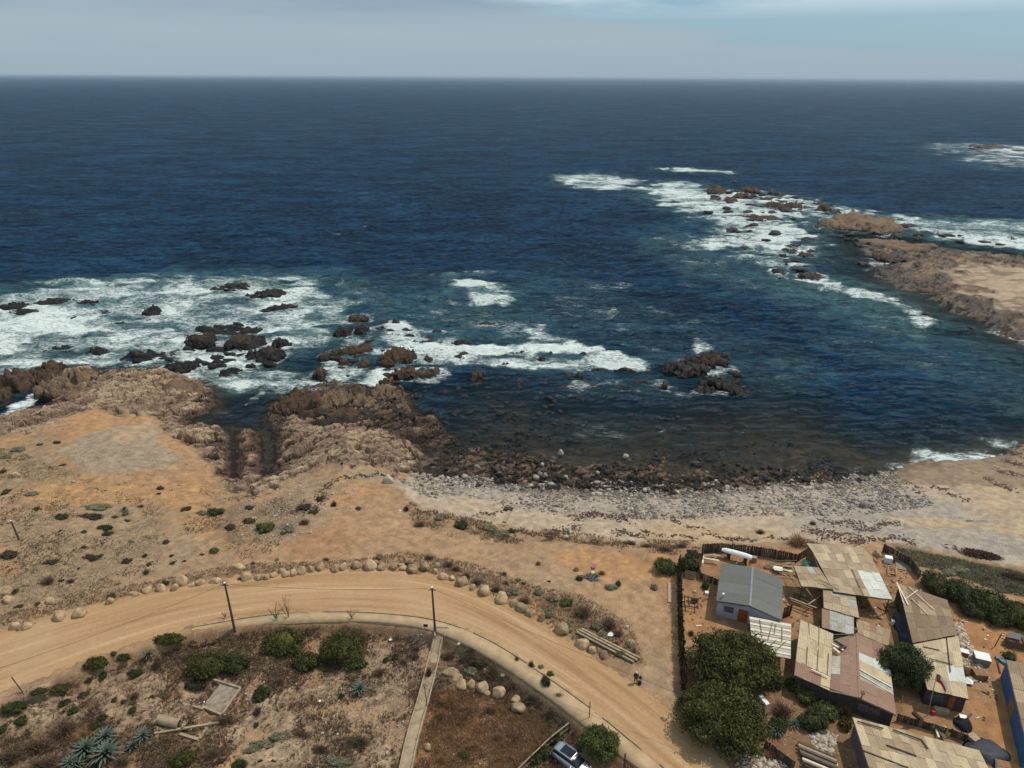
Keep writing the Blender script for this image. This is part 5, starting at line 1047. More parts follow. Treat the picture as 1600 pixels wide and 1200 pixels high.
for q in big_l: shrub(*q[:5], q[5], 'bushes of the lot below the sidewalk', big=q[4] != 'leaf_brown')
small = [(90,1072,60,14,'leaf_green'),(20,1100,60,20,'leaf_dark'),(60,1078,40,12,'leaf_green'),(195,1024,26,14,'leaf_dark'),(178,1018,12,9,'leaf_black'),(244,1039,16,14,'leaf_dark'),(161,1052,14,13,'leaf_dark'),(140,1058,15,14,'leaf_black'),(104,1069,20,10,'leaf_dark'),(210,1049,30,12,'leaf_dark'),(186,1049,8,6,'leaf_black'),(103,1095,24,14,'leaf_dark'),(115,1107,20,14,'leaf_dark'),(132,1082,22,12,'leaf_black'),(210,1082,22,20,'leaf_brown'),(179,1091,10,9,'leaf_dark'),(192,1095,8,7,'leaf_dark'),(208,1106,16,12,'leaf_dark'),(238,1087,10,7,'leaf_dark'),(161,1118,18,11,'leaf_dark'),(150,1130,18,17,'leaf_dark'),(34,1122,24,17,'leaf_dark'),(100,1108,10,12,'leaf_brown'),(5,1135,14,18,'leaf_dark'),(286,1180,54,30,'leaf_green'),(330,1172,44,20,'leaf_brown'),(345,1185,20,12,'leaf_black'),(375,1190,34,18,'leaf_dark'),(385,1175,14,10,'leaf_black'),(407,1187,12,7,'leaf_black'),(427,1187,12,7,'leaf_black'),(360,1156,10,8,'leaf_black'),(400,1130,12,10,'leaf_dark'),(402,1104,20,26,'leaf_brown'),(534,1085,11,9,'leaf_dark'),(603,1029,12,11,'leaf_dark'),(618,1024,14,12,'leaf_dark'),(631,1031,12,10,'leaf_black'),(592,1046,26,20,'leaf_brown'),(648,1020,24,20,'leaf_brown'),(435,1060,30,16,'leaf_brown'),(350,1118,60,22,'leaf_brown'),(470,1142,50,16,'leaf_brown'),(410,1160,50,14,'leaf_sage'),(440,1148,50,12,'leaf_sage'),(395,1170,40,12,'leaf_sage'),(530,1188,60,14,'leaf_sage'),(560,1150,60,26,'leaf_brown'),(500,1165,50,20,'leaf_brown'),(100,1130,70,36,'leaf_brown'),(60,1155,80,40,'leaf_brown'),(20,1170,60,40,'leaf_brown'),(130,1140,50,30,'leaf_orange'),(70,1185,80,30,'leaf_brown'),(190,1185,40,20,'leaf_brown')]
small += [(735,1012,40,16,'leaf_brown'),(750,1030,44,16,'leaf_black'),(700,1020,36,20,'leaf_brown'),(770,1045,40,22,'leaf_brown'),(800,1065,44,20,'leaf_brown'),(830,1085,44,20,'leaf_brown'),(860,1108,44,20,'leaf_brown'),(735,1045,30,16,'leaf_sage'),(755,1060,16,8,'leaf_fresh'),(820,1098,26,12,'leaf_brown'),(700,1085,44,28,'leaf_orange'),(730,1100,44,24,'leaf_orange'),(765,1105,40,22,'leaf_brown'),(690,1110,30,22,'leaf_orange'),(780,1145,20,26,'leaf_orange'),(700,1145,30,22,'leaf_orange'),(690,1180,30,22,'leaf_orange'),(740,1160,30,22,'leaf_orange'),(725,1175,20,14,'leaf_fresh'),(780,1180,34,22,'leaf_orange'),(650,1010,20,16,'leaf_brown'),(670,1040,14,40,'leaf_brown')]
small += [(853,1060,18,22,'leaf_dark'),(860,1050,14,10,'leaf_fresh'),(808,1026,12,14,'leaf_brown'),(830,1033,14,18,'leaf_brown'),(873,1083,26,12,'leaf_brown'),(845,1040,12,8,'leaf_sage')]
small += [(700,878,26,18,'leaf_brown'),(712,885,24,16,'leaf_brown'),(728,895,22,18,'leaf_brown'),(745,905,26,18,'leaf_brown'),(775,916,26,18,'leaf_brown'),(790,908,16,10,'leaf_brown'),(800,922,28,14,'leaf_sage'),(820,935,26,16,'leaf_brown'),(857,955,22,18,'leaf_sage'),(885,975,24,20,'leaf_sage'),(910,948,42,32,'leaf_brown'),(952,968,34,28,'leaf_brown'),(932,975,22,16,'leaf_sage'),(885,938,24,16,'leaf_fresh'),(865,933,20,12,'leaf_sage'),(940,990,24,16,'leaf_sage'),(965,985,26,18,'leaf_brown'),(960,1003,26,14,'leaf_brown'),(990,1012,16,14,'leaf_orange'),(970,1020,24,12,'leaf_fresh'),(841,877,13,12,'leaf_orange'),(788,894,13,10,'leaf_brown'),(810,904,10,8,'leaf_sage'),(818,910,8,6,'leaf_fresh'),(842,922,18,14,'leaf_sage'),(858,907,8,5,'leaf_black'),(593,868,15,11,'leaf_sage'),(670,868,24,14,'leaf_brown'),(635,878,30,10,'leaf_brown'),(433,873,9,6,'leaf_sage'),(720,817,28,20,'leaf_dark'),(655,815,30,20,'leaf_brown'),(686,806,20,12,'leaf_sage'),(762,822,36,12,'leaf_sage'),(785,832,34,14,'leaf_sage'),(800,826,16,12,'leaf_black'),(635,790,14,18,'leaf_brown'),(522,782,14,22,'leaf_brown'),(560,792,12,8,'leaf_black')]
small += [(415,820,34,20,'leaf_fresh'),(450,824,26,14,'leaf_sage'),(475,812,24,16,'leaf_brown'),(475,788,30,16,'leaf_black'),(490,797,22,10,'leaf_black'),(500,775,14,16,'leaf_black'),(360,820,22,14,'leaf_black'),(390,810,26,14,'leaf_black'),(337,797,34,14,'leaf_dark'),(291,792,20,11,'leaf_black'),(315,800,20,8,'leaf_sage'),(390,790,18,10,'leaf_black'),(96,805,28,10,'leaf_dark'),(140,803,60,13,'leaf_black'),(180,806,14,6,'leaf_black'),(165,822,30,10,'leaf_dark'),(168,830,20,12,'leaf_black'),(198,812,16,5,'leaf_black'),(196,799,10,14,'leaf_sage'),(131,829,12,7,'leaf_black'),(94,828,6,5,'leaf_black'),(57,793,16,7,'leaf_black'),(14,862,34,18,'leaf_black'),(131,853,12,6,'leaf_black'),(142,868,38,12,'leaf_black'),(157,866,10,8,'leaf_black'),(80,875,30,12,'leaf_black'),(75,902,32,20,'leaf_brown'),(96,905,14,6,'leaf_black'),(24,921,12,12,'leaf_black'),(30,945,16,8,'leaf_black'),(59,941,10,9,'leaf_black'),(198,873,20,12,'leaf_black'),(226,866,10,8,'leaf_black'),(260,844,14,10,'leaf_black'),(270,877,10,8,'leaf_black'),(288,875,8,5,'leaf_black'),(268,866,8,8,'leaf_black'),(233,879,10,8,'leaf_black'),(335,858,22,11,'leaf_fresh'),(228,890,16,14,'leaf_brown'),(205,845,12,5,'leaf_sage'),(123,886,6,6,'leaf_black'),(110,905,22,10,'leaf_brown'),(315,865,10,6,'leaf_black'),(248,770,10,5,'leaf_black'),(293,792,14,8,'leaf_brown'),(220,789,16,7,'leaf_brown'),(10,765,16,12,'leaf_black'),(98,725,14,6,'leaf_black'),(5,733,16,12,'leaf_brown'),(88,690,18,7,'leaf_black'),(62,693,12,5,'leaf_black'),(257,910,16,10,'leaf_dark'),(175,930,18,10,'leaf_dark'),(290,900,12,9,'leaf_brown'),(395,878,12,8,'leaf_brown'),(375,902,14,8,'leaf_brown'),(250,760,14,9,'leaf_black'),(590,900-20,10,5,'leaf_brown'),(510,872,20,8,'leaf_brown'),(30,700,30,8,'leaf_sage'),(50,770,30,7,'leaf_sage'),(150,790,60,8,'leaf_sage'),(10,712,20,7,'leaf_sage')]
small += [(905,902,14,10,'leaf_dark'),(925,897,26,12,'leaf_sage'),(940,892,20,12,'leaf_orange'),(955,915,26,12,'leaf_sage'),(966,910,12,12,'leaf_dark'),(900,888,12,8,'leaf_sage'),(1110,1106,20,10,'leaf_dark'),(1130,958,14,8,'leaf_dark'),(1080,985,14,16,'leaf_brown'),(1022,915,14,12,'leaf_sage'),(1001,1057,6,7,'leaf_fresh')]
small += [(985,845,30,14,'leaf_brown'),(1010,850,34,14,'leaf_brown'),(1040,855,34,14,'leaf_brown'),(1065,850,30,14,'leaf_brown'),(1082,860,26,20,'leaf_black'),(1430,868,40,10,'leaf_orange'),(1460,878,40,12,'leaf_brown'),(1500,888,40,12,'leaf_sage'),(1540,900,40,12,'leaf_brown'),(1580,912,40,12,'leaf_brown'),(1425,880,30,10,'leaf_sage'),(1480,892,40,12,'leaf_sage'),(1395,872,20,12,'leaf_brown')]
colw = {'leaf_black': 'dark low', 'leaf_brown': 'dead brown', 'leaf_sage': 'grey green', 'leaf_green': 'olive', 'leaf_dark': 'dark green', 'leaf_fresh': 'light green', 'leaf_orange': 'rust orange'}
zones = [('on the headland left of the path', lambda x, y: x < 620 and y < 985 and y < 1010-0.35*x*0+0), ('in the lot below the sidewalk', lambda x, y: x < 660), ('in the lot right of the drain', lambda x, y: x < 875 and y > 1000), ('between the road and the beach', lambda x, y: x < 1000), ('near the yards by the beach', lambda x, y: True)]
zc = {}
small.sort(key=lambda q: q[0])
for q in small:
    zn = next(nm for nm, fn in zones if fn(q[0], q[1])); key = (q[4], zn); zc[key] = zc.get(key, 0)+1
    bigger = 'big ' if q[2] >= 40 else 'little ' if q[2] <= 12 else ''
    shrub(*q[:5], '%s%s shrub %s, %s such from left' % (bigger, colw[q[4]], zn, ordn(zc[key])), 'shrubs '+zn)
# bare twiggy saplings
for x_, y_, h_, lb in [(452,968,30,'bare windswept sapling standing at the sidewalk edge'),(432,970,22,'small bare sapling beside the windswept one'),(390,1070,34,'dead branching sapling beside the slab ruin'),(550,968,16,'thin bare sapling behind the widest bush'),(352,966,10,'tiny bare sapling beside the left pole')]:
    p = G(x_, y_); s = ppm(p)*math.cos(math.atan2(64, p[1])); hm = h_/s; t = MB(); r = random.Random(x_)
    for k in range(9):
        a = r.uniform(0, 6.28); b0 = Vector(p)+Vector((0, 0, hm*r.uniform(0, 0.3))); m_ = b0+Vector((math.cos(a)*hm*.2, math.sin(a)*hm*.2, hm*0.4)); e_ = m_+Vector((math.cos(a)*hm*.25+hm*.12, math.sin(a)*hm*.15, hm*0.35))
        t.tube([b0, m_, e_], [0.035, 0.022, 0.008], 4, False)
        for j in range(5):
            f_ = m_.lerp(e_, r.random()); t.tube([f_, f_+Vector((r.uniform(-.3, .5), r.uniform(-.3, .3), r.uniform(0, .3)))*hm*0.4], [0.014, 0.006], 3, False)
    tag(t.build('sapling', 'leaf_brown', None, p), lb, 'sapling')
# dry tufts covering the scrubby ground
def tufts(name, mat, n, region, hgt, dens=None, label='', blades=4, w=0.03):
    pr = np.array([G(a, b, 15)[:2] for a, b in region]); lo, hi = pr.min(0), pr.max(0); P_ = rng.uniform(lo, hi, (n*4, 2)); ok = sdf_poly(P_[:, 0], P_[:, 1], pr) > 0
    ok &= near.at(P_[:, 0], P_[:, 1], sroad) < -0.4
    if dens is not None: ok &= dens(P_[:, 0], P_[:, 1]) > rng.random(len(P_))
    P_ = P_[ok][:n]; k = len(P_)*blades; c = np.repeat(np.column_stack([P_, near.at(P_[:, 0], P_[:, 1])]), blades, 0); sz = np.repeat(rng.uniform(hgt*0.5, hgt*1.4, len(P_)), blades)
    a = rng.uniform(0, 6.28, k); c[:, :2] += rng.normal(size=(k, 2))*0.08; lean = rng.uniform(0.1, 1.0, k)*sz; s = np.stack([-np.sin(a), np.cos(a), np.zeros(k)], 1)*w*rng.uniform(.6, 1.5, k)[:, None]
    tip = c+np.stack([np.cos(a)*lean, np.sin(a)*lean, sz*rng.uniform(.5, 1, k)], 1); V = np.stack([c-s, c+s, tip], 1).reshape(-1, 3); Fc = np.arange(k*3).reshape(-1, 3)
    o = link(name, np_mesh(name, V, Fc), mat); return tag(o, label, 'dry grass', None, 'stuff')
scr_at = lambda x, y: near.at(x, y, scr)
tufts('dry_grass', 'leaf_brown', 26000, [(0,1100),(120,1060),(300,1000),(400,985),(520,976),(660,990),(760,1028),(880,1120),(920,1160),(860,1215),(0,1215)], 0.30, lambda x, y: scr_at(x, y)*np.clip(fbm(x*0.3, y*0.3, 601, 3)*3-0.9, 0.05, 1), 'dead brown scrub covering the lots below the sidewalk', w=0.035)
tufts('rusty_scrub', 'leaf_orange', 14000, [(665,1085),(760,1080),(850,1115),(860,1150),(790,1215),(640,1215),(655,1120)], 0.28, lambda x, y: np.clip(fbm(x*0.3, y*0.3, 603, 3)*3-0.8, 0.1, 1), 'rust coloured scrub on the slope right of the drain', w=0.03)
tufts('verge_grass', 'leaf_brown', 9000, [(640,862),(740,880),(840,915),(910,930),(985,975),(1010,1040),(900,1015),(800,945),(700,905),(560,895),(400,900),(200,935),(60,975),(0,985),(0,960),(200,915),(400,880),(560,874)], 0.24, None, 'dry scrub among the roadside boulders', w=0.025)
tufts('bank_grass', 'leaf_brown', 5000, [(640,785),(800,822),(900,832),(1000,842),(1095,846),(1095,872),(960,862),(880,845),(800,850),(700,838),(640,815)], 0.28, lambda x, y: np.clip(fbm(x*0.3, y*0.3, 611, 3)*5-2.1, 0.0, 1), 'dry scrub on the bank behind the beach', w=0.03)
tufts('hedge_grass', 'leaf_sage', 7000, [(1400,855),(1500,874),(1600,896),(1700,915),(1700,950),(1560,925),(1470,890),(1400,880)], 0.35, None, 'tall dry grass between the hedge and the beach', w=0.03)
tufts('headland_scrub', 'leaf_sage', 12000, [(0,700),(120,740),(300,790),(420,790),(400,860),(200,910),(0,970)], 0.13, lambda x, y: np.clip(fbm(x*0.12, y*0.12, 605, 4)*5-2.4, 0.0, 1), 'grey green scrub on the headland', w=0.03)
tufts('headland_twigs', 'leaf_black', 9000, [(0,700),(120,740),(300,760),(480,780),(440,860),(200,910),(0,970)], 0.15, lambda x, y: np.clip(fbm(x*0.35, y*0.35, 607, 4)*6-3.2, 0.0, 1), 'dark dead twigs on the headland', w=0.045)

# agaves: one leaf mesh, a child per leaf
def agave_leaf():
    V = []; L = 1.0
    for i in range(6):
        t = i/5; w = 0.085*(1-t**1.6)*(0.75+0.6*t)+0.004; y = L*t*(1-0.12*t); z_ = 0.30*math.sin(t*1.5)-0.32*t*t
        V += [(-w, y, z_+w*0.5), (0, y, z_), (w, y, z_+w*0.5)]
    Fc = []
    for i in range(5): Fc += [(i*3, i*3+1, i*3+4, i*3+3), (i*3+1, i*3+2, i*3+5, i*3+4)]
    return np_mesh('leaf', V, Fc, True)
al = agave_leaf(); al.materials.append(MAT['agave'])
ag = [(167,1180,15,.0,'largest blue green agave at the bottom left'),(135,1172,13,.0,'agave left of the largest one'),(112,1192,10,0,'agave partly cut by the bottom picture edge'),(166,1152,11,0,'agave behind the largest one'),(224,1150,8.5,0,'agave above the pale path left of the pipe'),(208,1165,7.5,0,'pale agave between dead stalks'),(233,1022,6.8,0,'spiky star shaped agave alone near the road bend'),(562,1076,8.5,0.0,'round agave leaning on a dark stalk in the middle lot'),(1212,1140,9,0,'agave in the garden beside the lower tree'),(1240,1130,7,0,'grey agave among the garden bushes'),(195,794,4,0,'small agave on the headland'),(120,1195,9,0,'agave at the very bottom of the picture')]
for i, (x_, y_, rpx, _, lb) in enumerate(ag):
    p = G(x_, y_+4); s = ppm(p); L = rpx*1.55/s*1.55; n = 40 if rpx > 8 else 26
    root = empty('agave', p, lb, 'agave', 'agaves')
    for k in range(n):
        a = k*2.399; el = 0.15+1.15*(k/n); sc_ = L*(1.0-0.25*k/n)
        c = link('leaf', al, None, root, (0, 0, 0.12), (el*0.95, 0, a), (sc_, sc_, sc_))
# seaweed wrack
def wrack(name, strands, label):
    t = []; r = random.Random(len(strands)*3)
    for (x0, y0, x1, y1, w_) in strands:
        a, b = G(x0, y0, 15), G(x1, y1, 15); n = int(np.linalg.norm(a-b)*9*w_)+6
        for i in range(n):
            f_ = r.random(); p = a*(1-f_)+b*f_+np.array([r.gauss(0, .35)*w_, r.gauss(0, .35)*w_+0.5*math.sin(f_*9+x0), 0]); p[2] = gz(p[0], p[1])
            s = r.uniform(0.08, 0.22); q = r.uniform(0, 6.28)
            t.append([(p[0]+math.cos(q+j*1.57)*s*(1.8 if j % 2 else .7), p[1]+math.sin(q+j*1.57)*s*(1.8 if j % 2 else .7), p[2]+r.uniform(0.02, 0.12)) for j in range(4)])
    V = np.array(t).reshape(-1, 3); o = link(name, np_mesh(name, V, np.arange(len(V)).reshape(-1, 4)), 'seaweed'); return tag(o, label, 'seaweed', None, 'stuff')
wrack('seaweed', [(895,812,935,800,1.6),(925,802,945,806,1.8),(950,808,985,812,2.2),(975,808,1000,804,1.2),(740,805,780,800,1.0),(815,785,830,790,1.2),(960,830,1010,838,1.6),(1000,832,1090,842,0.8),(560,745,600,742,1.0),(520,752,560,743,1.0),(500,768,520,752,1.6),(500,785,505,770,2.0),(455,800,500,795,1.6),(590,742,620,745,1.0),(1200,840,1260,845,1.2),(1290,815,1350,820,2.0),(1340,830,1400,815,1.6),(1260,828,1330,835,2.6),(1280,840,1350,848,2.0),(1330,850,1400,838,1.2),(1400,842,1430,848,1.2),(1050,815,1110,830,0.7),(1100,836,1180,846,1.2),(1490,858,1500,862,1.0),(650,795,700,808,1.0),(770,830,860,834,1.6),(860,836,900,824,2.0)], 'dried seaweed in broken lines on the upper beach')
def heap(name, px_, w, h, n, mat, label, cat, hz=0.35):
    p = G(*px_); s = ppm(p); a, b = w/2/s, h/2/(s*0.62); r = np.random.default_rng(int(px_[0])); q = r.normal(size=(n, 2))*0.42; q = q[np.hypot(q[:, 0], q[:, 1]) < 1]
    c = np.column_stack([p[0]+q[:, 0]*a, p[1]+q[:, 1]*b-q[:, 0]*a*0.35, p[2]+np.clip(1-np.hypot(q[:, 0], q[:, 1])**2, 0, 1)*hz*r.uniform(.3, 1, len(q))]); nn = r.normal(size=(len(q), 3)); nn[:, 2] += 1.5; nn /= np.linalg.norm(nn, axis=1)[:, None]
    V, Fc = leaves(c, nn, 0.35, 3, 0.4); V -= p; return tag(link(name, np_mesh(name, V, Fc), mat, None, p), label, cat, None, 'stuff')
heap('seaweed_heap', (1537, 869), 64, 22, 2600, 'seaweed', 'large dark red brown heap of seaweed on the shingle at the right', 'seaweed')
heap('seaweed_heap', (1590, 905), 60, 18, 2600, 'seaweed', 'dark wrack along the foot of the bank at the right', 'seaweed')
wrack('rock_wrack', [(1560,700,1600,712,2.4),(1560,735,1600,745,2.0),(1540,748,1590,770,1.6),(1480,770,1510,780,1.2),(1450,760,1480,765,1.0),(1570,720,1600,728,2.0)], 'dark seaweed and stones on the wet sand at the right edge')

# ================================================================== BUILDINGS
def V3(c): return Vector([float(q) for q in P(*c)])
def sheet_mesh(A, B, C_, D, ribs=6, amp=0.035, o=Vector((0, 0, 0)), th=0.0):
    nn = (B-A).cross(D-A); nn.normalize(); nn = nn if nn.z > 0 else -nn; V = []; k = 2*ribs
    for t, (p, q) in ((0, (A, B)), (1, (D, C_))):
        for i in range(k+1): V.append(tuple(p.lerp(q, i/k)+nn*(amp if i % 2 else 0)-o))
    Fc = [(i, i+1, k+2+i, k+1+i) for i in range(k)]; me = bpy.data.meshes.new('sheet'); me.from_pydata(V, [], Fc); return me
def roof(root, A, B, C_, D, nu, nv, pick, ribs=5, amp=0.035, turn=False, name='roof_sheet', jag=0.06, r=None):
    """roofing sheets laid side by side over the quad A-B-C-D (A,B upper edge)"""
    r = r or random.Random(int(A.x*10)); o0 = Vector(root.location); nn = (B-A).cross(D-A).normalized(); nn = nn if nn.z > 0 else -nn
    for j in range(nv):
        for i in range(nu):
            u0, u1 = i/nu, (i+1)/nu; v0, v1 = j/nv, (j+1)/nv; v1 += 0.02 if j < nv-1 else r.uniform(0, jag)/max((D-A).length, 1)
            q = lambda u, v: (A.lerp(B, u)).lerp(D.lerp(C_, u), v)+nn*(0.02+0.018*((i+j) % 2)+r.uniform(0, 0.012)+0.02*(1-v*0 if v == v1 else 0))
            a, b, c, d = q(u0, v0), q(u1, v0), q(u1, v1), q(u0, v1)
            if turn: a, b, c, d = b, c, d, a
            me = sheet_mesh(a, b, c, d, ribs, amp, o0); m_ = pick(i, j, r); link(name, me, m_, root)
def frame_under(root, pts, mat='wood_dark'):     # purlins and eaves board under a roof
    b = MB(); n = len(pts)
    for i in range(n): b.beam(pts[i]-Vector((0, 0, 0.09)), pts[(i+1) % n]-Vector((0, 0, 0.09)), 0.08, 0.10)
    b.build('roof_frame', mat, root)
def inset(pts, k):
    c = sum(pts, Vector())/len(pts); return [p+(c-p).normalized()*k for p in pts]
def walls(root, pts, mat, k=0.35, base=5.25, skip=(), name='wall'):
    q = inset(pts, k)
    for i in range(len(q)):
        if i in skip: continue
        a, b = q[i], q[(i+1) % len(q)]; w = MB(); g0 = min(gz(a.x, a.y), gz(b.x, b.y), base)-0.1
        w.wall(a, b, g0, a.z-0.16, b.z-0.16, 0.10); w.build(name, mat, root)
    return q
def on_wall(root, a, b, t0, t1, z0, z1, mat, name, out=0.07, parent=None, th=0.06):
    d = (b-a); d.z = 0; L = d.length; d.normalize(); n = Vector((-d.y, d.x, 0)); c = Vector(root.location)
    mid = a.lerp(b, (t0+t1)/2)
    if n.dot(mid-c) < 0: n = -n
    w = MB(); m_ = Vector((mid.x, mid.y, 0))+n*out
    w.box((m_.x, m_.y, (z0+z1)/2), (L*(t1-t0), th, z1-z0), math.atan2(d.y, d.x)); o = w.build(name, mat, root); return o
def window(root, a, b, t0, t1, z0, z1):
    f = on_wall(root, a, b, t0, t1, z0, z1, 'wood_grey', 'window_frame', 0.06); on_wall(root, a, b, t0+0.12*(t1-t0), (t0+t1)/2-0.02*(t1-t0), z0+0.1, z1-0.1, 'glass', 'window_pane', 0.10, th=0.03); on_wall(root, a, b, (t0+t1)/2+0.02*(t1-t0), t1-0.12*(t1-t0), z0+0.1, z1-0.1, 'glass', 'window_pane', 0.10, th=0.03)
def wpick(*mw):
    names = [m_ for m_, w in mw]; ws = [w for m_, w in mw]
    return lambda i, j, r: r.choices(names, ws)[0]
G0 = 5.3
# --- small house with a grey gable roof
A, Rg, B, D, Rb, C_ = V3((1128,880,7.75)), V3((1176,886.5,8.3)), V3((1222,906,7.75)), V3((1119.5,939,7.75)), V3((1172,947,8.3)), V3((1220.5,969,7.75))
h1 = empty('house', (*((A+C_)/2).xy, G0), 'small house with a dark grey corrugated gable roof and bluish white walls', 'house')
roof(h1, Rg, Rb, D, A, 4, 1, wpick(('r_grey', 1)), 8, 0.03, name='roof_sheet'); roof(h1, Rb, Rg, B, C_, 4, 1, wpick(('r_grey', 1)), 8, 0.03)
MB().beam(Rg+Vector((0, 0, .06)), Rb+Vector((0, 0, .06)), 0.25, 0.05).build('ridge_cap', 'grey', h1)
frame_under(h1, [A, Rg, B, C_, Rb, D], 'wood_grey')
q = walls(h1, [A, Rg, B, C_, Rb, D], 'wall_lilac', 0.3)
fa, fb = q[5], q[3]; fa_ = Vector((fa.x, fa.y, 0)); fb_ = Vector((q[4].x, q[4].y, 0))
window(h1, fa_, fb_, 0.22, 0.52, G0+1.0, G0+1.9); on_wall(h1, fa_, fb_, 0.68, 0.98, G0, G0+1.95, 'door', 'door', 0.07)
v = V3((1129.5,933,8.0)); MB().tube([v-Vector((0, 0, .3)), v+Vector((0, 0, .45))], 0.06, 8).build('flue', 'grey', h1); MB().tube([v+Vector((0, 0, .45)), v+Vector((0, 0, .6))], 0.16, 10).build('flue_cap', 'white', h1)
# --- big patched shed
sh = empty('shed', (*V3((1318,900,5.3)).xy, G0), 'biggest shed at the beach side, roofed in patched tan sheets with one white corner', 'shed')
a1, b1, c1, d1 = V3((1260,849,8.6)), V3((1348,856,8.6)), V3((1360,868,8.5)), V3((1270,863,8.5))
roof(sh, a1, b1, c1, d1, 9, 1, wpick(('r_tan', 3), ('r_cream', 1)))
a2, b2, c2, d2 = d1, c1, V3((1394,937,7.9)), V3((1303,925,7.9))
def pk(i, j, r): return 'r_white' if (i >= 5 and j >= 2) else r.choices(['r_tan', 'r_tan2', 'r_cream'], [5, 2, 1])[0]
roof(sh, a2, b2, c2, d2, 8, 5, pk)
a3, b3, c3, d3 = V3((1240,884,8.1)), V3((1279,887,8.2)), V3((1303,921,7.9)), V3((1252,916,7.85))
roof(sh, a3, b3, c3, d3, 4, 3, wpick(('r_tan', 4), ('r_tan2', 3), ('r_greyw', 1)))
frame_under(sh, [a1, b1, c2, d2, c3, d3, a3, b3, d1], 'wood_grey')
q = inset([a1, b1, c2, d2], 0.4)
for i, (x0, x1) in enumerate([(0, 1), (3, 0)]):
    w = MB(); a_, b_ = q[x0], q[x1]
    w.wall(a_, b_, 5.0, a_.z-.15, b_.z-.15, .1); w.build('wall', 'wall_wood' if i else 'wall_lilac', sh)
w = MB(); mid = q[1].lerp(q[2], 0.62); w.wall(q[1], mid, 5.0, q[1].z-.15, mid.z-.15, .1); w.build('wall', 'wall_wood', sh)
for p_ in (q[2], q[3].lerp(q[2], 0.45), d3+Vector((.3, .3, 0)), c3): MB().tube([(p_.x, p_.y, 5.0), (p_.x, p_.y, p_.z-0.1)], 0.07, 6).build('post', 'wood_dark', sh)
for (x0, y0, x1, y1) in [(1331,889,1350,930),(1280,905,1310,921)]: MB().beam(V3((x0,y0,8.45)), V3((x1,y1,8.12)), 0.08, 0.05).build('batten', 'wood_grey', sh)
# --- extensions
ex = empty('lean_to', (*V3((1315,940,5.3)).xy, G0), 'stained zinc and tan lean-to roof joined to the front of the big shed', 'shed')
a4, b4, c4, d4 = V3((1285.5,916,7.7)), V3((1335,924,7.7)), V3((1342.5,966,7.35)), V3((1287,950,7.35))
roof(ex, a4, b4, c4, d4, 4, 3, lambda i, j, r: 'r_tan' if j == 2 else r.choice(['r_greyw', 'r_greyw', 'r_tan', 'r_tan2'])); frame_under(ex, [a4, b4, c4, d4])
walls(ex, [a4, b4, c4, d4], 'wall_dark', 0.3, skip=(0,))
ex2 = empty('lean_to', (*V3((1308,970,5.3)).xy, G0), 'pale weathered lean-to roof with a rusty left strip below the zinc one', 'shed')
a5, b5, c5, d5 = V3((1284,951,7.25)), V3((1334,963,7.25)), V3((1334,993,6.95)), V3((1284,981,6.95))
roof(ex2, a5, b5, c5, d5, 4, 2, lambda i, j, r: 'r_red' if i == 0 else 'r_greyw'); frame_under(ex2, [a5, b5, c5, d5]); walls(ex2, [a5, b5, c5, d5], 'wall_dark', 0.25, skip=(0,))
# --- slatted carport
cp = empty('carport', (*V3((1203,997,5.3)).xy, G0), 'carport roofed with pale slats and gaps between the grey house and the tan roof', 'carport')
a6, b6, c6, d6 = V3((1171,963,7.4)), V3((1236,975,7.4)), V3((1235.5,1030,7.3)), V3((1176,1018,7.3))
for k in range(12):
    t0 = k/12+0.004; t1 = t0+(0.066 if k % 3 else 0.074); m_ = 'wood_white' if k % 2 == 0 else 'r_greyw'
    pa, pb = a6.lerp(d6, t0), b6.lerp(c6, t0); pc, pd = b6.lerp(c6, t1), a6.lerp(d6, t1); MB().slab([pa, pb, pc, pd], 0.04).build('slat', m_, cp)
for t in (0.15, 0.38, 0.62, 0.85): MB().beam(a6.lerp(b6, t)-Vector((0, 0, .1)), d6.lerp(c6, t)-Vector((0, 0, .1)), 0.1, 0.1).build('rafter', 'wood_grey', cp)
for p_ in inset([a6, b6, c6, d6], 0.3): MB().tube([(p_.x, p_.y, 5.1), (p_.x, p_.y, p_.z-0.12)], 0.07, 6).build('post', 'wood_grey', cp)
for (x0, y0, x1, y1) in [(1187,968,1190,988),(1207,972,1200,1000),(1212,975,1210,990),(1222,980,1222,1002),(1195,1015,1213,1000),(1212,1016,1228,1002)]: MB().beam(V3((x0,y0,7.48)), V3((x1,y1,7.48)), 0.07, 0.05).build('loose_batten', 'wood_grey', cp)
# --- red and cream long house
rh = empty('house', (*V3((1320,1040,5.3)).xy, G0), 'long low house with cream sheets on its left and rusty red ones right', 'house')
a, b, c, d = V3((1250.5,968.5,7.9)), V3((1302,991,7.9)), V3((1296,1079,7.7)), V3((1241,1055,7.7))
roof(rh, a, b, c, d, 4, 4, lambda i, j, r: 'r_red' if j == 3 and i < 3 else 'r_cream', 5)
e1, f1, g1, i1 = V3((1302,1000,7.6)), V3((1339,990,8.1)), V3((1343,1091,8.0)), V3((1296,1080,7.6))
roof(rh, e1, f1, g1, i1, 3, 6, lambda i, j, r: 'r_greyw' if i == 0 and 1 < j < 4 else r.choices(['r_red', 'r_brown'], [6, 1])[0], 5, turn=True)
j1, k1, l1 = V3((1386,1010,7.5)), V3((1398,1072,7.5)), V3((1400,1117,7.4))
roof(rh, f1, j1, l1, g1, 2, 7, lambda i, j, r: ['r_red', 'r_red', 'r_white', 'r_cream', 'r_greyw', 'r_red', 'r_red'][j], 6, turn=True)
MB().beam(f1+Vector((0, 0, .08)), g1+Vector((0, 0, .08)), 0.22, 0.05).build('ridge_cap', 'r_red', rh)
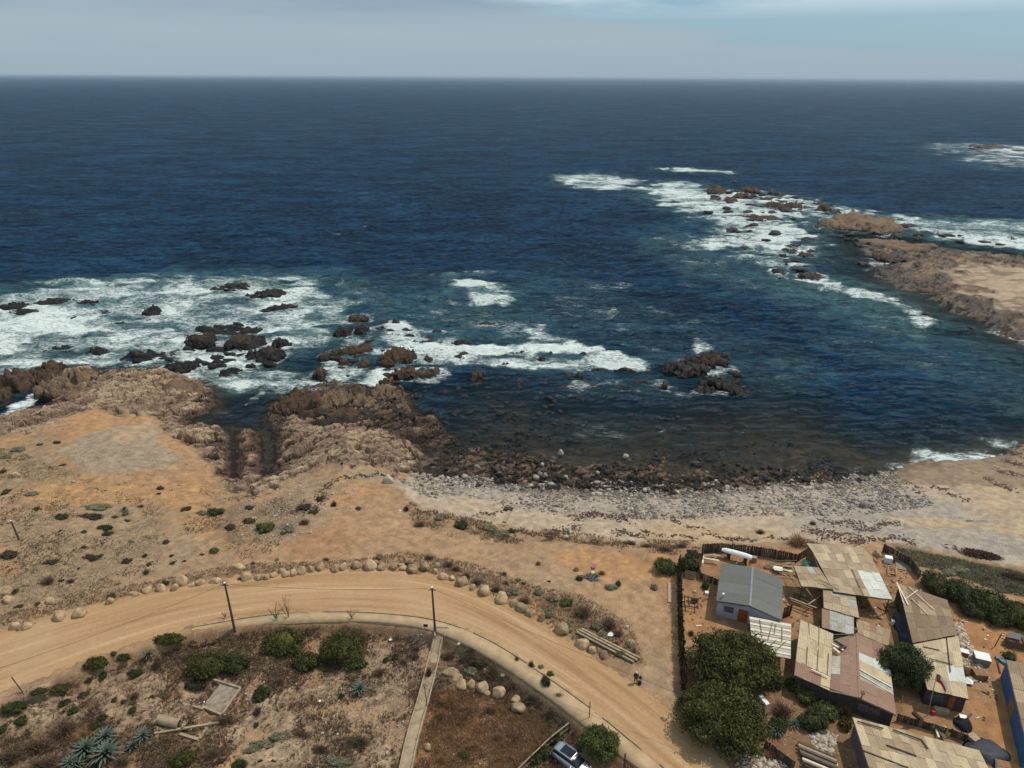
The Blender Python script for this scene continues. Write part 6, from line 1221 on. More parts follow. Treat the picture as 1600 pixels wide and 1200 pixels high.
MB().beam(V3((1268,1046,8.05)), V3((1294,1058,8.0)), 0.16, 0.06).build('batten', 'wood_white', rh)
for (x0, y0, x1, y1) in [(1264,972,1264,994),(1280,978,1279,1009),(1262,1010,1260,1038),(1279,1015,1277,1048),(1295,1020,1293,1056)]: MB().beam(V3((x0,y0,8.02)), V3((x1,y1,7.9)), 0.08, 0.04).build('batten', 'wood_grey', rh)
MB().beam(V3((1344,1046,8.15)), V3((1394,1074,7.62)), 0.14, 0.05).build('batten', 'wood_white', rh); MB().beam(V3((1344,1054,8.15)), V3((1392,1082,7.6)), 0.12, 0.05).build('batten', 'wood_white', rh)
frame_under(rh, [a, b, f1, j1, l1, g1, d], 'wood_grey')
q = walls(rh, [a, b, f1, j1, l1, g1, i1, d], 'wall_dark', 0.35)
window(rh, Vector((q[5].x, q[5].y, 0)), Vector((q[4].x, q[4].y, 0)), 0.08, 0.34, G0+0.9, G0+1.8); window(rh, Vector((q[5].x, q[5].y, 0)), Vector((q[4].x, q[4].y, 0)), 0.38, 0.66, G0+0.9, G0+1.8)
for x_, y_ in ((1346,1091),(1335,990)):
    p = V3((x_, y_, 8.05)); MB().tube([p, p+Vector((0, 0, 0.7))], 0.07, 8).build('flue', 'grey', rh); MB().tube([p+Vector((0, 0, .7)), p+Vector((0, 0, .8))], 0.24, 10).build('flue_cap', 'rust', rh)
# low tan roof between the red house and the tree
lt = empty('lean_to', (*V3((1362,992,5.3)).xy, G0), 'low dusty tan roof between the zinc lean-to and the dark round tree', 'shed')
a, b, c, d = V3((1337,967,6.9)), V3((1392,985,6.9)), V3((1388,1010,6.8)), V3((1340,990,6.8)); roof(lt, a, b, c, d, 5, 2, wpick(('r_tan2', 4), ('r_tan', 1), ('r_red', 1))); frame_under(lt, [a, b, c, d]); walls(lt, [a, b, c, d], 'wall_wood', 0.25)
# --- long brown house with the flag
bh = empty('house', (*V3((1460,1010,5.3)).xy, G0), 'long brown roofed house turning cream at its lower end, flag on its corner', 'house')
a, b, c, d = V3((1403,912,7.9)), V3((1480,938,7.9)), V3((1496,992,8.0)), V3((1426,1005,8.0))
roof(bh, a, b, c, d, 6, 4, lambda i, j, r: 'r_brown' if j >= 2 else r.choices(['r_brown', 'r_tan2'], [2, 2])[0], 5)
m1, m2 = V3((1427,1007,7.85)), V3((1497,994,7.85)); c, d = V3((1513,1092,7.7)), V3((1449,1078,7.7))
roof(bh, m1, m2, c, d, 5, 4, lambda i, j, r: 'r_white' if j == 2 and i > 2 else r.choices(['r_cream', 'r_tan'], [3, 2])[0], 5)
frame_under(bh, [a, b, m2, c, d, m1], 'wood_dark')
for (x0, y0, x1, y1) in [(1442,1010,1468,1016),(1452,1029,1488,1038),(1479,996,1485,1050)]: MB().beam(V3((x0,y0,8.0)), V3((x1,y1,7.95)), 0.1, 0.05).build('batten', 'wood_dark', bh)
q = walls(bh, [a, b, m2, c, d, m1], 'wall_dark', 0.35)
window(bh, Vector((q[4].x, q[4].y, 0)), Vector((q[3].x, q[3].y, 0)), 0.1, 0.45, G0+0.9, G0+1.9); on_wall(bh, Vector((q[4].x, q[4].y, 0)), Vector((q[3].x, q[3].y, 0)), 0.6, 0.75, G0, G0+1.95, 'door', 'door')
for (x0, y0, x1, y1, w_, lb) in [(1401,910,1419,945,0.16,'thickest white beam lying at the left end of the brown roof'),(1403,915,1412,943,0.1,'thin white beam beside the thickest one on the brown roof'),(1415,936,1434,922,0.1,'short white beam crossing at the top of the brown roof'),(1420,917,1460,953,0.08,'long thin white beam lying slanted on the brown roof'),(1424,935,1450,960,0.06,'thin pale batten lying near the middle of the brown roof')]:
    pa, pb = V3((x0,y0,8.12)), V3((x1,y1,8.14)); tag(MB().beam(pa, pb, w_, 0.08).build('beam', 'wood_white', None, pa), lb, 'beam', 'white beams on the brown roof')
# --- patched roof house, cut by the lower picture edge
ph = empty('house', (*V3((1440,1180,5.3)).xy, G0), 'house with a patchwork of cream and brown sheets cut by the bottom picture edge', 'house')
a, b, c, d = V3((1332,1121,8.0)), V3((1530,1173,8.0)), V3((1575,1262,8.2)), V3((1368,1232,8.2))
roof(ph, a, b, c, d, 14, 5, lambda i, j, r: (r.choice(['r_cream', 'r_tan']) if i >= 10 else r.choices(['r_cream', 'r_tan', 'r_tan2', 'r_greyw'], [4, 4, 3, 1])[0]), 5)
frame_under(ph, [a, b, c, d], 'wood_grey'); q = walls(ph, [a, b, c, d], 'wall_purple', 0.35)
for (x0, y0, x1, y1) in [(1347,1172,1420,1200),(1385,1164,1432,1181),(1340,1127,1380,1138),(1395,1140,1440,1156),(1440,1156,1450,1170)]: MB().beam(V3((x0,y0,8.22)), V3((x1,y1,8.24)), 0.12, 0.08).build('batten', 'wood_dark', ph)
# --- blue walled house at the right edge
bl = empty('house', (*V3((1640,1120,5.3)).xy, G0), 'blue walled house with a dull brown roof cut by the right picture edge', 'house')
a, b, c, d = V3((1572,1031,7.9)), V3((1680,1055,7.9)), V3((1740,1200,7.9)), V3((1606,1172,7.9))
roof(bl, a, b, c, d, 6, 6, wpick(('r_brown', 3), ('r_tan2', 2)), 5); frame_under(bl, [a, b, c, d], 'wood_grey'); q = walls(bl, [a, b, c, d], 'blue', 0.15, name='wall')
on_wall(bl, Vector((q[0].x, q[0].y, 0)), Vector((q[3].x, q[3].y, 0)), 0.38, 0.52, G0, G0+1.9, 'cardboard', 'door', 0.06)

# ------------------------------------------------------------------ fences
brd = []
for k in range(4):
    b = MB(); b.box((0, 0, 0.5), (0.13, 0.025, 1.0)); me = bpy.data.meshes.new('board'); vv = [list(q_) for q_ in b.v]
    for q_ in vv:
        if q_[2] > 0.9: q_[2] += random.uniform(-0.05, 0.04)+(0.03 if q_[0] > 0 else -0.02)*(k-1.5)
    me.from_pydata(vv, [], b.f); brd.append(me)
def board_fence(px_pts, h, label, mats=('wood_dark', 'wood_dark', 'wood_grey'), step=0.138, name='board_fence', group='fences of the yards', rails=True, z=None):
    pts = [G(*q_[:2]) for q_ in px_pts]; root = empty(name, pts[0], label, 'fence', group); o0 = pts[0]; r = random.Random(int(px_pts[0][0]))
    meshes = {}
    for a_, b_ in zip(pts[:-1], pts[1:]):
        L = float(np.hypot(*(b_-a_)[:2])); n = max(int(L/step), 1); ang_ = math.atan2(b_[1]-a_[1], b_[0]-a_[0])
        for i in range(n):
            p = a_+(b_-a_)*(i+0.5)/n; mk = r.choice(mats); k = r.randrange(4)
            if (mk, k) not in meshes: me = brd[k].copy(); me.materials.append(MAT[mk]); meshes[(mk, k)] = me
            link('board', meshes[(mk, k)], None, root, (p[0]-o0[0], p[1]-o0[1], gz(p[0], p[1])-o0[2]-0.05), (r.uniform(-.02, .02), r.uniform(-.025, .025), ang_+r.uniform(-.04, .04)), (1.08, 1, h*r.uniform(0.94, 1.05)))
        if rails:
            for hh in (0.35, 0.8): MB().beam((a_[0], a_[1]+0.05, a_[2]+h*hh), (b_[0], b_[1]+0.05, b_[2]+h*hh), 0.06, 0.09).build('rail', 'wood_dark', root)
    return root
board_fence([(1096,864),(1125,863),(1165,866),(1205,872),(1243,880)], 1.7, 'long grey board fence between the yard and the beach')
board_fence([(1096,864),(1097,880)], 1.7, 'short board fence side by the green bushes')
board_fence([(1243,880),(1262,868)], 1.6, 'board fence end joining the big shed')
board_fence([(1378,862),(1398,872),(1420,886),(1436,905)], 1.5, 'board fence right of the big shed')
board_fence([(1090,884),(1094,905),(1128,918)], 1.2, 'low brown plank fence left of the grey house', ('wood_dark', 'wood_tan'))
board_fence([(1078,893),(1092,888)], 0.9, 'dark picket fence beside the green bush')
board_fence([(1222,966),(1235,962)], 1.9, 'brown plank panel right of the grey house', ('wall_wood',) if False else ('wood_dark',))
board_fence([(1193,1168),(1215,1184),(1240,1203)], 1.2, 'dark plank fence at the foot of the lower tree')
board_fence([(1400,1126),(1445,1139),(1490,1152),(1510,1160)], 1.1, 'low dark board fence before the patched house')
# brushwood fence
pts = [G(1061,886), G(1061,930), G(1062,975), G(1064,1020), G(1066,1055), G(1068,1086)]
bf = empty('brushwood_fence', pts[0], 'tall ragged dark brushwood fence running from the beach bushes to the dirt road', 'fence', 'fences of the yards')
for si, (a_, b_) in enumerate(zip(pts[:-1], pts[1:])):
    L = float(np.hypot(*(b_-a_)[:2]))
    for k in range(2):
        p, q_ = a_+(b_-a_)*k/2, a_+(b_-a_)*(k+1)/2; r = np.random.default_rng(si*2+k); n = 700
        c = p+(q_-p)*r.random((n, 1)); c[:, 0] += r.normal(size=n)*0.13; c[:, 2] += r.random(n)*2.15*(0.9+0.2*vnoise(c[:, 1]*1.5, c[:, 0]*0, 5)); nn = r.normal(size=(n, 3)); nn[:, 2] *= 0.3; nn /= np.linalg.norm(nn, axis=1)[:, None]
        V, Fc = leaves(c, nn, 0.34, si, 0.4); V -= pts[0]; link('brushwood_panel', np_mesh('brushwood_panel', V, Fc), 'leaf_black', bf)
    MB().tube([a_-np.array([0, 0, .2]), a_+np.array([0, 0, 2.3])], 0.06, 6).build('post', 'wood_dark', bf)

# ------------------------------------------------------------------ poles, wires, signs
def topz(px, py, base):
    d_ = ray(px, py); t = base[1]/d_[1]; return np.array([d_[0]*t, base[1], CAM_Z+d_[2]*t])
def upole(bx, by, tx, ty, label, lamp=False):
    b_ = G(bx, by); t_ = topz(tx, ty, b_); root = empty('utility_pole', b_, label, 'pole', 'utility poles of the road')
    MB().tube([b_-np.array([0, 0, .3]), (b_+t_)/2, t_], [0.17, 0.14, 0.11], 10).build('shaft', 'pole', root, smooth=False)
    MB().beam(t_+np.array([-0.45, 0, -0.35]), t_+np.array([0.45, 0, -0.35]), 0.09, 0.09).build('crossarm', 'pole', root)
    for s_ in (-0.38, 0.38): MB().tube([t_+np.array([s_, 0, -0.3]), t_+np.array([s_, 0, -0.1])], [0.06, 0.05], 8).build('insulator', 'white', root)
    MB().tube([t_, t_+np.array([0, 0, 0.08])], 0.13, 8).build('cap', 'white', root); return t_
t1 = upole(367,985,351,911,'dark utility pole standing at the sidewalk left of the olive bushes')
t2 = upole(680,988,675,918,'dark utility pole beside the head of the concrete drain')
t3 = upole(30,843,17,814,'shorter utility pole on the bare headland at the left edge')
def wire(a_, b_, sag, label, r_=0.018):
    pts_ = [a_+(b_-a_)*k/20-np.array([0, 0, sag*4*(k/20)*(1-k/20)]) for k in range(21)]; tag(MB().tube(pts_, r_, 4, False).build('overhead_wire', 'black', None, a_), label, 'wire', 'overhead wires')
dz = np.array([0, 0, -0.12])
wire(t1+dz, t2+dz, 0.5, 'overhead wire between the two tall poles'); wire(t1+dz, P(-250, 1120, 10), 0.9, 'overhead wire from the left tall pole down to the left'); wire(t2+dz, P(1500, 1250, 11), 0.9, 'overhead wire from the drain pole to the lower right')
def post(bx, by, tx, ty, r_, mat, label, cat='post', name='post'):
    b_ = G(bx, by); t_ = topz(tx, ty, b_); return tag(MB().tube([b_-np.array([0, 0, .1]), t_], r_, 6).build(name, mat, None, b_), label, cat)
post(36,1082,18,1058,0.06,'wood_dark','thin leaning dark post at the lower left road edge'); post(668,1107,663,1072,0.05,'wood_dark','thin dark post leaning beside the drain channel'); post(921,1122,922,1096,0.05,'wood_dark','thin dark post above the round tree by the car')
post(1564-10,1010,1565,990,0.06,'wood_dark','dark plank leaning in the dirt yard near the kennel'); post(785,1170,782,1150,0.04,'wood_grey','thin stake on the rusty slope'); post(1076,1050,1082,1018,0.04,'wood_grey','pale thin pole leaning at the brushwood fence')
def sign(bx, by, tx, ty, w_, h_, mat, label):
    b_ = G(bx, by); t_ = topz(tx, ty, b_); root = empty('sign', b_, label, 'sign'); MB().tube([b_, t_], 0.03, 6).build('post', 'wood_grey', root); MB().box(t_+np.array([0, -0.04, 0]), (w_, 0.03, h_)).build('sign_board', mat, root)
sign(661,991,665,977,0.55,0.4,'black','small dark sign left of the drain pole'); sign(681,892,684,881,0.5,0.45,'white','small white sign among the roadside boulders'); sign(353,884,354,875,0.4,0.45,'white','small white sign beside the tan outcrop above the road')

# ------------------------------------------------------------------ drain channel
dl = [(686,996,1.5),(680,1022,1.5),(671,1060,1.55),(661,1098,1.6),(650,1135,1.7),(641,1170,1.75),(630,1225,1.8)]
root = empty('drain_channel', G(686,996), 'pale concrete drain channel running down from the sidewalk', 'drain'); ctr = [G(a_, b_)+np.array([0, 0, 0.12]) for a_, b_, _ in dl]
for a_, b_ in zip(ctr[:-1], ctr[1:]): MB().beam(a_-np.array([0, 0, .02]), b_-np.array([0, 0, .02]), 1.2, 0.20).build('channel_floor', 'concrete', root)
for s_ in (-1, 1):
    b = MB()
    for a_, b_ in zip(ctr[:-1], ctr[1:]):
        d_ = (b_-a_)/np.linalg.norm(b_-a_); n_ = np.array([-d_[1], d_[0], 0]); b.beam(a_+n_*s_*0.62+np.array([0, 0, -.05]), b_+n_*s_*0.62+np.array([0, 0, -.05]), 0.16, 0.66)
    b.build('channel_wall', 'concrete', root)
h_ = P(689,984,6.1); hw_ = MB()
hw_.box((h_[0]-.75, h_[1]-.4, 5.75), (0.16, 1.5, 0.95), 0.15); hw_.box((h_[0]+.75, h_[1]-.4, 5.75), (0.16, 1.5, 0.95), -0.25); hw_.box((h_[0], h_[1]+.35, 5.75), (1.6, 0.16, 0.95)); hw_.build('headwall', 'concrete', root)
MB().box((h_[0], h_[1]-.3, 5.05), (1.3, 1.2, 0.1)).build('opening_shade', 'black', root)  # black sheet standing in for the shade inside the drain opening

# ------------------------------------------------------------------ ruins in the lot
def beam_px(p0, p1, w_, h_, mat, name, label, cat, z0=0.1, z1=0.1):
    a_, b_ = G(*p0)+np.array([0, 0, z0]), G(*p1)+np.array([0, 0, z1]); return tag(MB().beam(a_, b_, w_, h_).build(name, mat, None, a_), label, cat)
root = empty('slab_ruin', G(346,1090), 'rectangular concrete slab ruin with low edges in the left lot', 'ruin'); zz = gz(*G(346,1090)[:2])+0.25
MB().slab([P(347,1065,zz), P(374,1076,zz), P(345,1114,zz), P(316,1104,zz)], 0.5).build('slab', 'concrete_grey', root)
for a_, b_ in (((334,1062),(376,1075)),((316,1104),(346,1117)),((376,1076),(347,1116))): MB().beam(P(*a_, zz+.1), P(*b_, zz+.1), 0.22, 0.25).build('edge_beam', 'concrete', root)
beam_px((286,1101),(318,1109),0.25,0.25,'concrete','beam','concrete beam left of the slab ruin','beam'); beam_px((281,1148),(311,1157),0.3,0.25,'concrete','beam','lower concrete beam under the pipe','beam'); beam_px((312,1156),(326,1136),0.3,0.25,'concrete','beam','concrete beam meeting the lower one at a corner','beam')
beam_px((242,1147),(342,1130),0.22,0.2,'wood_tan','log','long thin tree trunk lying under the pipe','log')
a_, b_ = G(248,1128)+np.array([0, 0, .45]), G(281,1136)+np.array([0, 0, .45]); root = empty('concrete_pipe', a_, 'broken pale concrete pipe lying in the left lot', 'pipe')
t = MB(); n = 16; d_ = Vector(b_-a_).normalized(); s_ = d_.cross(Vector((0, 0, 1))).normalized(); u_ = s_.cross(d_)
for R_ in (0.5, 0.42):
    for e_ in (a_, b_):
        for k in range(n): an_ = 6.283*k/n; t.v.append(tuple(Vector(e_)+s_*math.cos(an_)*R_+u_*math.sin(an_)*R_))
for k in range(n):
    k2 = (k+1) % n; t.f += [(k, k2, n+k2, n+k), (2*n+k, 3*n+k, 3*n+k2, 2*n+k2), (k, 2*n+k, 2*n+k2, k2), (n+k, n+k2, 3*n+k2, 3*n+k)]
t.build('pipe', 'concrete', root); MB().tube([b_+np.array(d_)*0.35-np.array([0, 0, .1]), b_+np.array(d_)*0.55-np.array([0, 0, .2])], 0.40, 10).build('broken_collar', 'concrete_grey', root)
root = empty('beam_pile', G(950,1012), 'three long pale concrete posts lying beside the roadside boulders', 'beams')
for k, (p0, p1) in enumerate([((901,990),(990,1037)),((905,987),(996,1034)),((909,985),(1000,1031))]): MB().beam(G(*p0)+np.array([0, 0, .22]), G(*p1)+np.array([0, 0, .22]), 0.26, 0.26).build('concrete_post', 'concrete' if k else 'concrete_grey', root)
beam_px((1046,912),(1046,942),0.4,0.12,'wood_tan','plank','single tan plank on the ground beside the brushwood fence','plank'); beam_px((796,799),(788,817),0.6,0.3,'concrete','slab','pale concrete block on the beach pointing to the dirt','block'); beam_px((788,796),(800,798),0.9,0.6,'wood_dark','crate','dark box at the top of the pale concrete block','box')
beam_px((865,934+3),(875,929+3),0.12,0.1,'wood_tan','stick','bleached stick among the roadside shrubs','stick')
# fire place
heap('ash_heap', (924, 905), 34, 12, 260, 'ash', 'grey ash and driftwood heap on the open dirt', 'ash'); p = G(925,890)
tag(MB().slab([p+np.array([0,0,.3]), p+np.array([.6,.1,.35]), p+np.array([.7,.8,.3]), p+np.array([.1,.9,.4])], .03).build('cloth', 'pink', None, p), 'pink cloth on the ash heap in the open dirt', 'cloth')
p = G(924,902); tag(MB().slab([p+np.array([0,0,.3]), p+np.array([.5,.2,.35]), p+np.array([.6,.9,.3]), p+np.array([.1,.8,.4])], .03).build('cloth', 'white', None, p), 'white cloth scrap below the pink cloth', 'cloth')
for k, (x_, y_, w_, lb) in enumerate([(954,993,.8,'white plastic scrap among the shrubs behind the concrete posts'),(610,1000,.5,'white litter in the lot below the widest bush'),(499,1096,.35,'white litter on the pale path in the lot'),(318,1098,.35,'white litter at the slab ruin corner'),(1513,1067,1.1,'white sheet lying on the dirt right of the flag house'),(302,912,.3,'white scrap among the left roadside boulders'),(625,798,.35,'white litter at the head of the dirt area')]):
    p = G(x_, y_); s_ = w_; tag(MB().slab([p+np.array(q_)*s_ for q_ in ((-.5,-.2,.15),(.1,-.5,.3),(.6,.1,.12),(.1,.5,.35),(-.4,.3,.15))], .03).build('litter', 'white', None, p), lb, 'litter')

# ------------------------------------------------------------------ people
def skin(name, pts, edges, rad, mat, parent, sub=2):
    me = bpy.data.meshes.new(name); me.from_pydata([tuple(p_) for p_ in pts], edges, []); o = link(name, me, mat, parent)
    sk = o.modifiers.new('skin', 'SKIN'); sk.use_smooth_shade = True
    for i, r_ in enumerate(rad): me.skin_vertices[0].data[i].radius = (r_, r_)
    me.skin_vertices[0].data[0].use_root = True
    sb = o.modifiers.new('sub', 'SUBSURF'); sb.levels = sub; sb.render_levels = sub; return o
def person(px, py, rz, label, top, leg, hatm, bag=False):
    root = empty('person', (0, 0, 0), label, 'person'); 
    B1 = [(0,0,.95),(0,0,1.15),(0,0,1.40),(0,.0,1.50),(0,.02,1.56),(0,.02,1.66),(.17,0,1.40),(.24,.03,1.14),(.22,.15,.92),(-.17,0,1.40),(-.24,-.02,1.14),(-.23,.06,.90),(.10,0,.90),(.11,.08,.50),(.11,-.02,.08),(.11,.14,.04),(-.10,0,.90),(-.11,-.06,.50),(-.11,-.14,.10),(-.11,.00,.04)]
    E = [(0,1),(1,2),(2,3),(3,4),(4,5),(2,6),(6,7),(7,8),(2,9),(9,10),(10,11),(0,12),(12,13),(13,14),(14,15),(0,16),(16,17),(17,18),(18,19)]
    Rr = [.14,.13,.15,.06,.085,.09,.065,.045,.035,.065,.045,.035,.10,.065,.045,.04,.10,.065,.045,.04]
    skin('body', B1, E, Rr, 'skin', root)
    skin('jacket', [B1[i] for i in (0,1,2,6,7,9,10)]+[(.22,.13,.96),(-.23,.05,.94)], [(0,1),(1,2),(2,3),(3,4),(4,7),(2,5),(5,6),(6,8)], [.165,.155,.175,.085,.065,.085,.065,.05,.05], top, root)
    skin('trousers', [(0,0,.95),(.10,0,.88),(.11,.08,.50),(.11,-.02,.12),(-.10,0,.88),(-.11,-.06,.50),(-.11,-.13,.14)], [(0,1),(1,2),(2,3),(0,4),(4,5),(5,6)], [.15,.115,.08,.06,.115,.08,.06], leg, root)
    skin('hair', [(0,-.015,1.62),(0,.0,1.70)], [(0,1)], [.10,.095], hatm, root)
    if bag: MB().box((-.45,-.1,.2), (.4,.3,.4)).build('bag', 'black', root)
    p = G(px, py); root.location = Vector([float(c_) for c_ in p]); root.rotation_euler = (0, 0, rz); return root
person(993, 1067, 2.6, 'person in dark clothes with a pale cap standing at the edge of the dirt road', 'darkcloth', 'darkcloth', 'white', True)
person(535, 733, 0.4, 'person in a dark jacket and pale trousers standing on the middle rock point', 'darkcloth', 'denim', 'hair')

# ------------------------------------------------------------------ car
def car_():
    root = empty('car', (0, 0, 0), 'silver hatchback with a black roof panel parked under the round tree', 'car')
    silver = simple('silver_paint', (0.42, 0.44, 0.48), 0.25, 0.05, 1, 0.0, metal=0.7, spec=0.5); MAT['silver'] = silver; MAT['blk'] = simple('black_gloss', (0.012, 0.013, 0.018), 0.12, 0.1, 1, 0.0, spec=0.6); MAT['tyre'] = simple('tyre_rubber', (0.02, 0.02, 0.02), 0.9, 0.2, 8, 0.2)
    def loft(secs, name, mat, smooth=True):     # secs: (x, halfwidth bottom, halfwidth top, z bottom, z top)
        V = []; n = 12
        for x_, wb, wt, zb, zt in secs:
            for k in range(n):
                a_ = 2*math.pi*(k+.5)/n; cx, cz = math.cos(a_), math.sin(a_); ex = lambda c_: math.copysign(abs(c_)**0.45, c_)
                f_ = (ex(cz)+1)/2; V.append((x_, ex(cx)*(wb*(1-f_)+wt*f_), zb+(zt-zb)*f_))
        Fc = [(i*n+k, i*n+(k+1) % n, (i+1)*n+(k+1) % n, (i+1)*n+k) for i in range(len(secs)-1) for k in range(n)]+[tuple(range(n)), tuple(range((len(secs)-1)*n, len(secs)*n))[::-1]]
        m_ = MB(); m_.v = V; m_.f = Fc; return m_.build(name, mat, root, smooth=smooth)
    loft([(-2.12,.70,.62,.38,.88),(-2.05,.82,.76,.26,1.0),(-1.6,.88,.82,.22,1.02),(-.5,.90,.84,.22,1.0),(.8,.90,.83,.22,.98),(1.5,.87,.76,.22,.90),(2.0,.78,.62,.26,.74),(2.15,.62,.5,.34,.62)], 'body', 'silver')
    loft([(-2.0,.72,.60,.95,1.02),(-1.7,.74,.60,.95,1.40),(-1.2,.75,.60,.95,1.50),(.1,.76,.60,.95,1.50),(.55,.76,.58,.95,1.38),(1.25,.72,.60,.90,.98)], 'window_band', 'blk')
    loft([(-1.95,.56,.52,1.30,1.42),(-1.5,.66,.60,1.40,1.52),(-.4,.68,.62,1.44,1.55),(.25,.66,.60,1.42,1.51),(.45,.62,.58,1.38,1.44)], 'roof', 'silver')
    MB().box((-.42, 0, 1.565), (1.45, .98, .02)).build('roof_panel', 'blk', root, bevel=0.008)
    for s_ in (-1, 1):
        MB().beam((-1.5, s_*.62, 1.57), (.2, s_*.62, 1.57), .05, .04).build('roof_rail', 'silver', root)
        MB().box((.55, s_*.98, 1.0), (.16, .2, .14)).build('mirror', 'silver', root, bevel=.03); MB().box((-1.98, s_*.66, .84), (.16, .22, .16)).build('tail_light', 'red', root, bevel=.03); MB().box((2.0, s_*.56, .66), (.16, .26, .12)).build('headlight', 'white', root, bevel=.03)
        for x_ in (-.2, .75-1.75): MB().box((x_, s_*.895, .86), (.16, .03, .04)).build('door_handle', 'white', root)
        for x_ in (-1.32, 1.32):
            w = MB(); w.tube([(x_, s_*.70, .32), (x_, s_*.92, .32)], .32, 18); wh = w.build('wheel', 'tyre', root); r_ = MB(); r_.tube([(x_, s_*.91, .32), (x_, s_*.935, .32)], .19, 12); r_.build('rim', 'grey', wh)
            wh.children[0].location = (0, 0, 0)
    p = G(868, 1178); dirn = Vector((3.0, -2.5, 0)).normalized(); g_ = p+np.array(dirn)*2.0; root.location = (float(g_[0]), float(g_[1]), gz(g_[0], g_[1])+.02); root.rotation_euler = (0, 0, math.atan2(dirn.y, dirn.x))
car_()
p0, p1, p2, p3 = G(889,1143), G(860,1166), G(829,1196), G(800,1225)
rf = empty('rail_fence', p0, 'wooden rail fence with dark posts beside the parked car', 'fence')
for p_ in (p0, p1, (p1+p2)/2, p2, p3): MB().tube([p_-np.array([0,0,.2]), p_+np.array([0,0,1.45])], .07, 6).build('post', 'wood_dark', rf)
for a_, b_ in ((p0,p1),(p1,p2),(p2,p3)):
    MB().beam(a_+np.array([0,0,1.35]), b_+np.array([0,0,1.35]), .10, .12).build('rail', 'wood_tan', rf); MB().beam(a_+np.array([0,0,.6]), b_+np.array([0,0,.6]), .06, .08).build('rail', 'wood_grey', rf)
p0, p1 = G(975,1200), G(1005,1222); rf = empty('picket_fence', p0, 'rusty dark picket fence at the bottom beside the sidewalk', 'fence')
for k in range(14):
    q_ = p0+(p1-p0)*k/13; MB().tube([q_, q_+np.array([0,0,1.5 if k else 2.1])], .035 if k else .09, 5).build('picket' if k else 'post', 'rust', rf)
MB().beam(p0+np.array([0,0,1.35]), p1+np.array([0,0,1.35]), .05, .05).build('rail', 'rust', rf)
shrub(868,1152,26,22,'leaf_dark','round bush behind the car','bushes by the car', big=True); shrub(848,1172,28,24,'leaf_dark','second bush along the rail fence','bushes by the car', big=True); shrub(836,1182,22,22,'leaf_dark','dark bush lowest along the rail fence','bushes by the car', big=True); shrub(897,1166,14,14,'leaf_brown','small dry bush between the car and the round tree','bushes by the car')

# ------------------------------------------------------------------ things in the yards
def box_px(px_, w_, d_, h_, mat, name, label, cat, rz=-0.3, z=0.0, top=None, topname='lid'):
    p = G(*px_)+np.array([0, 0, z]); root = empty(name, p, label, cat)
    b = MB(); b.box(p+np.array([0, 0, h_/2]), (w_, d_, h_), rz); b.build('box', mat, root, bevel=.02)
    if top: b = MB(); b.box(p+np.array([0, 0, h_+.03]), (w_*1.04, d_*1.04, .05), rz); b.build(topname, top, root)
    return root
a_, b_ = V3((1128,859,6.5)), V3((1175,872,6.5)); root = empty('upturned_boat', a_, 'long white upturned boat hull on trestles at the beach fence', 'boat'); d_ = (b_-a_); V = []; n = 8
for i, (t_, w_, h_) in enumerate([(0,.30,.25),(.12,.42,.40),(.4,.48,.46),(.75,.48,.46),(.95,.40,.38),(1,.34,.3)]):
    c_ = a_+d_*t_; s_ = d_.cross(Vector((0,0,1))).normalized()
    for k in range(n): an_ = math.pi*k/(n-1); V.append(tuple(c_+s_*math.cos(an_)*w_+Vector((0,0,math.sin(an_)*h_))))
m_ = MB(); m_.v = V; m_.f = [(i*n+k, i*n+k+1, (i+1)*n+k+1, (i+1)*n+k) for i in range(5) for k in range(n-1)]+[tuple(range(n)), tuple(range(5*n, 6*n))]; m_.build('hull', 'white', root)
for t_ in (.25, .8):
    c_ = a_+d_*t_; MB().box((c_.x, c_.y, 5.9), (.15, 1.0, 1.1)).build('trestle', 'wood_dark', root)
def planks(name, lst, label, cat, mat='wood_grey', w_=.18, h_=.05, z=.6, part='plank'):
    root = empty(name, V3((lst[0][0], lst[0][1], 5.3+z)), label, cat)
    for k, q_ in enumerate(lst): MB().beam(V3((q_[0], q_[1], 5.3+z+.05*k % .3)), V3((q_[2], q_[3], 5.3+z+.05*k % .3)), w_, h_).build(part, mat if not isinstance(mat, tuple) else mat[k % len(mat)], root)
    return root
planks('timber_stack', [(1233,930,1280,946),(1234,934,1276,950),(1236,938,1270,952),(1240,928,1282,942),(1262,945,1284,930)], 'stack of brown timbers under the shed roof right of the grey house', 'timber', ('wood_dark', 'wood_tan', 'cardboard'), .16, .1, .9)
planks('drying_rack', [(1240,890,1252,916),(1230,893,1245,917),(1222,880,1250,883),(1205,876,1245,876),(1218,895,1240,905),(1210,878,1206,890)], 'open timber rack left of the big shed roof', 'rack', ('wood_tan', 'wood_grey'), .12, .1, 1.9)
planks('plank_pile', [(1206,884,1222,887),(1207,887,1224,890),(1204,880,1218,883),(1226,884,1240,886),(1224,890,1238,893),(1228,879,1242,880)], 'pile of loose pale planks behind the grey house', 'planks', ('wood_tan', 'wood_white', 'cardboard'), .35, .08, .5)
planks('plank_pile', [(1098,869,1118,866),(1098,880,1099,868),(1115,868,1130,868),(1100,872,1124,876)], 'loose planks at the left end of the beach fence', 'planks', ('wood_tan', 'wood_white'), .25, .08, .5)
planks('rack', [(1068,932,1092,936),(1068,946,1092,950),(1070,930,1069,947),(1091,935,1090,951),(1075,931,1077,946),(1072,938,1090,942)], 'low wooden rack with plants beside the brushwood fence', 'rack', ('wood_dark',), .12, .1, .6)
shrub(1085,937,14,10,'leaf_dark','potted plants on the low wooden rack','bushes of the yards'); box_px((1078,901),1.4,.9,.6,'wood_tan','crate','wooden crate near the top of the brushwood fence','crate',top='wood_dark')
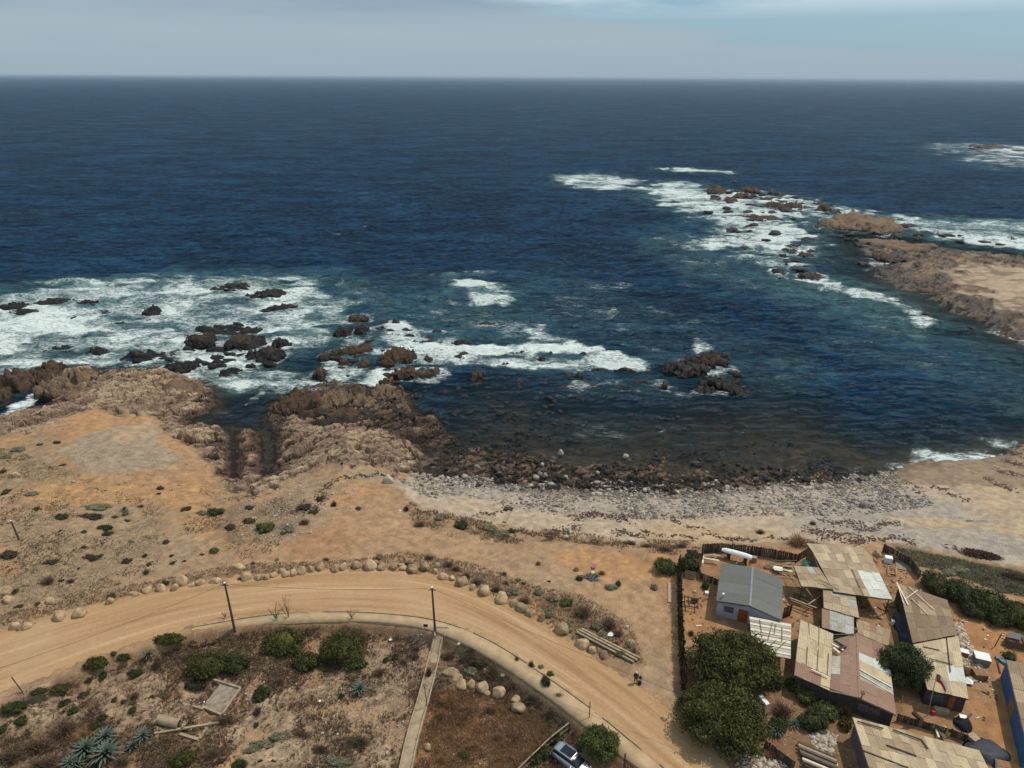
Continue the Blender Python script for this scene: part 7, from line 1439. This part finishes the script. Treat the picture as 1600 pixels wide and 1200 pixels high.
box_px((1147,962),1.0,.6,.8,'white','cabinet','white cabinet at the front of the grey house','cabinet',rz=-.25,top='wood_white'); box_px((1178,877),.7,.6,.8,'wood_tan','crate','tan crate at the right end of the upturned boat','crate'); box_px((1200,887),.7,.5,.6,'wood_white','crate','pale crate between the fence and the grey roof','crate',top='cardboard')
box_px((1215,893),1.1,.9,.5,'grey','washing_tub','pale grey tub among the loose planks','tub',top='white',topname='rim'); box_px((1182,864),.5,.4,1.2,'concrete_grey','barrel','grey upright slab leaning at the beach fence','slab'); box_px((1104,928),.5,.5,.35,'white','stone_block','white block beside the small yard bush','block')
p = V3((1262,880,7.2)); tag(MB().slab([V3((1256,873,7.6)), V3((1268,880,7.5)), V3((1276,887,7.1)), V3((1262,887,7.1)), V3((1250,878,7.2))], .04).build('awning', 'green_net', None, p), 'small green awning at the left side of the big shed', 'awning')
# right yard
def covered(px_, w_, d_, h_, mat, label, name='covered_pile', seed=5):
    p = G(*px_); V, Fc = rock_verts(3, seed, .35); V = V*np.array([w_/2, d_/2, h_]); V[:, 2] = np.maximum(V[:, 2], 0); return tag(link(name, np_mesh(name, V, Fc), mat, None, p), label, 'covered pile')
covered((1411,980), 2.6, 3.6, 1.5, 'tarp', 'pile under a black tarpaulin left of the brown roof', seed=51); covered((1418,1003), 1.8, 2.6, 1.3, 'navy', 'pile under a navy sheet below the black tarpaulin', seed=52); covered((1540,1172), 4.4, 3.6, .8, 'tarp', 'crumpled black tarpaulin right of the patched roof', 'tarpaulin', 53)
covered((1512,1050), 1.9, 1.6, .7, 'rust', 'rusty scrap heap beside the brown box', 'scrap_heap', 54); covered((1505,1132), 2.0, 2.0, .9, 'black', 'dark rubbish heap at the corner of the flag house', 'rubbish_heap', 55); covered((1400,868), 2.4, 2.8, .8, 'cardboard', 'brown junk heap right of the big shed', 'junk_heap', 56)
box_px((1387,878),1.0,.8,.9,'white','basin','white basin among the junk right of the big shed','basin'); box_px((1412,884),2.2,2.4,.12,'concrete_grey','slab','pale grey slab inside the right board fence','slab',rz=-.4); planks('chair_frame', [(1388,884,1400,886),(1400,886,1401,897),(1389,896,1401,897),(1388,884,1389,896)], 'wooden frame lying in front of the white basin', 'frame', ('wood_tan',), .12, .1, .3)
box_px((1532,1034),1.6,1.3,.9,'grey','chest','grey chest with a bright white lid in the dirt yard','chest',rz=-.35,top='white'); box_px((1529,1058),1.4,1.1,.8,'cardboard','box','brown box beside the rusty scrap','box',rz=-.1); box_px((1504,1024),1.0,.7,.7,'cardboard','box','orange and white box against the cream roof end','box',rz=-.4,top='white')
p = G(1583,1008); root = empty('kennel', p, 'small brown kennel with a grey roof in the right yard', 'kennel'); MB().box(p+np.array([0,0,.5]), (1.6,1.2,1.0), -.35).build('wall', 'wall_wood', root); MB().slab([p+np.array(q_) for q_ in ((-1.1,.2,1.15),(-.3,.95,1.15),(.9,.5,1.4),(.2,-.6,1.4))], .06).build('roof', 'r_grey', root)
box_px((1600,1010),1.2,1.6,1.0,'wall_wood','kennel','brown box against the right edge beside the kennel','box'); box_px((1568,1036),.5,.9,.3,'cyan','sheet','turquoise sheet beside the top of the blue house','sheet',rz=.5); box_px((1560,1030),.7,.5,.3,'ash','sack','grey sack left of the turquoise sheet','sack'); planks('plank', [(1558,1032,1563,1052)], 'thin dark plank on the ground above the blue wall', 'plank', 'wood_dark', .14, .1, .1)
box_px((1457,1116),.35,.3,.5,'red','canister','red canister in the shade of the flag house','canister'); box_px((1470,1114),1.5,.6,.6,'wood_tan','table','pale table in the shade of the flag house','table'); box_px((1502,1128),.7,.5,.8,'pink','bundle','pink and white bundle at the corner of the flag house','bundle',top='white'); box_px((1478,1145),.8,.7,.5,'yellow','sheet','yellow plastic sheet in front of the flag house','sheet',rz=-.7)
planks('plank', [(1462,1138,1467,1152)], 'pale plank left of the grey board near the yellow sheet', 'plank', 'wood_white', .2, .08, .4); planks('plank', [(1468,1142,1477,1153)], 'grey oval board right of the pale plank', 'board', 'wood_grey', .45, .06, .4); planks('plank', [(1427,1112,1441,1125)], 'dark plank on the dirt before the flag house', 'plank', 'wood_dark', .4, .12, .15); box_px((1520,1156),.9,.9,.5,'wood_tan','crate','tan crate beside the black tarpaulin','crate',rz=.4)
box_px((1565,1200),1.2,.8,.6,'white','cooler','white and orange box at the lower right','box',top='cardboard'); box_px((1193,1098),.5,1.4,.5,'white','plank','white block among the garden bushes','block',rz=.35); box_px((1395,935+40),.5,.5,.6,'white','bucket','white bucket before the navy sheet','bucket')
planks('wreckage', [(1300,1006,1318,1016),(1304,1001,1322,1012),(1308,1014,1322,1010),(1302,1012,1312,1020)], 'tangle of broken boards and wire on the red roof', 'wreckage', ('wood_white', 'black', 'wood_dark'), .25, .12, 2.7)
root = empty('log_pile', G(1280,1182), 'stack of grey logs and planks at the bottom beside the patched house', 'logs')
for k in range(11):
    o_ = k*3.6; MB().beam(V3((1246+o_*.3, 1160+o_, 5.6+(k % 3)*.14)), V3((1306+o_*.3, 1185+o_, 5.6+(k % 3)*.14)), .24, .16).build('log', ('wood_grey', 'wood_tan', 'wood_grey', 'wood_white')[k % 4] if k % 5 else 'wood_dark', root)
# flag
b_ = G(1449,1118); b_[2] = 5.3; t_ = topz(1464,1053,b_); root = empty('flag', b_, 'flag in blue, white and red drooping from a thin pole on the flag house corner', 'flag')
MB().tube([b_, t_], .04, 6).build('flagpole', 'wood_tan', root)
def flag_part(name, mat, u0, u1, v0, v1, off=0.0):
    V = []; nu, nv = 8, 6
    for j in range(nv+1):
        for i in range(nu+1):
            u = u0+(u1-u0)*i/nu; v = v0+(v1-v0)*j/nv
            x_ = 0.05+u*.95+v*.12; z_ = -v*1.05-u*u*1.0; y_ = .14*math.sin(u*9+v*2)*u+off; V.append((t_[0]+x_, t_[1]+y_-.25*u, t_[2]-.05+z_))
    m_ = MB(); m_.v = V; m_.f = [(j*(nu+1)+i, j*(nu+1)+i+1, (j+1)*(nu+1)+i+1, (j+1)*(nu+1)+i) for j in range(nv) for i in range(nu)]; return m_.build(name, mat, root, smooth=True)
flag_part('blue_canton', 'navyflag' if 'navyflag' in MAT else 'navy', 0, .36, 0, .5); flag_part('white_band', 'white', .36, 1.25, 0, .5); flag_part('red_band', 'red', 0, 1.25, .5, 1)
st = MB(); c_ = (t_[0]+.24, t_[1]-.07, t_[2]-.35); st.v = [(c_[0]+math.cos(math.pi/2+k*math.pi/5)*(.12 if k % 2 == 0 else .05), c_[1], c_[2]+math.sin(math.pi/2+k*math.pi/5)*(.12 if k % 2 == 0 else .05)) for k in range(10)]; st.f = [tuple(range(10))]; st.build('star', 'white', root)

# ------------------------------------------------------------------ sea air
hz = MB(); hz.box((0, 38000, 36.5), (90000, 82000, 77)); 
hm_ = bpy.data.materials.new('sea_air'); hm_.use_nodes = True; nn_ = hm_.node_tree.nodes; nn_.remove(nn_['Principled BSDF']); pv_ = nn_.new('ShaderNodeVolumePrincipled'); pv_.inputs['Density'].default_value = 4.0e-5; pv_.inputs['Color'].default_value = (0.60, 0.72, 0.84, 1); pv_.inputs['Anisotropy'].default_value = 0.3
hm_.node_tree.links.new(pv_.outputs[0], nn_['Material Output'].inputs['Volume']); MAT['haze'] = hm_
tag(hz.build('haze', 'haze'), 'thin pale sea haze over the whole scene', 'haze', None, 'stuff')
